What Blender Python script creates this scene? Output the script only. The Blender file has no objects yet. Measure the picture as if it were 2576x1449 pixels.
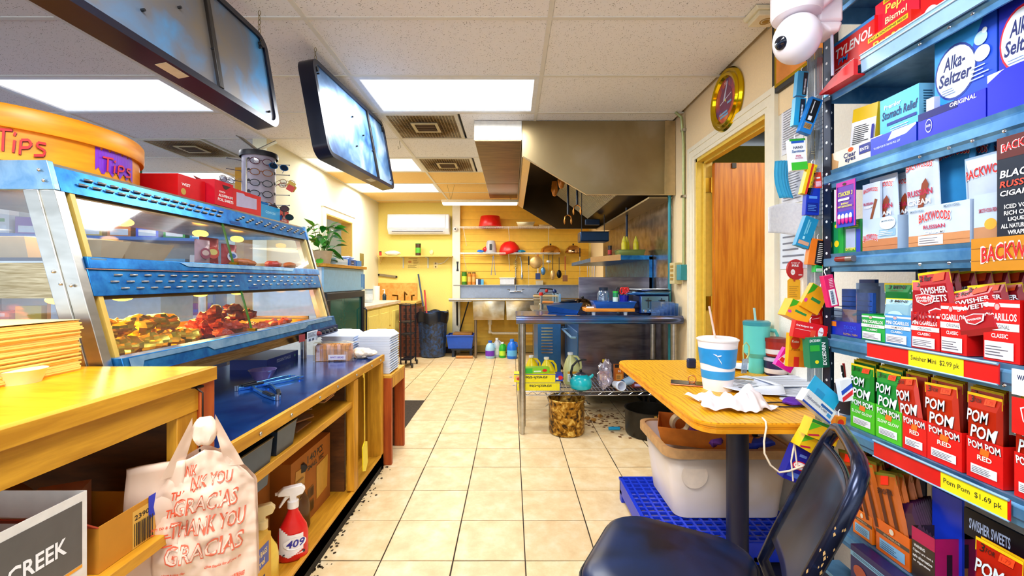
import bpy,math,random
from mathutils import Vector,Matrix,noise
random.seed(7)
S=bpy.context.scene
C=S.collection
F=1087.0;U0=1287.0;V0=705.0;H=1.215;CEIL=2.52
# ---------------------------------------------------------------- camera, daylight, exposure
cd=bpy.data.cameras.new('camera');cam=bpy.data.objects.new('camera',cd);C.objects.link(cam)
cam.location=(0,0,H);cam.rotation_euler=(math.pi/2,0,0)
cd.lens=36*F/2576;cd.sensor_width=36;cd.shift_x=(U0-1288)/-2576;cd.shift_y=(V0-724.5)/2576
cd.clip_start=0.02
S.camera=cam
S.view_settings.view_transform='Standard';S.view_settings.look='None'
S.view_settings.gamma=1;S.view_settings.use_curve_mapping=False
S.view_settings.exposure=0.24
try: S.cycles.use_denoising=True
except Exception: pass
S.cycles.max_bounces=7;S.cycles.transparent_max_bounces=24;S.cycles.sample_clamp_indirect=6
S.cycles.caustics_reflective=False;S.cycles.caustics_refractive=False
W=bpy.data.worlds.new('sky');S.world=W;W.use_nodes=True
W.node_tree.nodes['Background'].inputs[0].default_value=(0.80,0.90,1.0,1)
W.node_tree.nodes['Background'].inputs[1].default_value=2.6
def area(name,loc,sx,sy,power,col=(1,1,1),rot=(0,0,0)):
    l=bpy.data.lights.new(name,'AREA');l.shape='RECTANGLE';l.size=sx;l.size_y=sy
    l.energy=power;l.color=col
    o=bpy.data.objects.new(name,l);C.objects.link(o);o.location=loc;o.rotation_euler=rot
    return o
# ceiling troffers: (x0,x1,y0,y1,power)
TX=[0.19-1.22*k for k in range(6)]
TROFFERS=[(-1.03,.19,2.76,3.37,34),(-3.47,-2.25,2.76,3.37,24),(-2.25,-1.03,4.59,5.20,15),(-2.25,-1.03,5.81,6.42,22),
            (-4.69,-3.47,5.20,5.81,14),(-4.69,-3.47,6.42,7.03,14),(-3.47,-2.25,0.32,0.93,24),(-1.03,.19,0.32,0.93,46),(-1.03,.19,-1.51,-0.90,55)]
for i,(a,b,c,d,p) in enumerate(TROFFERS):
    area('ceiling_lamp',((a+b)/2,(c+d)/2,CEIL-.03),1.1,.5,p,(.95,.975,1))

# ---------------------------------------------------------------- helpers
def at(u,v,Y): return Vector(((u-U0)/F*Y,Y,H-(v-V0)/F*Y))
def Yx(u,X): return F*X/(u-U0)
def Zv(v,Y): return H-(v-V0)/F*Y
def Xu(u,Y): return (u-U0)/F*Y
def lin(h):
    if isinstance(h,str):
        h=h.lstrip('#');h=[int(h[i:i+2],16)/255 for i in (0,2,4)]
    return tuple(c/12.92 if c <= .04045 else ((c+.055)/1.055)**2.4 for c in h)+(1,)
_m={}
def M(col,rough=.5,metal=0.0,var=.06,scale=30,bump=0.0,alpha=1.0,emit=0.0,tr=0.0):
    k=(col,rough,metal,var,scale,bump,alpha,emit,tr)
    if k in _m: return _m[k]
    m=bpy.data.materials.new('paint');m.use_nodes=True;nt=m.node_tree;b=nt.nodes['Principled BSDF']
    c=lin(col);b.inputs['Roughness'].default_value=rough;b.inputs['Metallic'].default_value=metal
    n=nt.nodes.new('ShaderNodeTexNoise');n.inputs['Scale'].default_value=scale;n.inputs['Detail'].default_value=3
    tc=nt.nodes.new('ShaderNodeTexCoord');nt.links.new(tc.outputs['Object'],n.inputs['Vector'])
    r=nt.nodes.new('ShaderNodeValToRGB');r.color_ramp.elements[0].position=.3;r.color_ramp.elements[1].position=.7
    r.color_ramp.elements[0].color=tuple(x*(1-var) for x in c[:3])+(1,);r.color_ramp.elements[1].color=tuple(min(1,x*(1+var)) for x in c[:3])+(1,)
    nt.links.new(n.outputs['Fac'],r.inputs[0]);nt.links.new(r.outputs[0],b.inputs['Base Color'])
    if bump:
        bp=nt.nodes.new('ShaderNodeBump');bp.inputs['Strength'].default_value=bump;bp.inputs['Distance'].default_value=.01
        nt.links.new(n.outputs['Fac'],bp.inputs['Height']);nt.links.new(bp.outputs[0],b.inputs['Normal'])
    if alpha <1: b.inputs['Alpha'].default_value=alpha
    if emit:
        b.inputs['Emission Color'].default_value=c;b.inputs['Emission Strength'].default_value=emit
    if tr: b.inputs['Transmission Weight'].default_value=tr
    _m[k]=m;return m
def grainmat(c1,c2,scale=(1,1,1),wscale=6,dist=6,rough=.45,metal=0,bump=.05,kind='wood',coat=0.0):
    m=bpy.data.materials.new(kind);m.use_nodes=True;nt=m.node_tree;b=nt.nodes['Principled BSDF'];L=nt.links
    tc=nt.nodes.new('ShaderNodeTexCoord');mp=nt.nodes.new('ShaderNodeMapping');mp.inputs['Scale'].default_value=scale
    L.new(tc.outputs['Object'],mp.inputs['Vector'])
    n=nt.nodes.new('ShaderNodeTexNoise');n.inputs['Scale'].default_value=wscale;n.inputs['Detail'].default_value=dist;n.inputs['Roughness'].default_value=.6
    n.inputs['Distortion'].default_value=.4
    L.new(mp.outputs[0],n.inputs['Vector'])
    r=nt.nodes.new('ShaderNodeValToRGB');r.color_ramp.elements[0].position=.35;r.color_ramp.elements[1].position=.65
    r.color_ramp.elements[0].color=lin(c1);r.color_ramp.elements[1].color=lin(c2)
    L.new(n.outputs['Fac'],r.inputs[0]);L.new(r.outputs[0],b.inputs['Base Color'])
    b.inputs['Roughness'].default_value=rough;b.inputs['Metallic'].default_value=metal
    if coat: b.inputs['Coat Weight'].default_value=coat
    bp=nt.nodes.new('ShaderNodeBump');bp.inputs['Strength'].default_value=bump;bp.inputs['Distance'].default_value=.004
    L.new(n.outputs['Fac'],bp.inputs['Height']);L.new(bp.outputs[0],b.inputs['Normal'])
    return m
def glassmat(tint='#eef6ff',refl=.12,op=0.0):
    m=bpy.data.materials.new('clear_glass');m.use_nodes=True;nt=m.node_tree;L=nt.links
    nt.nodes.remove(nt.nodes['Principled BSDF']);out=nt.nodes['Material Output']
    t=nt.nodes.new('ShaderNodeBsdfTransparent');t.inputs[0].default_value=lin(tint)
    g=nt.nodes.new('ShaderNodeBsdfGlossy');g.inputs['Roughness'].default_value=.05
    d=nt.nodes.new('ShaderNodeBsdfDiffuse');d.inputs[0].default_value=lin(tint)
    n=nt.nodes.new('ShaderNodeTexNoise');n.inputs['Scale'].default_value=8
    mm=nt.nodes.new('ShaderNodeMath');mm.operation='MULTIPLY';mm.inputs[1].default_value=op*2
    L.new(n.outputs['Fac'],mm.inputs[0])
    m1=nt.nodes.new('ShaderNodeMixShader');m1.inputs[0].default_value=refl;L.new(t.outputs[0],m1.inputs[1]);L.new(g.outputs[0],m1.inputs[2])
    m2=nt.nodes.new('ShaderNodeMixShader');L.new(mm.outputs[0],m2.inputs[0]);L.new(m1.outputs[0],m2.inputs[1]);L.new(d.outputs[0],m2.inputs[2])
    L.new(m2.outputs[0],out.inputs['Surface']);return m

class G:
    """collects faces into one mesh"""
    def __init__(s): s.v=[];s.f=[];s.m=[];s.mats=[];s.X=None
    def mi(s,mat):
        if mat is None: return 0
        if mat not in s.mats: s.mats.append(mat)
        return s.mats.index(mat)
    def add(s,vs,fs,mat=None):
        o=len(s.v);i=s.mi(mat)
        s.v += [tuple(s.X @ Vector(p)) if s.X else tuple(p) for p in vs]
        for f in fs: s.f.append([o+a for a in f]);s.m.append(i)
        return s
    def box(s,x0,x1,y0,y1,z0,z1,mat=None):
        return s.add([(x0,y0,z0),(x1,y0,z0),(x1,y1,z0),(x0,y1,z0),(x0,y0,z1),(x1,y0,z1),(x1,y1,z1),(x0,y1,z1)],
                     [(0,3,2,1),(4,5,6,7),(0,1,5,4),(1,2,6,5),(2,3,7,6),(3,0,4,7)],mat)
    def hexa(s,b,t,mat=None):
        """two quads, bottom and top, joined"""
        return s.add(list(b)+list(t),[(3,2,1,0),(4,5,6,7),(0,1,5,4),(1,2,6,5),(2,3,7,6),(3,0,4,7)],mat)
    def prism(s,poly,ax,a,b,mat=None):
        """poly of 2D points extruded along axis ax ('x': (y,z), 'y': (x,z), 'z': (x,y))"""
        f={'x': lambda p,t: (t,p[0],p[1]),'y': lambda p,t: (p[0],t,p[1]),'z': lambda p,t: (p[0],p[1],t)}[ax]
        n=len(poly);vs=[f(p,a) for p in poly]+[f(p,b) for p in poly]
        return s.add(vs,[list(range(n))[::-1],[n+i for i in range(n)]]+[(i,(i+1) %n,n+(i+1) %n,n+i) for i in range(n)],mat)
    def lathe(s,prof,c=(0,0,0),n=20,mat=None,ax='z',cap=True,a0=0,a1=2*math.pi):
        full=abs(a1-a0-2*math.pi) <1e-6;k=n if full else n+1;vs=[];fs=[]
        for r,z in prof:
            for i in range(k):
                a=a0+(a1-a0)*i/n;x,y=r*math.cos(a),r*math.sin(a)
                p={'z': (x,y,z),'x': (z,x,y),'y': (y,z,x)}[ax]
                vs.append((c[0]+p[0],c[1]+p[1],c[2]+p[2]))
        for j in range(len(prof)-1):
            for i in range(n):
                i2=(i+1) %k;fs.append((j*k+i,j*k+i2,(j+1)*k+i2,(j+1)*k+i))
        if cap and full:
            fs.append([i for i in range(k)][::-1]);fs.append([(len(prof)-1)*k+i for i in range(k)])
        return s.add(vs,fs,mat)
    def tube(s,pts,r,n=8,mat=None,closed=False,r1=None):
        pts=[Vector(p) for p in pts];k=len(pts);vs=[];fs=[];up=None
        for i,p in enumerate(pts):
            a=pts[(i-1) %k] if (i >0 or closed) else p;b=pts[(i+1) %k] if (i <k-1 or closed) else p
            d=(b-a).normalized()
            if up is None: up=Vector((0,0,1)) if abs(d.z) <.9 else Vector((1,0,0))
            x=d.cross(up);x=x.normalized() if x.length >1e-5 else d.orthogonal().normalized();y=x.cross(d).normalized();up=y
            rr=r if r1 is None else r+(r1-r)*i/max(1,k-1)
            for j in range(n):
                t=2*math.pi*j/n;vs.append(p+x*rr*math.cos(t)+y*rr*math.sin(t))
        for i in range(k if closed else k-1):
            o,q=i*n,((i+1) %k)*n
            for j in range(n): fs.append((o+j,o+(j+1) %n,q+(j+1) %n,q+j))
        if not closed: fs.append(list(range(n))[::-1]);fs.append([(k-1)*n+j for j in range(n)])
        return s.add(vs,fs,mat)
    def ball(s,c,r,n=12,m=8,mat=None):
        if not hasattr(r,'__len__'): r=(r,r,r)
        vs=[(c[0],c[1],c[2]-r[2])]
        for j in range(1,m):
            t=math.pi*j/m-math.pi/2
            for i in range(n):
                a=2*math.pi*i/n;vs.append((c[0]+r[0]*math.cos(t)*math.cos(a),c[1]+r[1]*math.cos(t)*math.sin(a),c[2]+r[2]*math.sin(t)))
        vs.append((c[0],c[1],c[2]+r[2]));fs=[(0,1+(i+1) %n,1+i) for i in range(n)]
        for j in range(m-2):
            for i in range(n): fs.append((1+j*n+i,1+j*n+(i+1) %n,1+(j+1)*n+(i+1) %n,1+(j+1)*n+i))
        e=len(vs)-1;fs += [(e,1+(m-2)*n+i,1+(m-2)*n+(i+1) %n) for i in range(n)]
        return s.add(vs,fs,mat)
    def sheet(s,fn,nu,nv,mat=None):
        vs=[fn(i/nu,j/nv) for j in range(nv+1) for i in range(nu+1)]
        return s.add(vs,[(j*(nu+1)+i,j*(nu+1)+i+1,(j+1)*(nu+1)+i+1,(j+1)*(nu+1)+i) for j in range(nv) for i in range(nu)],mat)
    def jitter(s,a,sc=20,seed=0):
        s.v=[tuple(Vector(p)+noise.noise_vector(Vector(p)*sc+Vector((seed*7.3,seed,-seed)))*a) for p in s.v];return s
    def mesh(s,name,mat=None,smooth=False):
        me=bpy.data.meshes.new(name);me.from_pydata([tuple(p) for p in s.v],[],s.f)
        mats=s.mats or [mat or M('#cccccc')]
        for m in mats: me.materials.append(m)
        if s.mats: me.polygons.foreach_set('material_index',s.m)
        if smooth:
            me.shade_smooth();me.set_sharp_from_angle(angle=math.radians(38 if smooth is True else smooth))
        me.update();return me
    def build(s,name,mat=None,parent=None,smooth=False,bev=0,seg=2,solid=0,fix=False):
        me=s.mesh(name,mat,smooth);o=bpy.data.objects.new(name,me);C.objects.link(o)
        if parent is not None: o.parent=parent
        if solid:
            q=o.modifiers.new('thick','SOLIDIFY');q.thickness=solid
        if bev:
            q=o.modifiers.new('round','BEVEL');q.width=bev;q.segments=seg;q.limit_method='ANGLE';q.harden_normals=False
            me.shade_smooth();me.set_sharp_from_angle(angle=math.radians(50))
        return o
def thing(name,label,cat,loc=(0,0,0),rz=0,group=None,rot=None):
    o=bpy.data.objects.new(name,None);C.objects.link(o);o.location=loc;o.rotation_euler=rot if rot else (0,0,rz)
    o.empty_display_size=.05
    return tag(o,label,cat,group)
def tag(o,label,cat,group=None):
    o['label']=label;o['category']=cat
    if group: o['group']=group
    return o
def struct(o): o['kind']='structure';return o
def stuff(o): o['kind']='stuff';return o
def put(o,parent,loc=(0,0,0),rot=(0,0,0)):
    o.location=loc;o.rotation_euler=rot;o.parent=parent;return o
def link_copy(o,parent,loc=None,rot=None,sc=None):
    c=o.copy();C.objects.link(c)
    if parent is not None: c.parent=parent
    if loc is not None: c.location=loc
    if rot is not None: c.rotation_euler=rot
    if sc is not None: c.scale=sc
    return c
def copy_thing(o,loc,label,rz=None,rot=None,group=None):
    c=o.copy();C.objects.link(c);c.location=loc;c['label']=label
    if rz is not None: c.rotation_euler=(0,0,rz)
    if rot is not None: c.rotation_euler=rot
    if group: c['group']=group
    for ch in list(o.children):
        d=ch.copy();C.objects.link(d);d.parent=c
        for g in list(ch.children):
            e=g.copy();C.objects.link(e);e.parent=d
    return c
# flat print: text and shapes in a face's own (x right, y up) frame, each layer a hair prouder than the last
_tx={}
def text_geo(s,bold):
    k=(s,bold)
    if k in _tx: return _tx[k]
    cu=bpy.data.curves.new('t','FONT');cu.body=s;cu.size=1;cu.resolution_u=2;cu.offset=.022 if bold else .004
    o=bpy.data.objects.new('t',cu);C.objects.link(o);dg=bpy.context.evaluated_depsgraph_get();me=bpy.data.meshes.new_from_object(o.evaluated_get(dg))
    vs=[(v.co.x,v.co.y) for v in me.vertices];fs=[list(p.vertices) for p in me.polygons]
    bpy.data.objects.remove(o);bpy.data.curves.remove(cu);bpy.data.meshes.remove(me)
    xs=[v[0] for v in vs] or [0,1];ys=[v[1] for v in vs] or [0,1]
    x0,x1,y0,y1=min(xs),max(xs),min(ys),max(ys)
    _tx[k]=([((x-x0)/(x1-x0+1e-9),(y-y0)/(y1-y0+1e-9)) for x,y in vs],fs);return _tx[k]
def prints(g,o,r,u,items,step=.0003,off=.0004,arc=0):
    """o origin (lower left of face), r right unit vec, u up unit vec; items: ('r',x,y,w,h,c) ('e',cx,cy,rx,ry,c) ('p',pts,c) ('t',text,x,y,w,h,c[,slant,bold])"""
    o=Vector(o);r=Vector(r).normalized();u=Vector(u).normalized();n=r.cross(u)
    P=lambda x,y,d: o+r*x+u*y+n*d
    for i,it in enumerate(items):
        d=off+step*i;k=it[0]
        if k == 'r':
            _,x,y,w,h,c=it[:6];g.add([P(x,y,d),P(x+w,y,d),P(x+w,y+h,d),P(x,y+h,d)],[(0,1,2,3)],M(c,.45))
        elif k == 'e':
            _,x,y,rx,ry,c=it;g.add([P(x+rx*math.cos(t*math.pi/12),y+ry*math.sin(t*math.pi/12),d) for t in range(24)],[tuple(range(24))],M(c,.45))
        elif k == 'p':
            g.add([P(a,b,d) for a,b in it[1]],[tuple(range(len(it[1])))],M(it[2],.45))
        else:
            _,s,x,y,w,h,c=it[:7];sl=it[7] if len(it) >7 else 0;bold=it[8] if len(it) >8 else True
            tv,tf=text_geo(s,bold);bow=it[9] if len(it) >9 else 0
            g.add([P(x+a*w+b*sl*h,y+b*h+bow*(1-(2*a-1)**2)+(sl and 0),d) for a,b in tv],tf,M(c,.45))
    return g
def lines(x,y,w,h,n,c='#333344',f=.35):
    """n thin text-like rules"""
    R=random.Random(n*31+int(x*1e4))
    return [('r',x,y+h*(1-(i+1)/n)+h/n*.3,w*R.uniform(.6,1),h/n*f,c) for i in range(n)]
# ================================================================ SETTING
wall_peach=M('#f7deb0',.8,var=.03,scale=120,bump=.15)
wall_yellow=M('#f4dc78',.75,var=.05,scale=90,bump=.25)
wall_white=M('#f2f0e4',.8,var=.03,scale=120,bump=.2)
wall_cream=M('#efeacb',.8,var=.03,scale=120,bump=.2)
trim_cream=M('#f1ead2',.45,var=.03,bump=.03)
trim_yel=M('#e9c650',.45,var=.06)
# floor: dark grout bed with single tiles on it
tile_m=bpy.data.materials.new('tile');tile_m.use_nodes=True
def tile_nodes(m):
    nt=m.node_tree;L=nt.links;b=nt.nodes['Principled BSDF']
    oi=nt.nodes.new('ShaderNodeObjectInfo');tc=nt.nodes.new('ShaderNodeTexCoord');n=nt.nodes.new('ShaderNodeTexNoise')
    ad=nt.nodes.new('ShaderNodeVectorMath');ad.operation='ADD';sc=nt.nodes.new('ShaderNodeVectorMath');sc.operation='SCALE';sc.inputs['Scale'].default_value=40
    cb=nt.nodes.new('ShaderNodeCombineXYZ');L.new(oi.outputs['Random'],cb.inputs[0]);L.new(oi.outputs['Random'],cb.inputs[1]);L.new(cb.outputs[0],sc.inputs[0])
    L.new(tc.outputs['Object'],ad.inputs[0]);L.new(sc.outputs[0],ad.inputs[1]);L.new(ad.outputs[0],n.inputs['Vector'])
    n.inputs['Scale'].default_value=9;n.inputs['Detail'].default_value=8;n.inputs['Roughness'].default_value=.65
    r=nt.nodes.new('ShaderNodeValToRGB');e=r.color_ramp.elements;e[0].position=.3;e[0].color=lin('#d8b684');e[1].position=.68;e[1].color=lin('#f0dcb8')
    x=e.new(.5);x.color=lin('#e6ca9a')
    L.new(n.outputs['Fac'],r.inputs[0])
    hs=nt.nodes.new('ShaderNodeHueSaturation');mr=nt.nodes.new('ShaderNodeMapRange');mr.inputs[3].default_value=.93;mr.inputs[4].default_value=1.04
    L.new(oi.outputs['Random'],mr.inputs[0]);L.new(mr.outputs[0],hs.inputs['Value']);L.new(r.outputs[0],hs.inputs['Color']);L.new(hs.outputs[0],b.inputs['Base Color'])
    b.inputs['Roughness'].default_value=.42
tile_nodes(tile_m)
grout=M('#3a2d20',.9,var=.3,scale=60)
fl=struct(G().box(-7,4,-3,9.5,-.12,-.006,grout).build('floor'))
tp=.313;tg=G();a=tp/2-.0028
tg.add([(-a,-a,-.004),(a,-a,-.004),(a,a,-.004),(-a,a,-.004),(-a,-a,-.001),(a,-a,-.001),(a,a,-.001),(-a,a,-.001),(-a+.002,-a+.002,0),(a-.002,-a+.002,0),(a-.002,a-.002,0),(-a+.002,a-.002,0)],
       [(0,1,5,4),(1,2,6,5),(2,3,7,6),(3,0,4,7),(4,5,9,8),(5,6,10,9),(6,7,11,10),(7,4,8,11),(8,9,10,11)])
tme=tg.mesh('tile',tile_m)
x00=.0594;y00=1.875
rt=random.Random(3)
for i in range(-6,5):
    for j in range(-3,18):
        cx=x00+tp*(i+.5);cy=y00+tp*(j-.5)
        if cx >1.3 or cy >7.35 or (cx <-.95 and cy <4.3): continue
        o=bpy.data.objects.new('tile',tme);C.objects.link(o);o.parent=fl
        o.location=(cx+rt.uniform(-.0008,.0008),cy+rt.uniform(-.0008,.0008),rt.uniform(-.0012,0));o.rotation_euler=(0,0,rt.choice((0,1,2,3))*math.pi/2+rt.uniform(-.003,.003))
# dirt along the counter foot
dg=G()
for i in range(150):
    yy=rt.uniform(1.6,2.9);xx=-.86+abs(rt.gauss(0,.03))+.012;r=rt.uniform(.002,.008)
    dg.add([(xx+r*math.cos(t)*rt.uniform(.6,1.2),yy+r*math.sin(t)*rt.uniform(.8,1.8),.0008) for t in [k*math.pi/3 for k in range(6)]],[(0,1,2,3,4,5)])
stuff(tag(dg.build('dirt',M('#3b2a12',.95)),'dark crumbs and grime along the foot of the wooden counter','dirt'))
dg=G()
for i in range(170):
    xx=rt.uniform(.62,1.15);yy=rt.gauss(3.75,.18);r=rt.uniform(.003,.018)
    dg.add([(xx+r*math.cos(t)*rt.uniform(.6,1.5),yy+r*math.sin(t)*rt.uniform(.6,1.2),.001+rt.uniform(0,.0004)) for t in [k*math.pi/3 for k in range(6)]],[(0,1,2,3,4,5)])
stuff(tag(dg.build('dirt',M('#6b3f14',.95)),'brown grease and crumbs on tiles under the steel prep table','dirt'))
# ceiling
cb_=struct(G().box(-7,3.2,-3,9.5,CEIL+.04,CEIL+.14,M('#777777')).build('ceiling'))
ct=bpy.data.materials.new('acoustic_tile');ct.use_nodes=True
def ct_nodes(m,c0,c1):
    nt=m.node_tree;L=nt.links;b=nt.nodes['Principled BSDF'];tc=nt.nodes.new('ShaderNodeTexCoord')
    v=nt.nodes.new('ShaderNodeTexVoronoi');v.inputs['Scale'].default_value=85;n=nt.nodes.new('ShaderNodeTexNoise');n.inputs['Scale'].default_value=25
    mpn=nt.nodes.new('ShaderNodeMapping');mpn.inputs['Scale'].default_value=(1,1.5,1);L.new(tc.outputs['Object'],mpn.inputs[0]);L.new(mpn.outputs[0],v.inputs['Vector']);L.new(tc.outputs['Object'],n.inputs['Vector'])
    ad=nt.nodes.new('ShaderNodeMath');ad.operation='MULTIPLY_ADD';ad.inputs[1].default_value=.35;L.new(n.outputs['Fac'],ad.inputs[0]);L.new(v.outputs['Distance'],ad.inputs[2])
    r=nt.nodes.new('ShaderNodeValToRGB');e=r.color_ramp.elements;e[0].position=.32;e[0].color=lin(c0);e[1].position=.37;e[1].color=lin(c1)
    L.new(ad.outputs[0],r.inputs[0]);L.new(r.outputs[0],b.inputs['Base Color']);b.inputs['Roughness'].default_value=.9
ct_nodes(ct,'#4e4e50','#f7f7fa')
ct2=bpy.data.materials.new('warm_lit_tile');ct2.use_nodes=True;ct_nodes(ct2,'#c79a50','#f3cf86')  # copy of the ceiling tile with warm light put into its colour
ctile=G().box(-.598,.598,-.293,.293,0,.012).mesh('ceiling_tile',ct)
ctile2=G().box(-.598,.598,-.293,.293,0,.012).mesh('ceiling_tile',ct2)
chalf=G().box(-.293,.293,-.293,.293,0,.012).mesh('ceiling_tile',ct)
YR=[2.76+.61*k for k in range(-5,11)]
VENTS=[(-.725,3.675),(-.725,4.895),(-3.165,4.285)]
tro={(round((a+b)/2,2),round((c+d)/2,2)) for a,b,c,d,p in TROFFERS}
for k,x1 in enumerate([1.41]+TX):
    x0=x1-1.22;cx=(x0+x1)/2
    if x1 >.19+1.3: continue
    for y0 in YR:
        cy=y0+.305
        if any(abs(cx-a) <.1 and abs(cy-b) <.1 for a,b in tro): continue
        vv=[q for q in VENTS if abs(cx-q[0]) <.5 and abs(cy-q[1]) <.1]
        if vv:
            o=bpy.data.objects.new('ceiling_tile',chalf);o.location=(vv[0][0]+.61 if vv[0][0] <cx else vv[0][0]-.61,cy,CEIL)
        else:
            if cy >7.1 and cx >-2.3: pass
            warm=cy >5.2 and cx >-2.3
            o=bpy.data.objects.new('ceiling_tile',ctile2 if warm else ctile);o.location=(cx,cy,CEIL+rt.uniform(0,.002))
            if cx >.19: o.scale=(.93,1,1);o.location.x=.19+.57
        C.objects.link(o);o.parent=cb_
tee=M('#e6e4dc',.5,var=.02)
gx=G().box(-.012,.012,-3,9.4,-.004,.002).mesh('tee_bar',tee)
for x in TX: o=bpy.data.objects.new('tee_bar',gx);C.objects.link(o);o.parent=cb_;o.location=(x,0,CEIL)
gy=G().box(-.598,.598,-.012,.012,-.003,.003).mesh('tee_bar',tee)
for x1 in [1.41]+TX:
    for y in YR: o=bpy.data.objects.new('tee_bar',gy);C.objects.link(o);o.parent=cb_;o.location=(x1-.61 if x1 <1 else .77,y,CEIL-.0005);o.scale=(1 if x1 <1 else .95,1,1)
# ceiling lights
lamp_m=M('#f4f8ff',.4,var=.01,emit=.9)
names=['long recessed ceiling light nearest the steel hood, over the aisle','wide recessed ceiling light above the round wooden tips box','recessed ceiling light between second hanging board and left wall','farthest recessed ceiling light, beside the wall air conditioner',
         'recessed ceiling light over the shop beyond the red foil boxes','farthest shop ceiling light beyond the glasses stand','recessed ceiling light near the front over the wooden counter','recessed ceiling light above the near aisle','recessed ceiling light behind the photographer']
for (a,b,c,d,p),nm in zip(TROFFERS,names):
    t=thing('ceiling_light',nm,'ceiling light',((a+b)/2,(c+d)/2,CEIL),0,'recessed ceiling lights');hx,hy=.598,.293
    g=G()
    for q in ((-hx,hx,-hy,-hy+.03),(-hx,hx,hy-.03,hy),(-hx,-hx+.03,-hy+.03,hy-.03),(hx-.03,hx,-hy+.03,hy-.03)): g.box(*q,-.004,.03)
    g.build('frame',M('#e9ecf0',.4),t)
    G().box(-hx+.03,hx-.03,-hy+.03,hy-.03,.006,.010).build('diffuser',lamp_m,t)
    G().box(-hx,hx,-hy,hy,.03,.035).build('housing',M('#dddddd',.5),t)
# vents with brown soot
def vent(loc,label):
    t=thing('ceiling_vent',label,'vent',loc,0,'stained ceiling vents')
    m=bpy.data.materials.new('sooty_grille');m.use_nodes=True;nt=m.node_tree;L=nt.links;b=nt.nodes['Principled BSDF'];b.inputs['Roughness'].default_value=.6
    tc=nt.nodes.new('ShaderNodeTexCoord');ln=nt.nodes.new('ShaderNodeVectorMath');ln.operation='LENGTH';L.new(tc.outputs['Object'],ln.inputs[0])
    n=nt.nodes.new('ShaderNodeTexNoise');n.inputs['Scale'].default_value=9;L.new(tc.outputs['Object'],n.inputs['Vector'])
    ad=nt.nodes.new('ShaderNodeMath');ad.operation='MULTIPLY_ADD';ad.inputs[1].default_value=.16;L.new(n.outputs['Fac'],ad.inputs[0]);L.new(ln.outputs['Value'],ad.inputs[2])
    r=nt.nodes.new('ShaderNodeValToRGB');e=r.color_ramp.elements;e[0].position=.18;e[0].color=lin('#4a3214');e[1].position=.40;e[1].color=lin('#b3a17c')
    x=e.new(.28);x.color=lin('#7c5a22')
    L.new(ad.outputs[0],r.inputs[0]);L.new(r.outputs[0],b.inputs['Base Color'])
    g=G();k=21
    for i in range(k+1):
        p=-.27+.54*i/k;g.box(p-.0035,p+.0035,-.27,.27,-.004,.004);g.box(-.27,.27,p-.0035,p+.0035,-.0035,.004)
    stuff(g.build('grille',m,t));G().box(-.27,.27,-.27,.27,.004,.02).build('backing',m,t)
    g=G()
    for q in ((-.298,.298,-.298,-.27),(-.298,.298,.27,.298),(-.298,-.27,-.27,.27),(.27,.298,-.27,.27)): g.box(*q,-.008,.02)
    g.build('frame',M('#d8d2c2',.5),t)
    g=G()
    for q in ((-.11,.11,-.11,-.085),(-.11,.11,.085,.11),(-.11,-.085,-.085,.085),(.085,.11,-.085,.085)): g.box(*q,-.012,-.005)
    g.build('diffuser_ring',M('#cdb98a',.6),t)
    for i in range(4): G().box(-.08,.08,-.07+.04*i,-.05+.04*i,-.014,-.004).build('slat',M('#5a3c18',.7),t)
for q,l in zip(VENTS,('brown stained ceiling vent nearest the steel duct box','brown stained ceiling vent beside the far ceiling light','brown stained ceiling vent over the shop, above the red boxes')): vent((q[0],q[1],CEIL),l)
# water stain plaque of ceiling tile
# ---------------- walls
XR=1.34;YB=7.3;DN,DF,DT=2.265,3.14,2.09
struct(G().box(XR,XR+.1,-3,DN,0,CEIL+.04).build('wall_right',wall_white))
g=G();g.box(XR,XR+.1,DN,DF,DT,CEIL+.04);g.box(XR,XR+.1,DF,YB,0,CEIL+.04)
struct(g.build('wall_right_far',wall_peach))
w=struct(G().box(XR-.004,XR,2.0,DN,2.04,CEIL).box(XR-.004,XR,DN,3.3,2.2,CEIL).build('wall_paint',wall_peach));w.name='wall_right_upper'
# doorway casing
dc=G();x=XR
for d0,d1,th in ((0,.03,.024),(.03,.075,.018),(.075,.1,.013)):
    dc.box(x-th,x,DN-.1+d0,DN-.1+d1,0,DT+.1-d1);dc.box(x-th,x,DF+.1-d1,DF+.1-d0,0,DT+.1-d1)
    dc.box(x-th,x,DN-.1+d0,DF+.1-d0,DT+.1-d1,DT+.1-d0)
struct(dc.build('trim_1',trim_cream))
struct(G().box(x-.002,x+.11,DN,DN+.02,0,DT).box(x-.002,x+.11,DF-.02,DF,0,DT).box(x-.002,x+.11,DN,DF,DT-.02,DT).box(x+.04,x+.055,DF-.035,DF-.02,0,DT).box(x+.04,x+.055,DN+.02,DF-.02,DT-.035,DT-.02).build('trim_2',trim_yel))
doorwood=grainmat('#b85f10','#e08a22',(14,14,.8),3,5,.4)
d=struct(G().box(XR+.10,XR+.93,DF-.075,DF-.035,.01,DT-.04).build('door_1',doorwood,bev=.002))
for z in (.25,1.0,1.85):
    G().box(XR+.05,XR+.10,DF-.034,DF-.026,z,z+.1).lathe([(.007,z-.005),(.007,z+.105)],(XR+.10,DF-.03,0),8).build('hinge',M('#b88a2a',.3,1),d)
G().box(XR+.22,XR+.25,DF-.085,DF-.075,DT-.08,DT-.045).build('latch_plate',M('#221a12',.5),d)
struct(G().box(3.1,3.2,1.0,5,0,CEIL).box(1.44,3.2,4.2,4.3,0,CEIL).box(1.44,3.2,1.0,1.1,0,CEIL).build('wall_side_room',M('#a8a45c',.8)))
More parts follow.
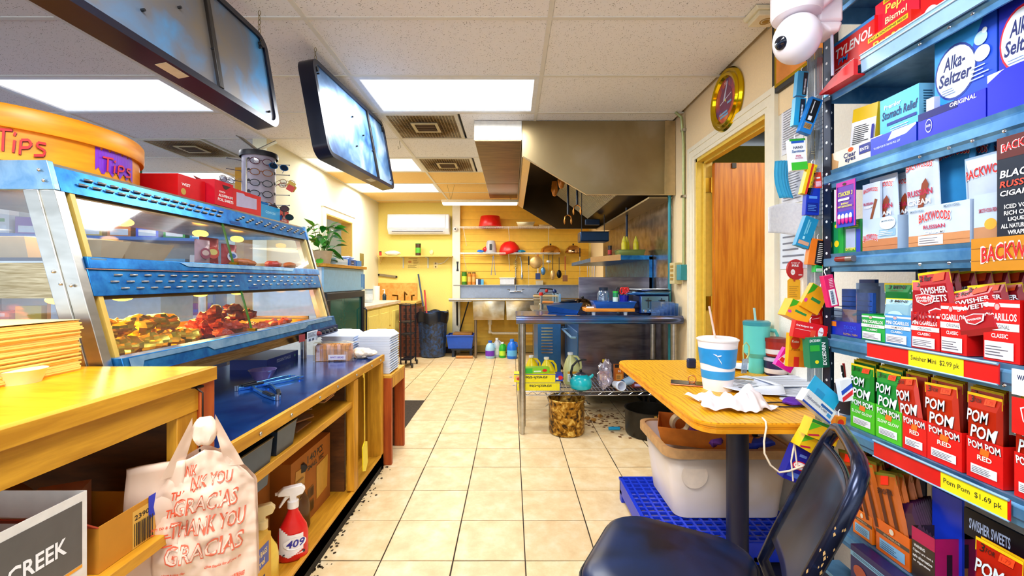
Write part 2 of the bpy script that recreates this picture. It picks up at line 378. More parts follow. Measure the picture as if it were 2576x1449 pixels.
# back wall, left part plaster, right part clapboard on it
struct(G().box(-2.35,XR+.1,YB,YB+.1,0,CEIL+.04).build('wall_back',wall_yellow))
wp=bpy.data.objects['wall_back']
orange=M('#f8c542',.6,var=.05,scale=14)
bx0=-.86
for i in range(19):
    z0=.12+i*.125
    G().hexa([(bx0,YB-.012,z0),(1.3,YB-.012,z0),(1.3,YB,z0),(bx0,YB,z0)],[(bx0,YB-.003,z0+.122),(1.3,YB-.003,z0+.122),(1.3,YB,z0+.122),(bx0,YB,z0+.122)]).build('plank',orange,wp)
struct(G().box(-.99,-.86,YB-.09,YB,0,CEIL).build('wall_post',trim_cream,bev=.004))
struct(G().box(-.86,1.3,YB-.02,YB,0,.11).build('baseboard_back',M('#c9a64a',.6)))
struct(G().box(-2.25,-.99,YB-.015,YB,0,.09).build('baseboard_back_left',M('#3a2a1e',.6)))
# left partition with a pass window
XL=-2.25;w0,w1,wz0,wz1=5.2,6.05,1.25,2.02;YN=3.97
g=G();g.box(XL-.13,XL,YN,w0,0,CEIL+.04);g.box(XL-.13,XL,w1,YB,0,CEIL+.04);g.box(XL-.13,XL,w0,w1,0,wz0);g.box(XL-.13,XL,w0,w1,wz1,CEIL+.04)
struct(g.build('wall_left',wall_cream))
g=G()
for q in ((w0-.09,w0,wz0-.09,wz1+.09),(w1,w1+.09,wz0-.09,wz1+.09),(w0,w1,wz1,wz1+.09),(w0,w1,wz0-.09,wz0)):
    g.box(XL,XL+.022,q[0],q[1],q[2],q[3])
g.box(XL,XL+.035,w0-.1,w1+.1,wz1+.075,wz1+.1)
struct(g.build('window_1',trim_cream))
struct(G().box(XL-.13,XL+.02,w0,w0+.015,wz0,wz1).box(XL-.13,XL+.02,w1-.015,w1,wz0,wz1).box(XL-.13,XL+.02,w0,w1,wz1-.015,wz1).build('trim_3',M('#d9b455',.5)))
# shop beyond: far wall, window wall
struct(G().box(-7,XL-.13,9.4,9.5,0,CEIL+.04).build('wall_shop_far',wall_cream))
g=G();g.box(-7.1,-7,-3,9.5,0,.8);g.box(-7.1,-7,-3,9.5,2.3,CEIL+.04)
for k in range(8): g.box(-7.1,-7,-3+k*1.78,-2.85+k*1.78,.8,2.3)
sw=struct(g.build('wall_shop_window',M('#3b5a78',.5)))
struct(G().box(-7.06,-7.05,-3,9.5,.8,2.3).build('window_2',glassmat('#e8f3ff',.1)))
g=G();g.box(-7,3.2,-3.1,-3,0,.7);g.box(-7,3.2,-3.1,-3,2.35,CEIL+.04)  # unseen wall, wide openings added so flat daylight comes in
for k in range(6): g.box(-7+k*2.0,-6.85+k*2.0,-3.1,-3,.7,2.35)
struct(g.build('wall_near',wall_white))
area('side_room_fill',(2.2,2.2,CEIL-.1),.8,.8,22,(1,.95,.85))  # unseen light added to brighten the room behind the door
# ================================================================ LEFT: COUNTERS AND FOOD WARMER
steel=grainmat('#b5b3ac','#c9c7c0',(2,2,6),4,2,.32,1,0,'brushed_steel')
steel_warm=grainmat('#8d7a58','#b9a888',(2,2,40),5,3,.25,1,.02,'warm_steel')
steel_blue=grainmat('#1660ae','#2f8ad2',(3,3,3),6,4,.32,.75,.02,'blue_reflection_steel')  # blue reflections on the steel put into its base colour
steel_ltblue=grainmat('#6fa4d4','#98c4e8',(3,3,3),6,4,.35,.7,.02,'pale_reflection_steel')  # paler reflected blue, also painted into the steel colour
steel_deep=grainmat('#0c3fa0','#2a6fd0',(1.5,1.5,1.5),4,4,.16,.8,.01,'blue_reflection_counter')  # counter steel with its deep blue reflection painted in
wood_y=grainmat('#b87c10','#e2a428',(10,1,10),3,5,.5)
wood_yz=grainmat('#b87c10','#e2a428',(12,12,1),3,5,.5)
wood_dk=grainmat('#4a2a0c','#6e4016',(2,2,10),3,5,.6)
wood_red=grainmat('#9a3c0c','#c25a18',(14,14,1),3,5,.5)
lam_y=grainmat('#ee9c06','#ffb81c',(2,8,8),4,5,.22,0,.02,'amber_laminate')
black=M('#0c0e14',.45);glass=glassmat(refl=.10,op=.02)
CX=-.83;CS=.73;CW=.973;YW=1.213;YE=2.80;CB=-1.62
# long wooden under-counter cabinet below the steel top
t=thing('counter_cabinet','open wooden cabinet with middle shelf under the blue steel counter','cabinet',(0,0,0))
G().box(CB,CX,YW+.02,YE,.06,.09).build('bottom_shelf',wood_y,t)
G().box(CB,CX,YW+.02,YE,0,.06).build('plinth',M('#1e1408',.8),t)
G().box(CX-.02,CX,YW+.02,YE,.03,.10).build('sill',wood_y,t,bev=.002)
G().box(CB,CX-.01,YW+.02,2.30,.545,.575).build('middle_shelf',wood_y,t,bev=.002)
G().box(CX-.04,CX,2.28,2.34,.10,CS-.045).build('post',wood_yz,t,bev=.003)
G().box(CX-.09,CX,YE-.05,YE,.0,CS-.045).build('post',wood_yz,t,bev=.003)
G().box(CB,CX-.09,YE-.03,YE,0,CS-.045).build('side_panel',wood_yz,t)
G().box(CB,CB+.02,YW,YE,0,CS-.045).build('back_panel',wood_dk,t)
G().box(CX-.5,CX-.06,2.30,2.32,.09,CS-.045).build('divider',wood_dk,t)
t=thing('steel_countertop','blue reflecting steel countertop with studded wooden edge','countertop',(0,0,0))
G().box(CB,CX-.012,YW+.01,YE,CS-.02,CS).build('top',steel_deep,t)
G().box(CX-.012,CX+.004,YW+.01,YE+.01,CS-.04,CS+.003).build('edging',wood_y,t,bev=.002)
for y in (1.42,1.62,1.86,2.05,2.3,2.55,2.72): G().ball((CX+.006,y,CS-.02),(.004,.007,.007),8,6).build('screw',steel,t,smooth=80)
# near wooden counter, higher
t=thing('wooden_counter','high wooden counter with amber laminate top and worn lip','counter',(0,0,0))
G().box(-1.9,CX,.2,YW,CW-.012,CW).build('top',lam_y,t)
G().box(CX-.02,CX+.004,.2,YW,CW-.036,CW+.001).build('lip',wood_y,t,bev=.002)
G().box(CX-.035,CX-.01,.2,YW-.055,CW-.105,CW-.036).build('apron',wood_y,t)
G().box(CX-.045,CX-.003,YW-.055,YW,0,CW-.012).build('end_post',wood_red,t,bev=.003)
G().box(CX-.04,CX-.012,YW-.125,YW-.055,0,CW-.105).build('stile',wood_yz,t,bev=.002)
G().box(-1.6,CX-.045,YW-.02,YW,0,CW-.012).build('side_panel',wood_dk,t)
G().box(-1.62,-1.6,.2,YW,0,CW-.012).build('back_panel',wood_dk,t)
G().box(-1.6,CX-.005,.2,YW-.06,.575,.602).build('shelf',wood_y,t,bev=.002)
G().box(-1.6,CX-.005,.2,YW-.02,.05,.08).build('bottom_shelf',wood_y,t)
G().tube([(CX-.04,YW-.1,.92),(CX-.02,YW-.095,.935),(CX,YW-.05,.93)],.004,6).tube([(CX-.005,YW-.07,.93),(CX+.02,YW-.08,.92),(CX+.02,YW-.08,.86),(CX+.015,YW-.085,.78),(CX+.02,YW-.09,.77)],.0025,6).build('hook',M('#2a1a10',.5,.6),t,smooth=80)
# ---------------- the warmer
Y0,Y1=1.24,2.80
WT,WB=(-1.336,1.558),(-1.175,.98) # slanted front line in (x,z)
def fx(z): return WT[0]+(WT[1]-z)/(WT[1]-WB[1])*(WB[0]-WT[0])
BK=-2.02
wm=thing('food_warmer','two tier steel food warmer with slanted glass front and louvred blue bands','food warmer',(0,0,0))
z_cap,z_cb=1.558,1.475
z_s1,z_s1b,z_b1,z_l,z_lb,z_bot=1.285,1.25,1.168,.985,.93,.885
YM=1.97
g=G();g.prism([(fx(z_cap)-.02,z_cap-.005),(fx(z_cap),z_cap-.01),(fx(z_cb),z_cb),(fx(z_cb)-.03,z_cb)],'y',Y0+.02,Y1);g.build('top_fascia',steel_blue,wm)
G().box(BK,fx(z_cap)-.01,Y0,Y1,z_cap-.01,z_cap).build('roof',steel,wm)
G().box(BK+.01,fx(z_cb)-.03,Y0+.02,Y1-.02,z_cb+.02,z_cb+.03).build('roof_underside',steel_warm,wm)
for y0,y1 in ((Y0,Y0+.015),(Y1-.015,Y1)):
    G().prism([(BK,z_cb),(fx(z_cb)+.004,z_cb),(fx(z_cap)+.004,z_cap+.002),(BK,z_cap+.002)],'y',y0-.003,y1).build('end_cap',steel_ltblue,wm,bev=.002)
    a=.085
    G().prism([(fx(z_bot)-a,z_bot),(fx(z_bot)-a*.5,z_bot),(fx(z_cb)-a*.5,z_cb),(fx(z_cb)-a,z_cb)],'y',y0-.006 if y0 == Y0 else y0,y1).build('end_frame',steel,wm,bev=.002)
    G().prism([(fx(z_bot)-a*.5,z_bot),(fx(z_bot)+.003,z_bot),(fx(z_cb)+.003,z_cb),(fx(z_cb)-a*.5,z_cb)],'y',y0-.002,y1+.012 if y0 == Y0 else y1).build('end_frame',steel,wm,bev=.002)
    G().box(BK,BK+.05,y0,y1,z_bot,z_cb).build('end_frame',steel,wm)
    G().box(BK+.05,fx(z_b1)-a,y0,y1,z_b1-.005,z_s1-.02).build('end_rail',steel_warm,wm)
    G().box(BK+.05,fx(z_b1)-a,y0,y1,z_bot,z_l).build('end_rail',steel_warm,wm)
    for zz0,zz1 in ((z_s1-.02,z_cb),(z_l,z_b1-.005)):
        G().add([(BK+.05,(y0+y1)/2,zz0),(fx(zz0)-a,(y0+y1)/2,zz0),(fx(zz1)-a,(y0+y1)/2,zz1),(BK+.05,(y0+y1)/2,zz1)],[(0,1,2,3)]).build('side_pane',glass,wm)
for p in ((fx(1.53)-.02,1.53),(fx(1.50)-.015,1.50),(fx(1.24)-.06,1.24),(fx(1.20)-.05,1.205),(fx(1.2)-.02,1.2)):
    G().ball((p[0],Y0-.008,p[1]),(.005,.004,.005),8,6).build('screw',steel,wm,smooth=80)
# bands: upper ledge, louvred middle band, lower ledge, base panel
def slab(zt,zb,xo,thick,mat,nm,y0=Y0+.03,y1=Y1-.01):
    G().prism([(fx(zt)+xo-thick,zt),(fx(zt)+xo,zt),(fx(zb)+xo,zb),(fx(zb)+xo-thick,zb)],'y',y0,y1).build(nm,mat,wm,bev=.002)
slab(z_s1,z_s1b,.012,.03,steel_blue,'upper_ledge')
slab(z_s1b-.002,z_b1,.002,.02,steel_blue,'middle_band')
slab(z_l,z_lb,.03,.05,steel_blue,'lower_ledge')
slab(z_lb-.002,z_bot,.0,.02,steel_warm,'base_panel')
def wedge(zt,zb,y0,y1,y2,xo): # pale painted highlight with a slanted end on a ledge
    e=lambda y,z: (fx(z)+xo+.0025,y,z)
    zm=(zt+zb)/2
    G().add([e(Y0+.04,zb+.003),e(Y0+.07,zb+.003),e(y0,zm-.004),e(y1,zm-.004),e(y2,zt-.002),e(Y0+.04,zt-.002)],[(0,1,2,3,4,5)]).build('highlight_strip',steel_ltblue,wm)
G().add([(fx(z_s1)+.0145,y,z) for y,z in ((Y0+.04,z_s1-.003),(Y0+.04,z_s1b+.004),(Y0+.08,z_s1b+.004),(Y0+.09,z_s1-.004))],[(0,1,2,3)]).build('highlight_strip',steel_ltblue,wm)  # flat pale patches painting the highlight along the ledges
e=lambda y,z: (fx(z)+.0145,y,z)
G().add([e(1.62,z_s1-.003),e(1.66,z_s1-.018),e(2.45,z_s1-.018),e(2.47,z_s1-.003)],[(0,1,2,3)]).build('highlight_strip',steel_ltblue,wm)
e=lambda y,z: (fx(z)+.033,y,z)
G().add([e(Y0+.05,z_l-.003),e(Y0+.05,z_lb+.004),e(1.32,z_lb+.004),e(1.34,z_l-.018),e(1.62,z_l-.018),e(1.65,z_l-.034),e(2.38,z_l-.034),e(2.42,z_l-.02),e(Y1-.06,z_l-.02),e(Y1-.06,z_l-.003)],[tuple(range(10))]).build('highlight_strip',steel_ltblue,wm)
# louvres: one shared mesh
lg=G();lg.tube([(0,-.014,0),(.002,-.009,0),(.003,0,0),(.002,.009,0),(0,.014,0)],.0035,6)
lm=lg.mesh('louvre',steel,80);ls=G().box(-.0006,.0008,-.012,.014,-.0065,-.002).mesh('louvre_slot',M('#0a1622',.5))
def louvre(y,z,k=1):
    o=bpy.data.objects.new('louvre',lm);C.objects.link(o);o.parent=wm;o.location=(fx(z)+.0025,y,z);o.scale=(1,k,1)
    q=bpy.data.objects.new('slot',ls);C.objects.link(q);q.parent=o;q.location=(-.0015,0,0)
n=15
for i in range(n):
    y=1.33+.044*i;louvre(y,z_cb+.028 if False else 1.507);louvre(y+.022,1.527)
for i in range(9):
    y=2.08+.078*i
    for a,z in ((0,1.507),(.026,1.517),(.052,1.527)): louvre(y+a,z,.8)
for i in range(11):
    y=1.345+.056*i
    louvre(y+.018,1.232);louvre(y,1.211);louvre(y+.030,1.190)
for i in range(10):
    y=2.04+.07*i;louvre(y+.02,1.232,.8);louvre(y,1.212,.8);louvre(y+.03,1.194,.8)
for y,z in ((2.02,1.487),(2.02,1.178)): G().box(fx(z),fx(z)+.003,y,y+.07,z-.006,z+.006).build('nameplate',M('#1b4f92',.4),wm)
# glass fronts with brown slide tracks
for zt,zb in ((z_cb,z_s1),(z_b1,z_l)):
    for y0,y1 in ((Y0+.06,YM+.01),(YM-.01,Y1-.05)):
        G().add([(fx(zb)-.012,y0,zb),(fx(zb)-.012,y1,zb),(fx(zt)-.012,y1,zt),(fx(zt)-.012,y0,zt)],[(0,1,2,3)]).build('glass_door',glass,wm)
    G().prism([(fx(zb)-.010,zb),(fx(zb)-.004,zb),(fx(zt)-.004,zt),(fx(zt)-.010,zt)],'y',YM-.004,YM+.004).build('door_edge',M('#3c6a2c',.2),wm)
    G().prism([(fx(zb)-.04,zb),(fx(zb)-.002,zb),(fx(zt)-.002,zt),(fx(zt)-.04,zt)],'y',Y0+.045,Y0+.06).build('door_jamb',M('#c6a54e',.4),wm)
    G().prism([(fx(zb)-.04,zb),(fx(zb)-.002,zb),(fx(zt)-.002,zt),(fx(zt)-.04,zt)],'y',Y1-.05,Y1-.035).build('door_jamb',M('#e8d08a',.4),wm)
    G().prism([(fx(zt)-.05,zt-.012),(fx(zt)-.008,zt-.012),(fx(zt)-.012,zt),(fx(zt)-.05,zt)],'y',Y0+.05,Y1-.05).build('track',M('#6e5426',.4,.5),wm)
    G().box(BK+.02,BK+.026,Y0+.03,Y1-.03,zb,zt).build('back_glass',glass,wm)
    G().box(fx(zb)-.025,fx(zb)+.012,YM-.008,YM+.008,zb,zb+.012).build('door_knob',M('#c79a2a',.25,1),wm)
G().box(BK+.02,fx(z_s1)-.02,Y0+.02,Y1-.02,z_s1-.028,z_s1-.014).build('upper_deck',steel,wm)
G().box(BK+.02,fx(z_l)-.0,Y0+.02,Y1-.02,z_l-.06,z_l-.045).build('lower_deck',steel_warm,wm)
G().box(BK+.02,fx(z_bot)-.02,Y0+.02,Y1-.02,z_bot,z_bot+.01).build('bottom_panel',steel,wm)
for y in (Y0+.1,Y1-.1):
    for x in (-1.3,BK+.1): G().lathe([(.018,CS),(.018,z_bot)],(x,y,0),10).build('leg',steel,wm,smooth=True)
# control strip
pts=[(fx(.91)+.022,0,.91)]
g=G();xx=fx(.905)
cs=G().prism([(xx+.004,.93),(xx+.03,.93),(xx+.03,.885),(xx+.004,.875)],'y',2.44,Y1-.005).build('control_panel',M('#1d2c58',.35,.4),wm)
for i,c in enumerate(('#7a1a1a','#101018','#101018','#101018','#101018')):
    G().lathe([(.013,0),(.013,.012),(.009,.02),(.009,.022)],(xx+.031,2.50+.055*i,.907),12,ax='x').build('knob',M(c,.4),cs,smooth=True)
g=G();prints(g,(xx+.031,2.28,.885),(0,1,0),(0,0,1),[('r',.0,.0,.07,.04,'#8f1c22'),('r',.09,-.015,.13,.06,'#e4ecf5'),('r',.095,-.01,.12,.05,'#b9cbe0')]+lines(.1,.012,.1,.026,4)+[('r',.11,-.008,.02,.012,'#223'[:1]+'223355'),('r',.15,-.008,.02,.012,'#223355')]);g.build('rating_label',None,wm)
# heat lamps: real lamps inside the warmer
bulb=M('#ffb030',.3,emit=9)
for zz,k in ((z_cb-.005,0),(z_b1-.01,1)):
    for y in (1.55,1.8,2.25,2.55):
        b=G().ball((-1.62,y,zz-.012),(.03,.045,.018),12,8,bulb).build('heat_lamp',None,wm,smooth=80)
    for y in (1.65,2.4):
        area('heat_lamp_light',(-1.65,y,zz-.035),.3,.5,3.0 if k == 0 else 14.0,(1,.62,.12) if k else (1,.75,.4))
# ---------------- food
def crumple_blob(nm,label,cat,c,r,mat,amp=.25,sc=18,seed=1,n=22,group=None,flat=False):
    g=G();g.ball((0,0,0),r,n,n*2//3);R=min(r)
    vs=[]
    for p in g.v:
        q=Vector(p);d=noise.noise(q*sc+Vector((seed*3.1,seed,0)))+.5*noise.noise(q*sc*2.7+Vector((0,seed,seed)))
        s_=1+amp*d;vs.append((p[0]*s_,p[1]*s_,p[2]*s_))
    g.v=vs;o=g.build(nm,mat,smooth=22);o.location=(c[0],c[1],c[2]);tag(o,label,cat,group);return o
gold=M('#ffd650',.28,.75,scale=60,bump=.1)
lf=z_l-.045
tray=G();tray.box(-1.95,-1.21,1.32,2.74,lf,lf+.004)
for x in (-1.22,-1.95): tray.box(x-.004,x+.004,1.32,2.74,lf,lf+.03)
for y in (1.32,1.79,2.27,2.74): tray.box(-1.95,-1.21,y-.004,y+.004,lf,lf+.03)
tag(tray.build('food_tray',M('#c98a28',.3,.8)),'long golden steel tray on the lower deck of the warmer','tray')
foils=[(-1.36,1.50),(-1.34,1.60),(-1.36,1.70),(-1.48,1.46),(-1.47,1.57),(-1.5,1.68),(-1.49,1.79),(-1.36,1.80),(-1.62,1.60),(-1.62,1.74),(-1.42,1.54),(-1.43,1.66),(-1.43,1.76)]
for i,(x,y) in enumerate(foils):
    up=.062 if i >= 10 else 0
    crumple_blob('foil_wrap','crumpled gold foil wrapped sandwich in the lower tier of the warmer','food',(x,y,lf+.04+up),(.06,.052,.036),gold,.5,26,i+1,20,'foil wrapped sandwiches in the lower tier')
friedm=M('#b5330c',.45,var=.35,scale=70,bump=.6)
fp=[]
rf=random.Random(4)
for lay,(cnt,zz) in enumerate(((20,0),(14,.035),(8,.068),(3,.098))):
    for k in range(cnt):
        sp=1-lay*.22;fp.append((-1.42+rf.uniform(-.13,.13)*sp,2.14+rf.uniform(-.2,.2)*sp,lf+.028+zz))
for i,p in enumerate(fp):
    o=crumple_blob('fried_chicken','piece of red brown fried chicken heaped in the lower tier tray','food',p,(.03,.042,.024),friedm,.6,40,i,10,'fried chicken heap');o.rotation_euler=(0,0,rf.uniform(0,3))
for i in range(7):
    o=crumple_blob('fried_chicken','fried piece lying loose right of the heap in the lower tier','food',(-1.4+rf.uniform(-.06,.06),2.4+.04*i,lf+.026),(.026,.04,.02),friedm,.5,40,i+80,10,'loose fried pieces')
paper=M('#f2cfa0',.7,var=.04)
def boat(loc,sx,sy,h,label,mat=paper,rz=0):
    g=G();a=.7
    b=[(-sx*a,-sy*a,0),(sx*a,-sy*a,0),(sx*a,sy*a,0),(-sx*a,sy*a,0)];tt=[(-sx,-sy,h),(sx,-sy,h),(sx,sy,h),(-sx,sy,h)]
    g.add(b+tt,[(0,3,2,1),(0,1,5,4),(1,2,6,5),(2,3,7,6),(3,0,4,7)])
    o=g.build('paper_boat',mat,solid=.002);o.location=loc;o.rotation_euler=(0,0,rz);tag(o,label,'food tray');return o
uf=z_s1-.012
G_=G().box(-1.9,-1.33,1.33,1.9,uf,uf+.012);tag(G_.build('baking_tray',M('#2a3350',.4,.3)),'dark flat baking tray on the upper deck near end','tray')
boat((-1.44,1.50,uf+.012),.07,.055,.065,'kraft paper food boat at the near end of upper tier')
boat((-1.50,1.70,uf+.012),.08,.12,.075,'larger cream paper food boat in upper tier, middle of three')
boat((-1.75,1.6,uf+.012),.08,.12,.08,'paper food boat at the back of the upper tier')
def snack(loc,w,h,cols,label,rz=0,ry=0,txt=None,group=None):
    """pillow pouch standing: local x = width, z up, faces -y"""
    t=thing('snack_bag',label,'snack bag',loc,group=group,rot=(ry,0,rz))
    g=G();nn=10
    for sgn in (-1,1):
        def fn(a,b,sgn=sgn):
            x=(a-.5)*w;z=b*h;k=max(0,math.sin(math.pi*a))**.6*max(0,math.sin(math.pi*min(1,max(0,(b-.06)/.88))))**.6
            return (x,sgn*w*.14*k+.002*math.sin(40*x),z)
        g.sheet(fn,nn,nn)
    g.build('pouch',M(cols[0],.25,.3,bump=.2,scale=40),t,smooth=60)
    g=G();prints(g,(-w*.36,-w*.145,h*.2),(1,0,0),(0,0,1),[('e',w*.36,h*.3,w*.32,h*.2,cols[1]),('e',w*.36,h*.32,w*.22,h*.1,cols[2])]+([('t',txt,w*.12,h*.26,w*.5,h*.1,cols[3] if len(cols) >3 else '#ffffff')] if txt else []));g.build('pouch_label',None,t)
    return t
# face toward the aisle (+x): rz = 90deg turns -y to +x
q=math.pi/2
snack((-1.36,1.90,uf),.10,.12,('#c8a0a8','#a8485c','#e8c0b0'),'clear wrapped pastry snack bag leaning by the paper boat',q)
snack((-1.40,2.0,uf),.13,.14,('#c0182c','#e84a3a','#ffe07a'),'red and yellow honey bun bag in the upper tier',q)
snack((-1.40,2.14,uf),.12,.12,('#c94a50','#e8e8f0','#3a6ab0'),'pink and white wrapped roll bag right of the red bag',q)
for i,(x,y) in enumerate(((-1.36,2.15),(-1.37,2.24),(-1.36,2.45),(-1.4,2.56),(-1.37,2.66))):
    crumple_blob('pastry',('golden turnover at the glass divider in upper tier','golden turnover just beyond the divider in upper tier','red glazed pastry at far end of upper tier, nearest the divider','middle small pastry at the far end of upper tier','last small pastry at the far end of upper tier')[i],'pastry',(x,y,uf+.03),(.035,.045,.022),M('#c8641c' if i != 2 else '#d0301c',.5,var=.2,bump=.4),.3,20,i+200,14)
# ---------------- on the roof of the warmer
zt=z_cap+.003
tb=thing('tips_box','big round wooden tips box with hand painted lettering','box',(-1.70,1.47,zt))
bw=grainmat('#e07c08','#f8a418',(1,1,8),3,5,.4,kind='bentwood')
R0=.33
G().lathe([(R0,0),(R0,.125)],n=64,mat=bw).build('bowl',None,tb,smooth=True)
G().lathe([(R0+.012,.095),(R0+.014,.10),(R0+.014,.155),(R0+.008,.163),(0,.165)],n=64,mat=bw,cap=False).lathe([(R0+.012,.095),(R0,.095)],n=64,mat=bw,cap=False).build('lid',None,tb,smooth=True)
def on_cyl(items,R,a0,z0,parent,nm,nseg=1):
    """flat print bent round a cylinder: x runs along the arc"""
    g=G();prints(g,(0,0,0),(1,0,0),(0,1,0),items,step=.00015)
    vs=[]
    for x,y,d in g.v:
        a=a0+x/R;rr=R+d+.0006;vs.append((rr*math.cos(a),rr*math.sin(a),z0+y))
    g.v=vs;return g.build(nm,None,parent)
def stroke(x0,y0,x1,y1,w):
    dx,dy=x1-x0,y1-y0;l=math.hypot(dx,dy)+1e-9;nx,ny=-dy/l*w/2,dx/l*w/2
    k=max(1,int(l/.02));out=[]
    for i in range(k):
        a,b=i/k,(i+1)/k
        out.append([(x0+dx*a+nx,y0+dy*a+ny),(x0+dx*a-nx,y0+dy*a-ny),(x0+dx*b-nx,y0+dy*b-ny),(x0+dx*b+nx,y0+dy*b+ny)])
    return out
def tips(s,col):
    W_=.012*s/1.0
    L_=[(0,.09,.075,.097),(.035,.093,.03,0),(.085,.055,.078,0),(.082,.075,.09,.09),(.115,.06,.108,-.005),(.115,.06,.15,.066),(.15,.066,.165,.05),(.165,.05,.15,.032),(.15,.032,.113,.025),(.235,.062,.195,.062),(.195,.062,.19,.045),(.19,.045,.23,.03),(.23,.03,.225,.008),(.225,.008,.175,0)]
    return [('p',q_,col) for a in L_ for q_ in stroke(a[0]*s,a[1]*s,a[2]*s,a[3]*s,W_)]
a1=math.atan2(1.24-1.47,-1.385+1.70)
# word near the left picture border and the purple patch round to the right
def shift(it,dx,dy,sx=1): return [('p',[(x*sx+dx,y+dy) for x,y in i[1]],i[2]) for i in it]
on_cyl(shift(tips(.66,'#3a1410'),.0012,-.001,.62)+shift(tips(.66,'#d01818'),0,0,.62),R0,math.radians(-46),.025,tb,'painted_word')
pp=[('p',[(.155*i/16,.012+.012*math.sin(i*1.9)),(.155*(i+1)/16,.012+.012*math.sin(i*1.9+1.9)),(.155*(i+1)/16,.09+.010*math.sin(i*2.3+2.3)),(.155*i/16,.09+.010*math.sin(i*2.3))],'#7a28c8') for i in range(16)]
on_cyl(pp+shift(tips(.5,'#1a1030'),.021,.014)+shift(tips(.5,'#d01838'),.02,.015),R0,math.radians(-8),.006,tb,'painted_patch')
def carton(loc,w,d,h,mats,label,cat='box',rz=0,front=None,side=None,topi=None,name='carton',group=None,rot=None,open_top=False,bev=.0008):
    """box, local origin at base centre, front faces -y; prints on front / right side (+x) / top"""
    t=thing(name,label,cat,loc,rz,group,rot)
    g=G()
    if open_top:
        g.add([(-w/2,-d/2,0),(w/2,-d/2,0),(w/2,d/2,0),(-w/2,d/2,0),(-w/2,-d/2,h),(w/2,-d/2,h),(w/2,d/2,h),(-w/2,d/2,h)],[(0,3,2,1),(0,1,5,4),(1,2,6,5),(2,3,7,6),(3,0,4,7)],mats)
        g.build('tray',None,t,solid=.0015)
    else:
        g.box(-w/2,w/2,-d/2,d/2,0,h,mats);g.build('carton_body',None,t)
    if front:
        g=G();prints(g,(-w/2,-d/2,0),(1,0,0),(0,0,1),front);g.build('front_print',None,t)
    if side:
        g=G();prints(g,(w/2,-d/2,0),(0,1,0),(0,0,1),side);g.build('side_print',None,t)
    if topi:
        g=G();prints(g,(-w/2,-d/2,h),(1,0,0),(0,1,0),topi);g.build('top_print',None,t)
    return t
red=M('#d8101c',.4)
carton((-1.50,1.88,zt),.16,.22,.10,red,'red aluminium foil sheet carton beside the tips box',rz=q,front=[('t','WEST',.02,.055,.05,.012,'#ffffff'),('e',.03,.03,.014,.014,'#caa24a')])
carton((-1.43,2.03,zt),.13,.16,.115,M('#d0122c',.3),'torn red carton printed aluminum foil sheets',rz=q,front=[('t','12 INCH',.03,.062,.04,.008,'#ffffff'),('t','ALUMINUM',.025,.042,.1,.013,'#ffffff'),('t','FOIL SHEETS',.02,.022,.11,.013,'#ffffff'),('p',[(.05,.1),(.06,.085),(.075,.08),(.09,.088),(.11,.1)],'#2a0a10')])
t=carton((-1.46,2.225,zt),.24,.20,.105,red,'long red open carton with window cut out of its side',rz=q,front=[('p',[(.03,.02),(.20,.03),(.20,.085),(.10,.085),(.09,.093),(.03,.09)],'#b9b3d6')])
G().add([(-.12,.04,.106),(.1,.04,.106),(.1,.07,.135),(-.12,.09,.165)],[(0,1,2,3)]).build('flap',M('#c01018',.4),t,solid=.002)
carton((-1.62,1.84,zt),.10,.008,.17,M('#2a7a52',.4),'small round green shop sign beyond the tips box','sign',rz=q,front=None)
sg=bpy.data.objects['carton']
g=G();prints(g,(-.03,-.051,.115),(1,0,0),(0,0,1),[('e',.03,.025,.042,.035,'#e8f0e8'),('e',.03,.025,.036,.03,'#1f7a4a'),('t','S',.015,.01,.03,.03,'#ffffff')])
G().tube([(-1.40,2.06,zt),(-1.40,2.06,1.86)],.004,8).build('x');o=bpy.data.objects['x'];o.name='steel_rod';o.data.materials.clear();o.data.materials.append(steel);tag(o,'thin upright steel rod among the red cartons','rod')
o.location=(0,.22,0)
blue_c=M('#189ad8',.4)
carton((-1.45,2.455,zt),.20,.16,.075,blue_c,'light blue glove carton with a blue cloth on top',rz=q,front=[('r',0,0,.2,.075,'#1f9ee0'),('t','CLEAN 500',.05,.03,.10,.014,'#9fe0ff'),('r',.20,.01,.02,.03,'#0a4a90')])
crumple_blob('blue_cloth','blue cloth bunched on the light blue glove carton','cloth',(-1.46,2.44,zt+.092),(.06,.08,.02),M('#0a7ac8',.6),.5,14,41,18)
carton((-1.40,2.62,zt),.11,.04,.075,red,'small red foil carton at far corner of the warmer roof',rz=q,front=[('t','ALUMINUM',.025,.025,.06,.01,'#fff'[:1]+'ffffff'),('t','FOIL SHEETS',.025,.010,.06,.009,'#ffffff'),('r',.045,.05,.015,.02,'#221018')])
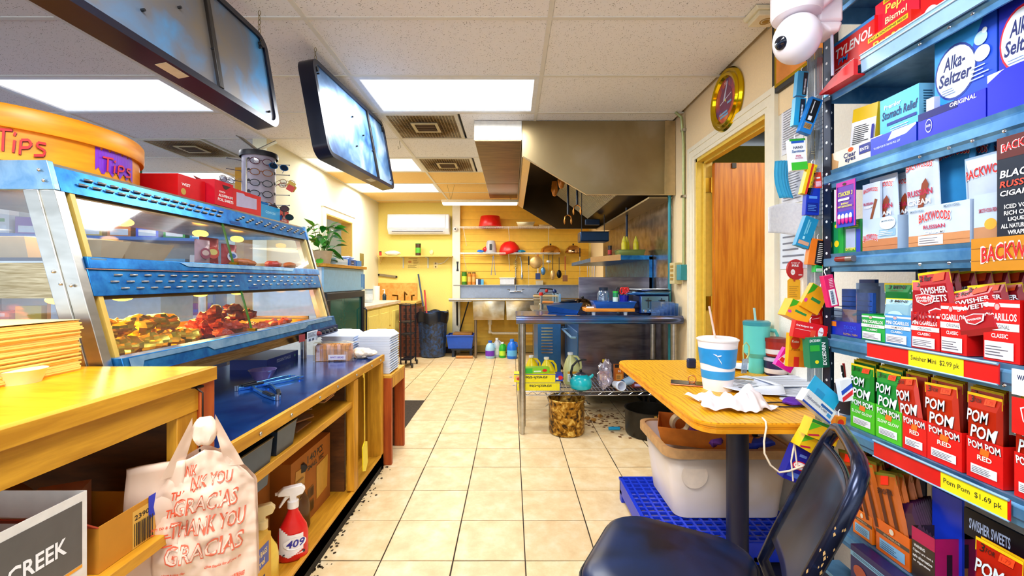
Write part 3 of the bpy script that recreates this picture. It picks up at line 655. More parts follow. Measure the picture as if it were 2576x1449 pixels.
# ---------------- glasses display
gd=thing('glasses_display','round white pegboard column displaying reading glasses','display stand',(-1.52,2.60,zt))
GR=.09
G().lathe([(GR+.02,0),(GR+.02,.01),(GR,.014),(GR,.40)],n=36,mat=M('#b9b4c8',.35)).build('column',None,gd,smooth=True)
G().lathe([(GR+.012,.385),(GR+.014,.40),(GR+.012,.415),(0,.416)],n=36,mat=M('#23242c',.4),cap=False).build('cap',None,gd,smooth=True)
hole=G().lathe([(.009,-.001),(.009,.001)],n=12,ax='x').mesh('peg_hole',M('#2c2a34',.6))
peg=G().tube([(0,0,0),(.07,0,.004)],.0022,6).ball((.072,0,.004),.004,8,6).mesh('peg',M('#6a6a78',.3,.8),60)
for j in range(6):
    for a in (-95,5,40,75,140,200):
        ra=math.radians(a);z=.05+j*.062
        o=bpy.data.objects.new('peg_hole',hole);C.objects.link(o);o.parent=gd;o.location=((GR+.0005)*math.cos(ra),(GR+.0005)*math.sin(ra),z);o.rotation_euler=(0,0,ra)
    for a in (25,215):
        ra=math.radians(a);o=bpy.data.objects.new('peg',peg);C.objects.link(o);o.parent=gd;o.location=(GR*math.cos(ra),GR*math.sin(ra),z);o.rotation_euler=(0,0,ra)
def specs(col,lens,label,loc,rz,s=1.0,sun=False):
    t=thing('reading_glasses',label,'glasses',loc,rz,'glasses on the display');lw,lh=.026*s,.019*s
    for sg_ in (-1,1):
        pts=[(sg_*(.034*s)+lw*math.cos(a)*(1 if abs(math.cos(a)) <.9 else 1),0,lh*math.sin(a)*(1.08 if math.sin(a) >0 else .95)) for a in [k*math.pi/9 for k in range(18)]]
        G().tube(pts,.0024*s,6,closed=True).build('rim',col,t,smooth=80)
        G().add(pts,[tuple(range(18))]).build('lens',lens,t)
        G().tube([(sg_*.060*s,0,.004),(sg_*.066*s,.01,.004),(sg_*.068*s,.08*s,.002),(sg_*.066*s,.10*s,-.012)],.0018*s,6).build('temple',col,t,smooth=80)
    G().tube([(-.01*s,0,.004),(0,-.003,.008),(.01*s,0,.004)],.002*s,6).build('bridge',col,t,smooth=80)
    return t
clr=glassmat('#f4f8ff',.15,.05)
cols=[('#5a2440','plum framed'),('#9a5a20','tortoise framed'),('#22303a','dark teal framed'),('#1a1a24','black framed'),('#8a4a1c','round brown framed')]
cdir=math.atan2(-2.62,1.50) # towards the camera
for i,(c,w_) in enumerate(cols):
    a=cdir+.12;z=zt+.345-.063*i
    specs(M(c,.25),clr,'%s reading glasses, %s row on the front of the glasses column' %(w_,('top','second','third','fourth','lowest')[i]),(-1.52+(GR+.012)*math.cos(a),2.60+(GR+.012)*math.sin(a),z),a+math.pi/2,.95)
specs(M('#1a6ab0',.25),M('#203048',.1),'blue rimmed sunglasses at upper right of the glasses column',(-1.52+.13,2.58,zt+.33),.9,.9)
specs(M('#1c1c20',.25),M('#402030',.1),'dark sunglasses at lower right of the glasses column',(-1.52+.14,2.56,zt+.08),.6,.9)
specs(M('#1c1c20',.25),M('#16303a',.1),'black sunglasses hanging low beside the potted plant',(-1.52+.15,2.60,zt+.035),.8,.9)
for i,(a,z,c) in enumerate(((10,.25,'#c8a030'),(20,.235,'#b88a20'),(5,.225,'#d0483c'),(205,.25,'#d8d4e8'),(215,.235,'#c8c0d8'))):
    ra=math.radians(a);x=-1.52+(GR+.07)*math.cos(ra);y=2.60+(GR+.07)*math.sin(ra)
    specs(M(('#8a5a1c','#c49028','#9a3020','#a07a50','#7a7080')[i],.3),clr,('amber reading glasses on right pegs, highest','gold reading glasses on right pegs, middle','red tagged reading glasses on right pegs, lowest','folded glasses with white tag on left pegs, upper','folded glasses with white tag on left pegs, lower')[i],(x,y,zt+z),ra+.6,.7)
    o=tag(G().box(-.02,.02,-.001,.001,-.03,.006).build('price_tag',M(('#d8b848','#e0c050','#d03428','#e4e0f0','#e4e0f0')[i],.5)),('yellow tag under the highest right glasses','gold tag under the middle right glasses','red tag under the lowest right glasses','white tag on the upper left glasses','white tag on the lower left glasses')[i],'tag');o.location=(x+.03*math.cos(ra),y,zt+z-.005);o.rotation_euler=(0,.5,ra+.4)
for i,(a,b) in enumerate((((-1.55,2.56),-.6),((-1.48,2.60),.5))):
    o=tag(G().box(-.07,.07,-.05,.05,0,.004).box(-.055,.055,-.035,.035,.004,.0055).build('hand_mirror',M('#5a5650',.3)),('flat tilted mirror on top of the glasses column, left','thin tilted mirror on top of the glasses column, right')[i],'mirror');o.location=(a[0]-.0,a[1],zt+.455);o.rotation_euler=(.2,-b*1.1,.3)
# ---------------- dome on white post
t=thing('wall_camera','small white ball camera on the end of white partition','camera',(-2.30,YN-.002,2.36))
G().lathe([(.035,0),(.035,-.03)],ax='y',n=20).build('mount',M('#e8e8ea',.3),t,smooth=True)
G().ball((0,-.055,0),.042,20,14).build('housing',M('#eeeeee',.3),t,smooth=80);G().ball((-.004,-.088,-.012),(.018,.012,.018),14,10).build('lens',black,t,smooth=80)
# ================================================================ LEFT DETAILS
# paper stack, tub
t=thing('paper_stack','tall stack of cream deli paper sheets on the amber counter','paper stack',(-1.33,1.05,CW),.04)
sm_=G().box(-.17,.17,-.11,.11,0,.0042).mesh('sheet',M('#f3c768',.8,var=.05));rr=random.Random(9)
for i in range(28):
    o=bpy.data.objects.new('sheet',sm_);C.objects.link(o);o.parent=t;o.location=(rr.uniform(-.004,.006),rr.uniform(-.004,.004),.0048*i);o.rotation_euler=(0,0,rr.uniform(-.015,.015))
G().sheet(lambda a,b: (-.17+.34*a,-.11+.22*b,.137+.012*math.sin(3*a)*(1-b)),8,4).build('top_sheet',M('#f8d996',.8),t,solid=.001)
tag(G().lathe([(.035,0),(.045,.03),(.047,.032),(.0,.034)],(-1.16,1.02,CW),24,cap=True).build('lid_tub',M('#f2e2b8',.5),smooth=True),'small cream plastic tub beside the deli paper stack','tub')
# on steel counter
carton((-1.42,2.50,CS),.34,.20,.055,M('#0c2f9c',.35),'dark blue flat carton lying under the warmer at the far end',rz=q,front=[('t','ESSENTIALS',.10,.022,.15,.018,'#b8c8f0'),('e',.30,.03,.008,.008,'#7ad0b0')])
t=tag(G().lathe([(.035,0),(.06,.05),(.062,.052),(.058,.052),(.033,.004),(0,.004)],(-1.21,2.10,CS),24,cap=False).build('plastic_bowl',M('#8a7ac0',.15,0,alpha=.7),smooth=True),'clear violet plastic bowl on the steel counter under the warmer','bowl')
t=thing('bread_loaf','bagged golden sliced bread loaf on the steel counter end','bread',(-1.08,2.64,CS),.1)
g=G()
for i in range(9):
    x=-.1+.022*i;g.prism([(-.045,0),(.045,0),(.05,.07),(.04,.09),(0,.1),(-.04,.09),(-.05,.07)],'x',x,x+.019)
b_=g.build('slices',M('#e39a2c',.7,var=.12),t)
G().sheet(lambda a,b: (-.11+.24*a,-.057-.004*math.sin(20*a),.002+.1*b),12,4).sheet(lambda a,b: (-.11+.24*a,-.057+.114*b,.106+.004*math.sin(14*a+5*b)),12,6).build('wrapper',glassmat('#fff4e0',.25,.12),t)
g=G();prints(g,(-.02,-.061,.01),(1,0,0),(0,0,1),[('r',0,0,.1,.03,'#e8e4f4'),('t','WHITE BREAD',.01,.008,.08,.012,'#5a3ab0')]);g.build('label',None,t)
crumple_blob('white_cloth','crumpled white towel on the far corner of steel counter','cloth',(-.93,2.70,CS+.028),(.075,.06,.028),M('#eadccb',.9),.6,16,60,22)
def tongs(loc,rz,label):
    t=thing('tongs',label,'tongs',loc,rz)
    for s_ in (-1,1):
        G().prism([(-.14,s_*.001),(-.05,s_*.02),(.08,s_*.03),(.14,s_*.028),(.14,s_*.036),(.08,s_*.04),(-.05,s_*.03),(-.14,s_*.012)][::s_],'z',0,.014).build('arm',M('#6ab0e8',.25,.9),t,bev=.001)
        G().prism([(-.12,s_*.004),(-.04,s_*.018),(-.04,s_*.034),(-.12,s_*.02)][::s_],'z',.012,.022).build('grip',black,t,bev=.002)
        G().lathe([(.001,0),(.016,.002),(.018,.006)],(.145,s_*.030,.004),12,cap=True).build('scoop',M('#6ab0e8',.25,.9),t,smooth=True)
    G().lathe([(.008,0),(.008,.022)],(-.142,0,0),12).build('pivot',steel,t)
tongs((-1.04,1.85,CS+.001),2.3,'steel tongs with black grips lying open on the blue counter');tongs((-1.14,2.02,CS+.001),1.1,'second pair of steel tongs, under the warmer edge')
# foam clamshells on a wooden stand
t=thing('wooden_stand','small red brown wooden stand at the end of the counter','stand',(0,0,0))
G().box(-1.40,-.79,2.84,3.20,.57,.59).build('top',grainmat('#c88a1c','#e8b03c',(1,8,8)),t,bev=.002)
for x in (-.81,-1.38):
    for y in (2.84,3.17): G().box(x-.03 if x <-1 else x-.05,x+.02 if x >-1 else x+.02,y,y+.03,0,.57).build('leg',wood_red,t,bev=.002)
G().box(-.815,-.79,2.87,3.17,.50,.57).build('apron',wood_yz,t)
G().box(-1.38,-.84,3.18,3.195,0,.57).build('back_panel',wood_dk,t)
foam=M('#dfeaff',.6,var=.02)
g=G();w=.10
g.prism([(-w,0),(w,0),(w+.012,.012),(w+.012,.016),(-w-.012,.016),(-w-.012,.012)],'y',-.10,.10)
fc=g.mesh('foam_container',foam)
lid=G()
lid.hexa([(-.112,-.10,.016),(.112,-.10,.016),(.112,.10,.016),(-.112,.10,.016)],[(-.085,-.075,.045),(.085,-.075,.045),(.085,.075,.045),(-.085,.075,.045)])
lid.hexa([(-.04,-.07,.045),(.04,-.07,.045),(.04,.07,.045),(-.04,.07,.045)],[(-.03,-.06,.05),(.03,-.06,.05),(.03,.06,.05),(-.03,.06,.05)])
lidm=lid.mesh('lid',foam)
for k,(x,y,n) in enumerate(((-.915,2.98,15),(-1.165,2.99,15))):
    for i in range(n):
        o=bpy.data.objects.new('foam_container',fc);C.objects.link(o);o.location=(x+rr.uniform(-.002,.002),y+rr.uniform(-.002,.002),.592+.0165*i)
        tag(o,('white foam food container in the stack at the aisle side of the wooden stand','white foam food container in the stack behind the bread loaf')[k] if i <n-1 else ('topmost white foam container of the aisle side stack','topmost white foam container of the stack behind the bread')[k],'food container',('foam containers in the aisle side stack','foam containers in the inner stack')[k])
        if i == n-1: l=bpy.data.objects.new('lid',lidm);C.objects.link(l);l.parent=o
# under counter goods
def xcarton(y0,y1,z0,z1,depth,mat,label,cat='box',prn=(),X=CX-.03,name='cardboard_box',open_=True,tilt=0):
    """carton with its printed face toward the aisle (+x); print x runs from near to far"""
    t=thing(name,label,cat,(X,(y0+y1)/2,z0),tilt);w=y1-y0;h=z1-z0;g=G()
    if open_:
        g.add([(-depth,-w/2,0),(0,-w/2,0),(0,w/2,0),(-depth,w/2,0),(-depth,-w/2,h),(0,-w/2,h),(0,w/2,h),(-depth,w/2,h)],[(0,3,2,1),(0,1,5,4),(1,2,6,5),(2,3,7,6),(3,0,4,7)])
        g.build('carton_body',mat,t,solid=.003)
    else: g.box(-depth,0,-w/2,w/2,0,h);g.build('carton_body',mat,t)
    if prn: g=G();prints(g,(0,-w/2,0),(0,1,0),(0,0,1),list(prn));g.build('front_print',None,t)
    return t
card=M('#c8861e',.8,var=.06,scale=12);card_d=M('#9a5c14',.8,var=.08,scale=12)
xcarton(.60,.875,.603,.79,.34,M('#e9e4dc',.7),'white carton with grey band and orange lettering on the upper shelf',prn=[('r',0,.045,.265,.125,'#5d5a56'),('r',0,.038,.265,.006,'#f0a020'),('t','CREEK',.135,.085,.10,.032,'#ffffff'),('e',.105,.098,.018,.022,'#d08a2c'),('e',.105,.098,.010,.013,'#5d5a56'),('t','PORTION CONTROL',.045,.020,.14,.012,'#4a4440',0,False),('t','CONDIMENTS',-.0,-.02+.02,.19,.016,'#b8741c'),('p',[(.21,.0),(.255,.0),(.26,.02),(.24,.026),(.21,.02)],'#e8b040'),('p',[(.03,.11),(.05,.11),(.05,.165),(.03,.165)],'#2a8ac8'),('p',[(.06,.11),(.075,.11),(.085,.16),(.07,.16)],'#2a8ac8')])
t=xcarton(.90,1.055,.603,.70,.30,card,'open brown cardboard box with barcode beside the white carton',prn=[('r',.08,.0,.06,.085,'#e2b04c'),('t','23902',.085,.062,.05,.012,'#221a10')]+[('r',.084+.0045*i,.004,.002+.001*(i %3),.052,'#221a10') for i in range(11)])
G().add([(.001,.045,.045),(.001,.077,.05),(.001,.077,.10),(.001,.045,.10)],[(0,1,2,3)]).build('blue_tape',M('#1030c0',.4),t)
G().add([(-.30,-.077,.097),(-.30,.077,.097),(-.42,.06,.19),(-.42,-.07,.2)],[(0,1,2,3)]).build('flap',card_d,t,solid=.003)
G().add([(0,-.077,.097),(-.30,-.077,.097),(-.28,-.12,.14),(-.02,-.11,.13)],[(0,1,2,3)]).build('flap',M('#a03410',.7),t,solid=.003)
carton((-1.02,.96,.605),.09,.14,.13,M('#c07a50',.8),'small open paper packet inside the open cardboard box','packet',rz=.5)
snack((-1.10,.86,.605),.12,.22,('#8a3a28','#6a2a1c','#a8583c'),'brown tortilla chip bag behind the white carton',q)
# steel bins hung under the counter
def bin_(y0,y1,z0,z1,label):
    g=G();x0,x1=-1.1,CX-.015
    t=thing('steel_bin',label,'bin',((x0+x1)/2,(y0+y1)/2,z0));a,b,h=(x1-x0)/2,(y1-y0)/2,z1-z0
    g.add([(-a,-b*.85,0),(a*.92,-b*.85,0),(a*.92,b*.85,0),(-a,b*.85,0),(-a,-b,h),(a,-b,h),(a,b,h),(-a,b,h)],[(0,3,2,1),(0,1,5,4),(1,2,6,5),(2,3,7,6),(3,0,4,7)])
    g.build('pan',M('#44546c',.35,.7),t,solid=.003);G().tube([(-a,-b,h),(a,-b,h),(a,b,h),(-a,b,h)],.004,6,closed=True).build('rim',M('#5a4a2a',.35,.8),t)
bin_(1.30,1.53,.50,.66,'grey steel bin under the blue counter, nearer to the carrier bags');bin_(1.56,1.70,.577,.67,'darker steel bin behind the first, on the middle shelf')
kraft=M('#b07a4a',.8,var=.1,scale=20)
for i in range(9):
    g=G();w,h,d=.07,.13,.006
    g.box(-w,w,-h/2,h/2,0,d);g.box(-w*.6,w*.6,h/2,h/2+.02,0,d*.6)
    o=g.build('paper_bag',kraft,bev=.001);o.location=(-1.0+rr.uniform(-.06,.07),1.86+.035*i+rr.uniform(-.02,.02),.577+.011*i);o.rotation_euler=(rr.uniform(-.03,.03),0,rr.uniform(-.8,.8))
    tag(o,'folded brown paper bag loose on the middle shelf' if i <8 else 'uppermost folded brown paper bag on the middle shelf','paper bag','folded paper bags on the middle shelf')
xcarton(1.86,2.26,.09,.42,.32,M('#a8641a',.8,var=.06,scale=12),'tall brown cardboard box with taped paper labels on the bottom shelf',open_=False,prn=[('t','140',.15,.27,.09,.035,'#22160a'),('t','PCS',.25,.27,.06,.035,'#22160a'),('t','SMALL',.15,.235,.10,.022,'#22160a'),('t','FSC',.27,.235,.05,.022,'#22160a'),('p',[(.02,.12),(.11,.13),(.13,.27),(.04,.28)],'#c99436'),('p',[(.24,.06),(.36,.07),(.37,.23),(.24,.22)],'#d0a040'),('r',.15,.10,.06,.05,'#7a4a14'),('r',.15,.035,.06,.05,'#7a4a14')]+[('r',.155+.011*i,.105,.005,.04,'#2a1a0a') for i in range(5)]+[('r',.155+.011*i,.04,.005,.04,'#2a1a0a') for i in range(5)]+lines(.04,.14,.07,.1,6,'#7a5a20'),X=-.95)
xcarton(1.66,1.84,.09,.40,.28,card_d,'dark cardboard box behind the spray bottles, printed with black letters',open_=False,prn=[('t','FSC',.04,.17,.06,.03,'#22160a'),('t','MIX',.03,.13,.07,.02,'#22160a'),('t','SMALL',.02,.06,.12,.03,'#22160a')],X=-1.03)
xcarton(1.43,1.58,.09,.30,.2,M('#d9a53a',.7),'small yellow carton of bags beside the spray bottles',open_=False,prn=[('r',.02,.11,.115,.075,'#4a58a8'),('t','TACO BAGS',.03,.15,.095,.02,'#f0d890'),('t','Barrel',.04,.12,.07,.02,'#f0d890'),('r',.06,.03,.05,.05,'#3a3a70')],X=-.88)
def spray(loc,body,noz,label,prn=None,swoosh=None,rz=0):
    """trigger spray bottle facing -y locally"""
    t=thing('spray_bottle',label,'spray bottle',loc,rz)
    prof=[(.050,.028,0),(.056,.034,.01),(.056,.034,.10),(.050,.030,.13),(.036,.024,.155),(.020,.018,.19),(.017,.017,.215)]
    g=G();n=20;vs=[]
    for a,b,z in prof:
        for i in range(n):
            th=2*math.pi*i/n;vs.append((a*math.cos(th),b*math.sin(th),z))
    g.add(vs,[(j*n+i,j*n+(i+1) %n,(j+1)*n+(i+1) %n,(j+1)*n+i) for j in range(len(prof)-1) for i in range(n)]+[tuple(range(n))[::-1],tuple(range((len(prof)-1)*n,len(prof)*n))])
    g.build('bottle',M(body,.3),t,smooth=60)
    G().lathe([(.021,.205),(.021,.232),(.015,.236)],n=20).build('collar',M(noz,.35),t,smooth=True)
    G().prism([(-.055,.262),(-.055,.275),(-.035,.290),(.03,.292),(.045,.275),(.035,.255),(.012,.25),(.012,.232),(-.012,.232),(-.014,.255)],'y',-.013,.013).build('head',M(noz,.35),t,bev=.003)
    G().prism([(-.02,.258),(-.03,.255),(-.052,.215),(-.046,.213),(-.022,.243),(-.010,.25)],'y',-.007,.007).build('trigger',M(noz,.35),t,bev=.002)
    G().lathe([(.006,-.064),(.007,-.052)],(0,0,.270),10,ax='x').build('nozzle',M(noz,.35),t)
    if prn:
        g=G();prints(g,(-.05,-.0345,0),(1,0,0),(0,0,1),prn)
        g.v=[(x,y+.034*(1-math.sqrt(max(0,1-(min(abs(x),.055)/.0565)**2))),z) for x,y,z in g.v];g.build('label',None,t)
    return t
spray((-.885,1.75,.092),'#e02020','#f4f0ee','red and white spray cleaner bottle with white trigger, labelled in blue numerals',[('r',.1*k_/14,.02+.05*abs(k_/14-.3),.1/14+.0002,.105-.05*k_/14,'#f3f0f4') for k_ in range(12)]+[ ('e',.055,.075,.042,.024,'#f8f8ff'),('t','409',.022,.060,.066,.03,'#2a2a98',.2),('r',.012,.028,.08,.010,'#1a1a2a'),('t','100% OF GREASE & GRIME',.015,.030,.07,.006,'#ffffff')],rz=.5)
spray((-.925,1.60,.092),'#eecb55','#f3dca0','pale yellow spray bottle beside the red one, cream trigger',[('r',.0,.02,.06,.05,'#33384a'),('t','9',.02,.03,.02,.03,'#e8e8e8')],rz=.5)
spray((-.97,1.95,.092),'#5c3a18','#14141a','dark spray bottle with black trigger behind the red one',rz=.5)
t=thing('fly_swatter','yellow fly swatter hanging from the counter edge by its handle','fly swatter',(-.805,2.36,.68))
G().tube([(0,0,0),(0,.002,-.12),(.0,.004,-.24),(0,.006,-.36)],.0035,6).tube([(0,0,0),(0,-.015,.01),(0,-.012,.03),(0,0,.02),(0,0,0)],.003,6).build('handle',M('#d8b030',.4),t,smooth=80)
G().prism([(-.03,-.37),(.004,-.345),(.045,-.36),(.055,-.48),(.02,-.515),(-.02,-.50)],'x',-.002,.002).build('paddle',M('#f0dc10',.4),t)
# carrier bags on the hook
bagm=M('#e9c9b0',.45,var=.05,scale=8,bump=.35)
def rag(fn,nu=22,nv=26,amp=.008,sc=14,seed=0):
    g=G();g.sheet(fn,nu,nv)
    g.v=[tuple(Vector(p)+Vector((.3,1,.3))*0+Vector((0,noise.noise(Vector(p)*sc+Vector((seed,0,0)))*amp*2+noise.noise(Vector(p)*sc*3)*amp*.6,0))) for p in g.v]
    return g
t=thing('carrier_bag','white plastic thank you carrier bags hanging by a knot from the hook','carrier bag',(-.785,1.105,.855),.56);t.scale=(.78,.8,1.0)
def front(a,b):
    z=-.07-.36*b+.02*math.sin(6*a)*(b >.9);k=min(1,b*3.5)
    hw=.055+.085*k;sh=.035*(1-min(1,b*5))
    return (-hw+2*hw*a+.01*b,-.03*math.sin(math.pi*a)*k-.014,z-abs(a-.5)*sh)
g=rag(front,44,48,.011,16,2);pv=list(g.v);g.build('front_sheet',bagm,t,smooth=60,solid=.0008)
rag(lambda a,b: (front(a,b)[0]*1.04,.03*math.sin(math.pi*a)+.01,front(a,b)[2]),24,26,.006,15,5).build('back_sheet',bagm,t,smooth=60)
g=G();g.ball((0,0,-.025),(.036,.026,.04),18,12);g.jitter(.014,32).build('knot',M('#f0d8c0',.5),t,smooth=50)
for s_ in (-1,1): rag(lambda a,b,s_=s_: (s_*(.03+.03*b+.05*a*b)+.0*a,-.015-.02*a,-.03-.09*b+.05*a*(1-b)),8,10,.006,22,7+s_).build('handle',bagm,t,smooth=60)
def draped(items,mat_parent,nm,amp=.007,x0=-.12,z0=-.42):
    g=G();prints(g,(0,0,0),(1,0,0),(0,0,1),items,step=.0002,off=0)
    out=[]
    for x,y,z in g.v:
        X_,Z_=x+x0,z+z0;b=(-.07-Z_)/.36;k=min(1,max(0,b*3.5));hw=.055+.085*k;a=min(1,max(0,(X_-.01*b+hw)/(2*hw)))
        yy=-.03*math.sin(math.pi*a)*k-.014;p=Vector((X_,yy,Z_));yy += noise.noise(p*16+Vector((2,0,0)))*.022+noise.noise(p*48)*.0066
        out.append((X_,yy-.003+y,Z_))
    g.v=out;return g.build(nm,None,mat_parent)
rc='#e0502c'
its=[]
for s_,x,y,w,h in (('THANK',.03,.295,.07,.026),('NK YOU',.085,.262,.11,.03),('GRACIAS',.04,.205,.17,.042),('THANK YOU',.03,.15,.20,.042),('GRACIAS',.015,.088,.21,.046)):
    its.append(('t',s_,x,y,w,h,'#e2684a',.15));its.append(('t',s_,x+.0035,y+.004,w-.007,h-.008,'#f0cdb6',.15,False))
its += [('t','Have a nice day',.01,.058,.06,.009,rc,.3),('t','Give thanks for all you do',.12,.058,.10,.009,rc,.3),('t','WARNING: TO AVOID DANGER OF SUFFOCATION KEEP THIS PLASTIC BAG AWAY FROM BABIES',.0,.012,.23,.011,rc,.2)]
draped(its,t,'bag_print')
t=thing('carrier_bag','folded bundle of cream carrier bags behind and left of the hanging ones','carrier bag',(-.86,1.045,.77),.5)
g=rag(lambda a,b: (-.055+.115*a-.02*b,.01*math.sin(3*a),-.30*b),14,18,.005,14,9);g.build('bag_bundle',bagm,t,smooth=60,solid=.012)
g=G();prints(g,(-.07,-.016,-.23),(1,0,0),(0,0,1),[('t','THANK',.10,.14,.05,.02,rc,.15),('t','THANK',.09,.10,.05,.02,rc,.15),('t','Please return to a store',.02,.075,.10,.009,rc,.2)]+lines(.015,.03,.09,.04,6,rc,.5));g.build('bag_print',None,t)
# ---------------- hanging menu boards (seen from behind)
def board(A,B,CC,D,label,panels,sticker):
    """A near top, B far top, CC far bottom, D near bottom; seen back faces the aisle"""
    A,B,CC,D=[Vector(p) for p in (A,B,CC,D)];o=(A+B+CC+D)/4
    ex=(B-A);L=ex.length;ex.normalize();ez=((A-D)+(B-CC))/2;Hh=ez.length;ez=(ez-ex*ez.dot(ex)).normalized();ey=ez.cross(ex) # ey points away from the aisle
    t=thing('menu_board',label,'menu board',o);R=Matrix((ex,ey,ez)).transposed().to_4x4();t.matrix_world=Matrix.Translation(o) @ R
    a,b=L/2,Hh/2;rc_=.07
    def rr_(w,h,r,n=6):
        return [(sx*(w-r)+r*math.cos(math.radians(k)),sz*(h-r)+r*math.sin(math.radians(k))) for sx,sz,k0 in ((1,1,0),(-1,1,90),(-1,-1,180),(1,-1,270)) for k in [k0+90*i/n for i in range(n+1)]]
    out,inn=rr_(a,b,rc_),rr_(a-.028,b-.028,rc_-.025);n=len(out)
    g=G();th=.085
    vs=[(x,-.0,z) for x,z in out]+[(x,0,z) for x,z in inn]+[(x,th,z) for x,z in out]+[(x,.012,z) for x,z in inn]
    fs=[]
    for i in range(n):
        j=(i+1) %n;fs += [(i,j,n+j,n+i),(i,2*n+i,2*n+j,j),(n+i,n+j,3*n+j,3*n+i)]
    fs.append([2*n+i for i in range(n)]);g.add(vs,fs);g.build('frame',M('#0d1226',.3,.2),t,smooth=True)
    x=-a+.028
    for (w,c) in panels:
        g=G();nn=8;pts=[(min(max(px,x),x+w-.006),pz) for px,pz in inn]
        g.add([(px,.010,pz) for px,pz in pts],[tuple(range(len(pts)))]);g.build('back_panel',c,t)
        x += w
        if x <a-.05: G().box(x-.014,x+.008,-.004,.011,-b+.028,b-.028).build('divider_bar',M('#1a1410',.4),t,bev=.002)
    for px,pz in [(-a+.06,b-.08),(a-.06,b-.08),(a-.07,-b+.07),(-.1,.1),(-.12,-.1),(.05,.02),(.2,-.05)]: G().lathe([(.005,-.002),(.005,.010)],(px,0,pz),8,ax='y').build('rivet',black,t)
    G().box(sticker-.05,sticker+.05,.01,.05,-b-.0015,-b).build('sticker',M('#d8d8c8',.4),t)
    for px in (-a+.05,a-.05):
        G().lathe([(.014,-.004),(.014,.010)],(px,0,b-.06),12,ax='y').build('hanger_hole',black,t)
        top=(CEIL-(o+ex*px+ez*b).z);g=G();p0=Vector((px,.01,b-.05));up=R.to_3x3().inverted() @ Vector((0,0,1))
        k=max(3,int((top+.05)/.022))
        for i in range(k):
            c_=p0+up*(.022*(i+.5));s1=Vector((1,0,0)) if i %2 else Vector((0,1,0))
            g.tube([c_+up*.013*math.cos(w_)+s1*.006*math.sin(w_) for w_ in [m_*math.pi/4 for m_ in range(8)]],.0014,5,closed=True)
        g.build('chain',M('#8a7a50',.4,.9),t)
    return t
pm=bpy.data.materials.new('smeared_metal');pm.use_nodes=True
def smear(m,c0,c1,c2,sc):
    nt=m.node_tree;L=nt.links;b=nt.nodes['Principled BSDF'];tc=nt.nodes.new('ShaderNodeTexCoord');n=nt.nodes.new('ShaderNodeTexNoise');n.inputs['Scale'].default_value=sc;n.inputs['Detail'].default_value=5;n.inputs['Distortion'].default_value=.8
    L.new(tc.outputs['Object'],n.inputs['Vector']);r=nt.nodes.new('ShaderNodeValToRGB');e=r.color_ramp.elements;e[0].position=.35;e[0].color=lin(c0);e[1].position=.7;e[1].color=lin(c2);x=e.new(.52);x.color=lin(c1)
    L.new(n.outputs['Fac'],r.inputs[0]);L.new(r.outputs[0],b.inputs['Base Color']);b.inputs['Roughness'].default_value=.4;b.inputs['Metallic'].default_value=.4
smear(pm,'#7c7264','#6e7078','#4a90c8',3.0)
pm2=bpy.data.materials.new('smeared_pale_metal');pm2.use_nodes=True;smear(pm2,'#1c4a80','#5a86b4','#a8c0dc',4.0)
fb=at(708,320,2.13);ft=at(668,95,2.13)
board((-1.26,.90,ft.z+.01),ft,fb,(-1.18,.90,fb.z-.03),'large dark framed menu board back hanging nearest, over the warmer',[(.25,pm),(.55,pm),(.5,pm)],.0)
board(at(785,138,2.36),at(966,312,3.56),at(985,475,3.56),at(838,392,2.36),'second hanging menu board back with pale blue smeared panels',[(.80,pm2),(.5,pm2)],.12)
G().tube([(-1.05,4.05,CEIL),(-1.05,4.05,CEIL-.02),(-1.04,4.05,CEIL-.06),(-1.06,4.05,CEIL-.075),(-1.065,4.05,CEIL-.05)],.003,6).build('ceiling_hook',steel);tag(bpy.data.objects['ceiling_hook'],'small wire hook hanging from ceiling beside the first vent','hook')
# ---------------- shop side, seen through the warmer and over it
t=thing('snack_shelf','tall shop gondola shelf with coloured snack boxes beyond the warmer','shelf',(-3.9,4.2,0),.35)
for z in (.3,.75,1.2,1.6): G().box(-.9,.9,-.2,.2,z,z+.03).build('shelf_board',M('#3a7ac8',.5),t)
G().box(-.9,.9,.2,.22,0,1.9).build('back_panel',M('#e8e4dc',.6),t)
for x in (-.92,.9): G().box(x,x+.02,-.2,.22,0,1.9).build('side_panel',M('#20407c',.5),t)
hues=['#d82020','#2050d8','#e8e0d8','#f0c020','#30a040','#8030a0','#f08020','#20a0c8']
mw=Matrix.Translation((-3.9,4.2,0)) @ Matrix.Rotation(.35,4,'Z');nm_={'#d82020': 'red','#2050d8': 'blue','#e8e0d8': 'white','#f0c020': 'yellow','#30a040': 'green','#8030a0': 'purple','#f08020': 'orange','#20a0c8': 'turquoise'}
for li,z in enumerate((.78,1.23,1.63)):
    for k in range(8):
        x=-.78+.22*k;c=hues[(k*3+li*5) %8];p=mw @ Vector((x,-.02,z))
        carton(tuple(p),.18,.12,.16+.04*((k+li) %3),M(c,.4),'%s snack box on the %s shop shelf, %s from the left' %(nm_[c],('lower','middle','top')[li],('first','second','third','fourth','fifth','sixth','seventh','eighth')[k]),rz=.35,front=[('r',.02,.02,.14,.06,'#f4f0e8'),('r',.03,.11,.12,.03,hues[(k+li+2) %8])],group='snack boxes on the shop shelf')
carton((-2.95,3.3,1.15),.75,.3,.12,M('#d03a30',.5),'long red shop sign box seen through the warmer glass','sign',front=[('t','PIZZA & SNACKS',.15,.035,.5,.05,'#ffffff'),('e',.08,.06,.04,.04,'#2a9a5a')],name='shop_sign')
t=thing('shop_stand','white shop display stand carrying the red sign box','display stand',(-2.95,3.3,0));G().box(-.4,.4,-.16,.16,0,1.12).build('body',M('#dce6f0',.5),t,bev=.004);G().box(-.42,.42,-.18,.18,1.12,1.15).build('top',M('#f0f0f0',.4),t)
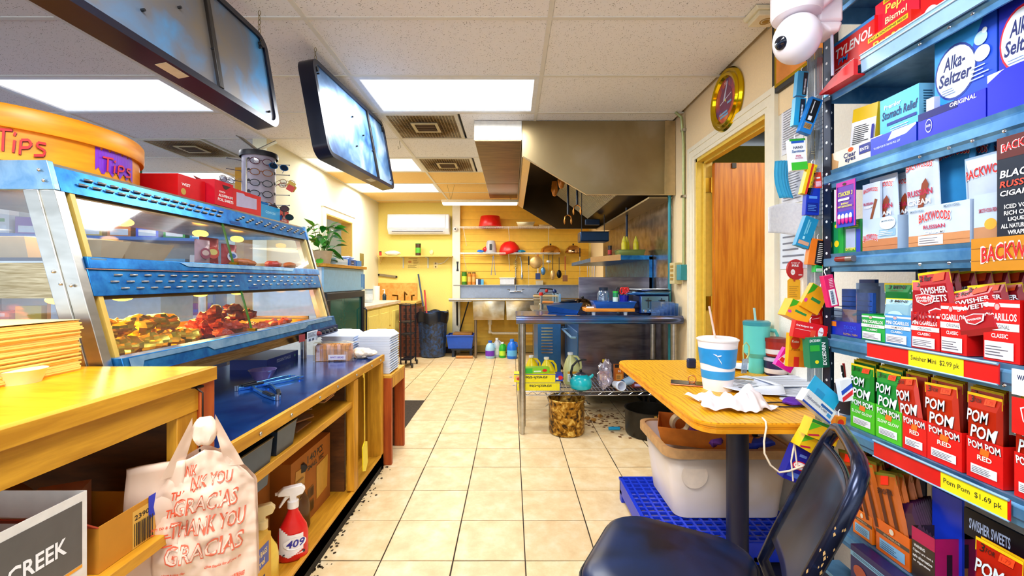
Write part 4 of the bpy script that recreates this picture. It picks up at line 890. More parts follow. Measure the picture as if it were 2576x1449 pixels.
# ================================================================ HOOD
YH,YHE=3.53,5.85
hb=bpy.data.materials.new('hood_steel');hb.use_nodes=True;smear(hb,'#94825f','#9f8e6a','#aea186',1.6)
hb.node_tree.nodes['Principled BSDF'].inputs['Metallic'].default_value=.85;hb.node_tree.nodes['Principled BSDF'].inputs['Roughness'].default_value=.32
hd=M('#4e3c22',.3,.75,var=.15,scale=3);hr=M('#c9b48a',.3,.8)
t=thing('extractor_hood','large brushed steel extractor hood with sloping cut away end over the cooking line','hood',(0,0,0))
a=at(1315,303,YH);zb=Zv(490,YH);zc=Zv(395,YH);xa=Xu(1316,YH);xb=Xu(1475,YH)
prof=[(xa,CEIL-.003),(xa,zc),(xb,zb),(XR-.004,zb),(XR-.004,CEIL-.003)]
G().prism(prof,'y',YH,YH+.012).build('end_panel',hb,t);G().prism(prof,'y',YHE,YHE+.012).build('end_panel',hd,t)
G().box(Xu(1672,YH),XR-.003,YH-.006,YH,zb+.002,CEIL-.003).build('edge_strip',hr,t)
G().tube([(xa,YH-.002,zc),(xb,YH-.002,zb),(XR-.004,YH-.002,zb)],.006,6).build('hem',hr,t)
G().box(xa-.008,xa,YH,YHE,zc,CEIL-.003).build('front_panel',hb,t)
G().hexa([(xa+.0,YH,zc),(xa+.06,YH,zc-.035),(xa+.06,YHE,zc-.035),(xa,YHE,zc)],[(xa,YH,zc+.008),(xa+.06,YH,zc-.027),(xa+.06,YHE,zc-.027),(xa,YHE,zc+.008)]).build('front_lip',hr,t)
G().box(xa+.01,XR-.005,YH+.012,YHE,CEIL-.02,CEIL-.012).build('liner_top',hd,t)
# filter bank slopes from high in the middle down toward the wall
f0,f1=(.60,2.36),(1.02,2.04)
dxx,dzz=f1[0]-f0[0],f1[1]-f0[1];nrm=Vector((-dzz,0,dxx)).normalized()*-.02
G().prism([(f0[0],f0[1]+.02),(f1[0],f1[1]+.02),(f1[0],f1[1]+.03),(f0[0],f0[1]+.03)],'y',YH+.05,YHE).build('filter_backing',M('#1c140c',.5),t)
fm=G().prism([(f0[0],f0[1]),(f1[0],f1[1]),(f1[0],f1[1]+.015),(f0[0],f0[1]+.015)],'y',-.009,.009).mesh('baffle',M('#f6e8c4',.4,.3))
y=YH+.10
while y <YHE-.05:
    o=bpy.data.objects.new('baffle',fm);C.objects.link(o);o.parent=t;o.location=(0,y,0);y += .045
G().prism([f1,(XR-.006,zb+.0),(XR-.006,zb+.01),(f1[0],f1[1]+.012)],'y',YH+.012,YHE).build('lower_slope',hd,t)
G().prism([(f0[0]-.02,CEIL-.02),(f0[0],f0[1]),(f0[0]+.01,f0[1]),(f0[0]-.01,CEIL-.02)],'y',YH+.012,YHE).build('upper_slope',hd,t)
G().box(XR-.20,XR-.006,YH+.05,YHE,zb-.02,zb-.005).build('grease_gutter',hr,t)
for (u,v,Y) in ((1395,470,4.9),(1412,448,4.4)):
    p=at(u,v,Y);G().lathe([(.03,.06),(.035,0),(.04,-.04),(.02,-.10),(0,-.11)],p,14).build('lamp_jar',M('#e08a30',.25,.3),t,smooth=True)
for (u,v0,v1,Y) in ((1429,465,540,4.5),(1452,480,515,4.3)):
    p=at(u,v1,Y);top=Vector((p.x,Y,2.4));G().tube([top,p],.012,8).build('drop_pipe',M('#11182a',.4),t,smooth=True)
    for s_ in (-1,1): G().tube([p,p+Vector((s_*.03,0,-.02)),p+Vector((s_*.035,0,-.05))],.006,8).lathe([(.010,-.05),(.010,-.08),(.004,-.10)],p+Vector((s_*.035,0,0)),8).build('nozzle',M('#d08a3c',.25,.9),t,smooth=True)
t=thing('air_duct','long rectangular steel supply air box left of the hood','duct',(0,0,0))
G().box(Xu(1193,YH),xa-.012,YH,6.0,Zv(352,YH),CEIL-.003).build('casing',M('#f0efe9',.35,.3),t)
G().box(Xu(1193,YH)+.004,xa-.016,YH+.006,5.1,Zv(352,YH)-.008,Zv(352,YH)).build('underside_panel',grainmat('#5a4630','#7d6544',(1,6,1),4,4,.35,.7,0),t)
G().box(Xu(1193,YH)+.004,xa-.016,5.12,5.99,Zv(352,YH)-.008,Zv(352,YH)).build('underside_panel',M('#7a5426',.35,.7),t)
area('hood_fill',(.75,4.6,2.42),.3,1.2,5,(1,.8,.5))  # fill light added inside the hood to brighten the baffles
tag(G().box(XR-.005,XR-.0005,3.60,6.3,.0,Zv(500,3.60)).build('wall_panel',grainmat('#7d7468','#b0a89e',(1,4,4),3,3,.22,.85,0,'steel_sheet')),'brushed steel sheet lining the wall behind the cooking line','wall panel')
# ================================================================ PREP TABLE
pt_blue=grainmat('#1a48a8','#3f86d8',(3,3,3),5,4,.14,.85,0,'blue_reflection_table')  # table steel, blue reflection painted into the colour
TZ=.93;TY0,TY1=3.31,4.0;TX0,TX1=.035,1.325
t=thing('prep_table','blue tinted steel prep table on round legs with rolled front edge','table',(0,0,0))
G().box(TX0,TX1,TY0+.02,TY1,TZ-.03,TZ).build('table_top',pt_blue,t)
G().tube([(TX0,TY0+.02,TZ-.02),(TX1-.01,TY0+.02,TZ-.02)],.033,16).build('rolled_edge',grainmat('#7a5c48','#3a78c0',(1,1,1),3,3,.2,.85,0,'edge_steel'),t,smooth=True)
for x in (.085,1.285):
    for y in (3.42,3.93): G().lathe([(.018,0),(.021,.06),(.026,.061),(.026,TZ-.03)],(x,y,0),16).build('leg',steel,t,smooth=True)
wz=.335
def wire_shelf(name,x0,x1,y0,y1,z,parent,mat,pitch=.028,cross=3,truss=True):
    G().tube([(x0,y0,z),(x1,y0,z),(x1,y1,z),(x0,y1,z)],.004,6,closed=True).build('rim_wire',mat,parent)
    m=G().tube([(0,y0,0),(0,y1,0)],.0022,4).mesh('cross_wire',mat);x=x0+pitch
    while x <x1:
        o=bpy.data.objects.new('cross_wire',m);C.objects.link(o);o.parent=parent;o.location=(x,0,z+.004);x += pitch
    for i in range(cross): yy=y0+(y1-y0)*(i+1)/(cross+1);G().tube([(x0,yy,z),(x1,yy,z)],.003,4).build('long_wire',mat,parent)
    if truss:
        G().tube([(x0,y0,z-.03),(x1,y0,z-.03)],.004,6).build('rim_wire',mat,parent);k=int((x1-x0)/.04)
        G().tube([(x0+(x1-x0)*i/k,y0,z-.002-(i %2)*.026) for i in range(k+1)],.0025,4).build('truss_wire',mat,parent)
chrome=M('#c8ccd4',.15,1.0)
wire_shelf('x',.085,1.285,3.42,3.93,wz,t,chrome)
# things on the table
t=thing('cutting_board','thick orange wooden board raised on white feet on the prep table','board',(0,0,0))
G().box(.60,1.0,3.50,3.78,TZ+.028,TZ+.055).build('plank',grainmat('#c86a10','#f09a28',(1,8,8)),t,bev=.004)
for x in (.67,.93):
    for y in (3.53,3.75): G().lathe([(.014,TZ+.001),(.018,TZ+.029)],(x,y,0),10).build('foot',M('#e8eef8',.4),t)
def pan(loc,sx,sy,h,mat,label,name='pan',cat='pan',rz=0,flare=.88,rim=.004):
    t=thing(name,label,cat,loc,rz);g=G();a,b=sx/2,sy/2
    g.add([(-a*flare,-b*flare,0),(a*flare,-b*flare,0),(a*flare,b*flare,0),(-a*flare,b*flare,0),(-a,-b,h),(a,-b,h),(a,b,h),(-a,b,h)],[(0,3,2,1),(0,1,5,4),(1,2,6,5),(2,3,7,6),(3,0,4,7)])
    g.build('pan_body',mat,t,solid=.002,bev=.006);G().tube([(-a,-b,h),(a,-b,h),(a,b,h),(-a,b,h)],rim,6,closed=True).build('rim',mat,t);return t
pan((.84,3.60,TZ+.056),.34,.20,.052,M('#2a6ad0',.3,.6),'blue reflecting steel pan on the raised wooden board')
pz=TZ+.060
t=thing('glass_jar','clear jar with dark lid and orange contents in the blue pan','jar',(.765,3.61,pz))
G().lathe([(.042,0),(.05,.02),(.05,.11),(.035,.14)],n=20).build('glass_body',glassmat('#9cc8f0',.2,.12),t,smooth=True)
G().lathe([(.038,.14),(.04,.165),(.0,.17)],n=20,cap=False).build('lid',M('#0e2038',.4),t,smooth=True);G().lathe([(.04,.004),(.044,.03),(0,.034)],n=16,cap=False).build('contents',M('#d07820',.7),t)
def can(loc,r,h,cols,label,cat='can',name='spice_can',lid='#2a7a2a',group=None):
    t=thing(name,label,cat,loc,group=group);G().lathe([(r,0),(r,h)],n=18).build('can_body',M(cols[0],.35),t,smooth=True)
    G().lathe([(r*1.03,h),(r*1.03,h+.014),(0,h+.015)],n=18,cap=False).build('lid',M(lid,.4),t,smooth=True)
    G().lathe([(r*1.01,h*.25),(r*1.01,h*.7)],n=18,cap=False).build('label',M(cols[1],.4),t,smooth=True);return t
can((.865,3.60,pz),.022,.12,('#1a8a5a','#d8f0e8'),'green lidded spice can beside the jar in the blue pan',lid='#30c040')
t=thing('utensil_cup','dark blue cup in the pan holding the red scissors','cup',(.935,3.60,pz));G().lathe([(.034,0),(.04,.10),(.037,.10),(.032,.005),(0,.005)],n=18,cap=False).build('cup_body',M('#10189a',.3),t,smooth=True)
def scissors(x,y,col,label,rz,tilt):
    t=thing('scissors',label,'scissors',(x,y,pz+.02),rz);t.rotation_euler=(tilt,0,rz)
    for s_ in (-1,1):
        G().prism([(s_*.001,0),(s_*.012,.01),(-s_*.008,.09),(-s_*.014,.09)][::s_],'y',s_*.002,s_*.002+.002).build('blade',chrome,t)
        G().tube([(s_*.016+.014*math.cos(k*math.pi/6),0,.118+.026*math.sin(k*math.pi/6)) for k in range(12)],.005,6,closed=True).build('finger_loop',M(col,.35),t,smooth=80)
scissors(.93,3.595,'#e81c1c','red handled scissors standing in the blue cup, left pair',0,.1);scissors(.955,3.61,'#e02828','red handled scissors in the blue cup, leaning right',.2,-.05)
scissors(.90,3.60,'#14141e','black handled scissors between spice can and red scissors',-.1,.05)
t=thing('toaster','four slot steel toaster under a stack of steel trays','toaster',(1.165,3.62,TZ))
G().box(-.125,.125,-.10,.10,.01,.165).build('housing',M('#1a2c5c',.25,.8),t,bev=.012,seg=3)
G().box(-.11,.11,-.106,-.10,.02,.155).build('front_plate',M('#6f9ccc',.25,.8),t,bev=.002)
for x in (-.055,.055):
    G().box(x-.003,x+.003,-.109,-.106,.06,.14).build('lever_slot',black,t);G().box(x-.022,x+.022,-.125,-.109,.115,.125).build('lever',black,t,bev=.002)
    for k in (-.025,.025): G().lathe([(.012,-.106),(.012,-.118)],(x+k,0,.035),12,ax='y').build('knob',M('#c8ccd4',.3,.9),t,smooth=True)
for i in range(4):
    o=pan((1.12+.01*i,3.62,TZ+.167+.011*i),.34-.02*i,.2,.010,M(('#6ab4e8','#9fc4e0','#20283c','#c8d4e4')[i],.25,.8),('lowest pale blue steel tray on the toaster','second steel tray on the toaster','dark tray, third of the stack on the toaster','uppermost steel tray on the toaster')[i],'serving_tray','tray',rz=.1*i,flare=.93)
t=thing('plastic_rack','clear stepped plastic packet rack at right end of the prep table','rack',(1.22,3.44,TZ+.002))
clearp=glassmat('#b8d8f8',.2,.12)
for i in range(6):
    G().box(-.09+.03*i,-.088+.03*i,-.05,.05,0,.03+.014*i).build('divider',clearp,t)
G().box(-.10,.09,-.055,.055,0,.004).build('base',clearp,t);G().box(-.09,.09,.052,.055,0,.11).build('back_panel',clearp,t);G().box(.086,.09,-.05,.055,0,.1).build('side_panel',clearp,t)
tag(G().box(-.03,.03,-.015,.015,0,.012).build('remote',M('#e8eef8',.4),bev=.003),'small white remote on the left end of the wooden board','remote').location=(.645,3.54,TZ+.056)
for i,(x,y,c) in enumerate(((.15,3.45,'#b88a5a'),(.30,3.5,'#9a7a58'),(.48,3.45,'#c89a50'))):
    o=G().prism([(-.06,-.03),(.05,-.04),(.07,.02),(-.04,.04)],'z',0,.003).build('wrapper',M(c,.5));o.location=(x,y,TZ+.001);tag(o,('flat brown wrapper at the left end of the prep table','flat brown wrapper, middle of three on the prep table','tan wrapper nearest the wooden board')[i],'wrapper')
# below: jugs, wrap boxes, kettle, bags
def jug(loc,col,label,s=1.0,rz=0,lidc='#e8f0fa',lab='#f4f6f0',lab2='#e8a020'):
    t=thing('jug',label,'jug',loc,rz);t.scale=(s,s,s)
    g=G();n=20;vs=[];pr=[(.070,.065,0),(.076,.07,.012),(.076,.07,.13),(.070,.064,.16),(.05,.048,.20),(.022,.022,.235),(.020,.020,.25)]
    for a,b,z in pr:
        for i in range(n):
            th=2*math.pi*i/n;c_,s_=math.cos(th),math.sin(th);k=(abs(c_)**4+abs(s_)**4)**-.25 if z <.16 else 1
            vs.append((a*c_*k*.9+(.0 if z <.14 else-.012*(z-.14)/.1),b*s_*k*.9,z))
    g.add(vs,[(j*n+i,j*n+(i+1) %n,(j+1)*n+(i+1) %n,(j+1)*n+i) for j in range(len(pr)-1) for i in range(n)]+[tuple(range(n))[::-1],tuple(range(6*n,7*n))]);g.build('bottle',M(col,.3,var=.03),t,smooth=60)
    G().tube([(.0,0,.232),(.045,0,.225),(.072,0,.19),(.078,0,.14),(.066,0,.10)],.010,8).build('handle',M(col,.3,var=.03),t,smooth=True)
    G().lathe([(.024,.243),(.024,.262),(0,.264)],(-.012,0,0),16,cap=False).build('lid',M(lidc,.4),t,smooth=True)
    g=G();prints(g,(-.045,-.0705,.03),(1,0,0),(0,0,1),[('r',0,0,.08,.085,lab),('r',0,.065,.08,.02,lab2)]+lines(.008,.01,.06,.05,6,'#2a5a8a'));g.build('label',None,t)
    return t
sz=wz+.007
jug((.18,3.72,sz),'#f4d818','yellow oil jug at the left end of the wire shelf, behind the wrap boxes',.86);jug((.30,3.58,sz),'#f6de10','yellow oil jug nearer the kettle, behind the wrap boxes',.9,0,'#f0e8d8');jug((.51,3.66,sz),'#d8dc9a','pale half empty oil jug behind the turquoise kettle',1.0)
def xwrap(loc,w,d,h,label,rz=0,txt=True,c='#f2e410'):
    t=carton(loc,w,d,h,M(c,.4),label,rz=rz,front=([('r',0,h*.9,w,h*.06,'#1a3a9a'),('e',.03,h*.5,.022,h*.3,'#f0b070'),('e',.035,h*.4,.014,h*.18,'#c8301c'),('r',w-.004,0,.004,h,'#1a4ac0')] if txt else [('r',0,0,w*.3,h,'#3ac040'),('e',w*.8,h*.5,.02,h*.3,'#e02020'),('r',w*.35,h*.2,w*.3,h*.3,'#e8f8f0')]),name='wrap_box')
    if txt: # lettering printed upside down
        g=G();prints(g,(w*.80,-d/2-.001,h*.72),(-1,0,0),(0,0,-1),[('t','stretch-tite',0,0,w*.52,h*.36,'#1c2a20')]+[('r',w*.85,.004,.02,.004,'#2a6ac0')]);g.v=[(x,-d/2-.0012-(i %1),z) for i,(x,y,z) in enumerate(g.v)];g.build('lettering',None,t)
        for c_ in t.children:
            if c_.name.startswith('lettering'): c_.location=(-w/2,0,0)
    return t
xwrap((.215,3.47,sz),.34,.10,.065,'yellow cling film box lying lowest, printed upside down');xwrap((.185,3.475,sz+.0655),.33,.10,.065,'yellow cling film box on top of the lowest one, printed upside down')
xwrap((.36,3.50,sz+.066),.10,.09,.055,'red and blue fruit printed box end beside the cling film boxes',txt=False,c='#2040c0')
xwrap((.20,3.49,sz+.131),.20,.08,.04,'green and yellow bag box lying on top of the cling film',.15,txt=False,c='#8ad028')
t=thing('kettle','turquoise kettle with curved black handle on the wire shelf','kettle',(.555,3.47,sz))
G().lathe([(.06,0),(.082,.012),(.09,.04),(.086,.07),(.07,.10),(.045,.118)],n=28).build('body',M('#18b8c8',.2),t,smooth=True)
G().lathe([(.046,.116),(.042,.125),(.02,.134),(0,.136)],n=20,cap=False).build('lid',M('#4a4a5a',.3,.4),t,smooth=True);G().ball((0,0,.146),.012,12,8).build('lid_knob',black,t,smooth=80)
G().tube([(.07,0,.09),(.09,0,.105),(.10,0,.118)],.014,10,r1=.009).build('spout',M('#18b8c8',.2),t,smooth=True)
G().tube([(-.062,0,.07),(-.078,0,.13),(-.066,0,.185),(-.03,0,.222),(.02,0,.235),(.045,0,.232)],.011,10,r1=.006).build('handle',black,t,smooth=True)
def cup_stack(loc,rot,n,col,label,r=.035):
    t=thing('cup_stack',label,'cups',loc,rot=rot)
    cm=G().lathe([(r*.75,0),(r,.085),(r+.003,.087),(r-.001,.087),(r*.72,.003)],n=20,cap=False).mesh('cup',col,True)
    for i in range(n): o=bpy.data.objects.new('cup',cm);C.objects.link(o);o.parent=t;o.location=(0,0,.012*i)
    return t
clr2=glassmat('#d8e8ff',.25,.15)
cup_stack((.90,3.50,sz+.042),(0,1.45,.5),7,M('#a8cdf4',.3,var=.03),'pale blue stack of plastic cups lying on its side on the wire shelf')
cup_stack((.83,3.47,sz+.04),(1.5,0,.25),3,M('#dfe8fa',.3),'white cups in a clear bag facing front on the wire shelf')
t=crumple_blob('plastic_bag','clear crumpled plastic sleeve standing among the cups','plastic bag',(.76,3.55,sz+.11),(.06,.05,.11),glassmat('#f0eaff',.3,.22),.5,16,70,24)
t=thing('syrup_bottle','dark syrup bottle with yellow cap and orange label','bottle',(.80,3.72,sz));G().lathe([(.042,0),(.044,.10),(.03,.14),(.016,.16),(.016,.17)],n=20).build('bottle',M('#5a1a10',.2),t,smooth=True)
G().lathe([(.019,.168),(.019,.19),(0,.191)],n=16,cap=False).build('lid',M('#f0d020',.4),t,smooth=True);G().lathe([(.0445,.02),(.0448,.10)],n=20,cap=False).build('label',M('#f08c18',.4),t,smooth=True)
t=carton((.92,3.72,sz),.075,.05,.15,M('#d8741c',.4),'orange coffee carton with black top on the wire shelf',front=[('r',0,.125,.075,.025,'#2a1a10'),('r',.01,.02,.055,.05,'#f0a848'),('t','N',.03,.085,.02,.02,'#ffffff')]+lines(.015,.03,.045,.03,4),name='coffee_carton')
can((1.17,3.64,sz),.028,.17,('#58a8e8','#d0e8f8'),'small blue water bottle at right end of the wire shelf','bottle','water_bottle','#e8f4ff')
carton((1.05,3.56,sz),.14,.09,.045,M('#7a2a1c',.5),'dark red snack carton on the wire shelf near the desk',front=[('r',.02,.01,.06,.02,'#c8b8e8')])
# pots on the floor
pot_m=bpy.data.materials.new('burnt_pot');pot_m.use_nodes=True;smear(pot_m,'#2a1a0a','#a87820','#ecd074',26)
pot_m.node_tree.nodes['Principled BSDF'].inputs['Metallic'].default_value=.7
t=thing('stock_pot','scorched golden stock pot under the prep table','pot',(.44,3.46,0));G().lathe([(.0,.004),(.135,.004),(.142,.02),(.142,.26),(.150,.275),(.147,.28),(.136,.26),(.136,.02),(0,.02)],n=36,cap=False).build('pot_body',pot_m,t,smooth=True)
G().tube([(.13,-.05,.24),(.17,-.06,.235),(.175,0,.215),(.17,.05,.235),(.135,.05,.24)],.004,6).tube([(-.14,-.03,.24),(-.16,-.03,.22),(-.165,.02,.20),(-.14,.03,.22)],.004,6).build('handle',steel,t,smooth=80)
t=thing('black_pot','wide dark cooking pot on the floor behind the storage bin','pot',(1.08,3.42,0));G().lathe([(0,.004),(.165,.004),(.175,.02),(.178,.20),(.183,.205),(.172,.203),(.168,.02),(0,.02)],n=40,cap=False).build('pot_body',M('#2a2620',.4,.5,var=.2),t,smooth=True);G().box(-.09,-.04,-.175,-.168,.15,.16).build('handle_plate',M('#d8a040',.3,.9),t)
G().box(-.01,.01,-.184,-.176,.165,.195).build('rivet',M('#f0c868',.3,.9),t)
tag(G().lathe([(.013,-.045),(.013,.045)],ax='x',n=12).build('lighter',M('#18a0d8',.3)),'blue disposable lighter on the dirty tiles beside the dark pot','lighter').location=(.83,3.5,.015)
for i,(x,y) in enumerate(((.66,3.75),(.70,3.7),(.78,3.8))): crumple_blob('onion_scrap',('brown scrap behind the golden stock pot','second brown scrap right of the golden stock pot','third brown scrap nearest the lighter')[i],'food scrap',(x,y,.02),(.025,.02,.016),M('#a87830',.8),.5,30,90+i,10)
# pipes, outlet, extinguisher
tl=M('#2a8a98',.35,.3)
t=tag(G().tube([(1.305,3.57,.002),(1.305,3.57,Zv(492,3.57))],.013,10).build('gas_pipe',tl,smooth=True),'thin teal vertical pipe from the hood down behind prep table','pipe')
t=thing('conduit','bent metal electrical conduit running down the wall to the outlets','conduit',(0,0,0));yc=3.33
G().tube([(1.27,yc+.02,CEIL-.004),(1.31,yc,CEIL-.05),(1.322,yc,CEIL-.2),(1.326,yc,CEIL-.25),(1.326,yc,1.33)],.011,10).build('pipe',M('#a8b078',.35,.4),t,smooth=True)
for z in (CEIL-.16,1.85): G().box(1.31,1.339,yc-.02,yc+.02,z,z+.02).build('strap',chrome,t)
t=thing('outlet_box','yellowed double outlet with grey junction box on the wall','outlet',(XR-.0005,3.40,1.215))
G().box(-.05,0,-.10,-.02,.0,.12).build('junction_box',M('#3a9aa8',.4,.3),t,bev=.003);G().box(-.06,0,.0,.10,-.03,.14).build('outlet_body',M('#d8c890',.4),t,bev=.003)
for z in (.01,.04,.08,.11): G().box(-.063,-.06,.02,.08,z-.01,z+.008).build('socket',M('#a8802a',.5),t)
t=thing('fire_extinguisher','small red and white extinguisher behind the right table leg','extinguisher',(1.24,3.8,.30));G().lathe([(.03,0),(.032,.02),(.032,.13),(.015,.16)],n=16).build('cylinder',M('#d82020',.3),t,smooth=True);G().lathe([(.016,.16),(.02,.22)],n=12).build('valve',M('#20202a',.4),t);G().lathe([(.033,.04),(.033,.10)],n=16,cap=False).build('label',M('#f0f0f4',.4),t,smooth=True);G().box(-.03,.03,-.01,.01,-.30,0).build('bracket',black,t)
# ================================================================ COOKING LINE
rg=thing('range','steel cooking range seen from its side behind the prep table','range',(0,0,0));ry=4.08;side=grainmat('#6e6a7c','#9a98a6',(1,1,6),3,3,.25,.85,0,'range_side')
rx=Xu(1456,ry)
G().box(rx,XR-.01,ry,ry+.02,.12,Zv(697,ry)).build('side_panel',side,rg,bev=.003)
G().box(rx+.01,XR-.01,ry+.02,6.0,.12,.86).build('oven_body',M('#3f66a0',.3,.7),rg)
G().box(rx+.01,XR-.01,ry+.02,6.0,.86,.89).build('cook_top',M('#262a38',.4,.5),rg)
for y in (4.4,4.9,5.4,5.8):
    for x in (.85,1.15): G().box(x-.11,x+.11,y-.11,y-.10,.89,.905).box(x-.11,x+.11,y+.10,y+.11,.89,.905).box(x-.11,x-.10,y-.11,y+.11,.89,.905).box(x+.10,x+.11,y-.11,y+.11,.89,.905).box(x-.005,x+.005,y-.11,y+.11,.89,.905).build('grate',black,rg)
for y in (4.35,4.55,4.9,5.1,5.4): G().lathe([(.02,0),(.018,-.03)],(rx+.01,y,.80),12,ax='x').build('knob',black,rg)
for y0,y1 in ((4.12,5.0),(5.05,5.95)):
    G().box(rx-.01,rx+.01,y0,y1,.22,.72).build('oven_door',M('#5a88c0',.3,.7),rg,bev=.004)
    G().tube([(rx-.01,y0+.06,.66),(rx-.055,y0+.07,.66),(rx-.055,y1-.07,.66),(rx-.01,y1-.06,.66)],.012,8).build('handle',steel_ltblue,rg,smooth=True)
G().box(XR-.04,XR-.01,ry,6.0,.89,1.44).build('back_riser',steel_blue,rg)
G().prism([(1.03,ry),(XR-.01,ry),(XR-.01,5.9),(.82,5.9),(.84,ry+.5)],'z',1.41,1.45).build('over_shelf',steel_blue,rg)
G().prism([(1.03,ry-.002),(.838,ry+.5),(.84,ry+.53),(1.03,ry+.02)],'z',1.405,1.46).build('shelf_lip',M('#b08a5c',.4,.5),rg)
for x in (.68,1.28):
    for y in (4.15,5.9): G().lathe([(.02,0),(.025,.12)],(x,y,0),10).build('leg',black,rg)
pan((1.16,4.25,1.452),.26,.18,.055,M('#8a9a50',.4,.3),'olive green plastic tub on the range shelf','tub','tub')
for i,(x,y) in enumerate(((1.10,4.22),(1.14,4.28),(1.22,4.24))):
    t=thing('squeeze_bottle',('yellow squeeze bottle in the green tub, left','yellow squeeze bottle in the green tub, middle','yellow squeeze bottle in the green tub, right of the pipe')[i],'squeeze bottle',(x,y,1.458));G().lathe([(.026,0),(.028,.01),(.028,.12),(.022,.135)],n=16).build('bottle',M('#f0e020',.35),t,smooth=True);G().lathe([(.025,.135),(.02,.15),(.005,.19)],n=12).build('nozzle',M('#f4e850',.35),t,smooth=True)
can((1.00,4.4,1.452),.02,.10,('#1a1420','#d03030'),'dark sauce bottle with red label on the range shelf','bottle','sauce_bottle','#14141a')
tag(G().tube([(1.20,4.5,1.453),(1.20,4.5,2.05)],.012,8).build('stand_pipe',M('#0e1c38',.35,.5),smooth=True),'dark blue upright pipe behind the yellow squeeze bottles','pipe')
crumple_blob('blue_rag','blue rag lying on the left end of the range shelf','cloth',(.98,4.62,1.458),(.07,.05,.014),M('#2a5ad0',.7),.5,20,77,16)
# hanging steel tray under the hood
p=at(1487,595,4.6);t=thing('drip_tray','dark blue steel tray hanging below the hood end','tray',p);G().box(-.13,.17,-.10,.10,-.06,.045).build('tray_body',M('#1f3a5c',.3,.7),t,bev=.012,seg=3);G().tube([(-.10,0,.045),(-.10,0,CEIL-p.z-.02)],.004,6).tube([(.14,0,.045),(.14,0,zb-p.z)],.004,6).build('hanger',black,t)
p=at(1490,560,5.4);t=thing('junction_box','small dark steel box on far end panel of the hood','box',p);G().box(-.09,.09,-.03,.03,-.03,.04).build('box_body',M('#34496a',.3,.6),t,bev=.006)
# griddle and fittings beyond the table
t=thing('griddle','low steel griddle stand with raised splash sides left of the range','griddle',(0,0,0));gx0,gx1=.30,rx-.07
G().box(gx0,gx1,4.95,5.75,.10,.84).build('cabinet',M('#3a72ac',.3,.7),t,bev=.003)
for i in range(9): G().box(gx0+.04,gx0+.17,4.938,4.95,.38+.035*i,.395+.035*i).build('louvre',chrome,t)
G().box(gx0-.05,gx1,4.9,5.8,.84,.88).build('griddle_plate',M('#9a9488',.3,.8),t)
G().box(gx0,gx1,5.78,5.80,.88,1.03).build('rear_splash',steel_warm,t);G().prism([(gx1-.02,.88),(gx1,.88),(gx1,1.06),(gx1-.02,1.06)],'y',4.95,5.8).build('side_splash',steel_ltblue,t)
G().box(gx0-.04,gx1+.0,5.1,5.3,1.02,1.03).build('cutting_rail',M('#d8b880',.4),t)
t=thing('gas_valve','gas valve with round red knob beside the griddle','valve',(.34,4.98,.88));G().lathe([(.03,0),(.03,.06),(.016,.07),(.016,.16)],n=12).lathe([(.01,-.09),(.01,.09)],(0,0,.12),8,ax='x').build('valve_body',M('#c8c0b0',.25,.9),t,smooth=True);G().lathe([(.022,.16),(.026,.17),(.022,.195),(0,.197)],n=14,cap=False).build('red_knob',M('#e02414',.4),t,smooth=True);G().tube([(0,.0,.15),(.05,.02,.19),(.14,.02,.20),(.22,.02,.17)],.004,6).build('feed_tube',M('#404858',.3,.8),t)
t=thing('frying_pan','steel frying pan with wooden handle tilted on the prep table end','frying pan',at(1435,768,3.95));t.rotation_euler=(0,-.15,0)
G().lathe([(0,0),(.07,0),(.10,.04),(.103,.042),(.097,.04),(.068,.004),(0,.004)],n=24,cap=False).build('pan_body',M('#5a6070',.25,.9),t,smooth=True);G().tube([(-.09,0,.035),(-.16,0,.05)],.006,6).build('handle_rod',steel,t);G().tube([(-.15,0,.048),(-.25,0,.066)],.012,10).build('wooden_handle',M('#c87828',.5),t,smooth=True)
t=thing('domed_lid','shiny dark domed pan lid behind the wooden board','lid',at(1452,768,3.98)+Vector((0.05,.0,0)));G().lathe([(.10,0),(.09,.03),(.06,.055),(0,.068)],n=24,cap=False).build('dome',M('#6a5438',.15,.95),t,smooth=True);G().ball((0,0,.075),.012,10,8).build('lid_knob',black,t,smooth=80)
t=thing('steel_chute','angled blue steel chute on the prep table, beside the frying pan','chute',(0,0,0));G().hexa([(.33,3.86,TZ+.001),(.55,3.62,TZ+.001),(.58,3.75,TZ+.001),(.40,3.96,TZ+.001)],[(.31,3.86,TZ+.06),(.56,3.60,TZ+.03),(.62,3.75,TZ+.09),(.40,3.96,TZ+.08)]).build('chute_body',M('#2a5c98',.3,.7),t)
t=thing('tap_assembly','upright dark steel tap with side handles above the griddle','tap',(.545,5.5,.881));G().tube([(0,0,0),(0,0,.18),(-.03,0,.22),(-.18,0,.23),(-.22,0,.17)],.008,8).build('spout',M('#20242e',.3,.8),t,smooth=True);G().ball((0,0,.19),.03,12,8).build('dial',M('#1a3a7a',.3),t,smooth=80);G().ball((-.10,0,.20),.022,12,8).build('red_dial',M('#d82020',.4),t,smooth=80)
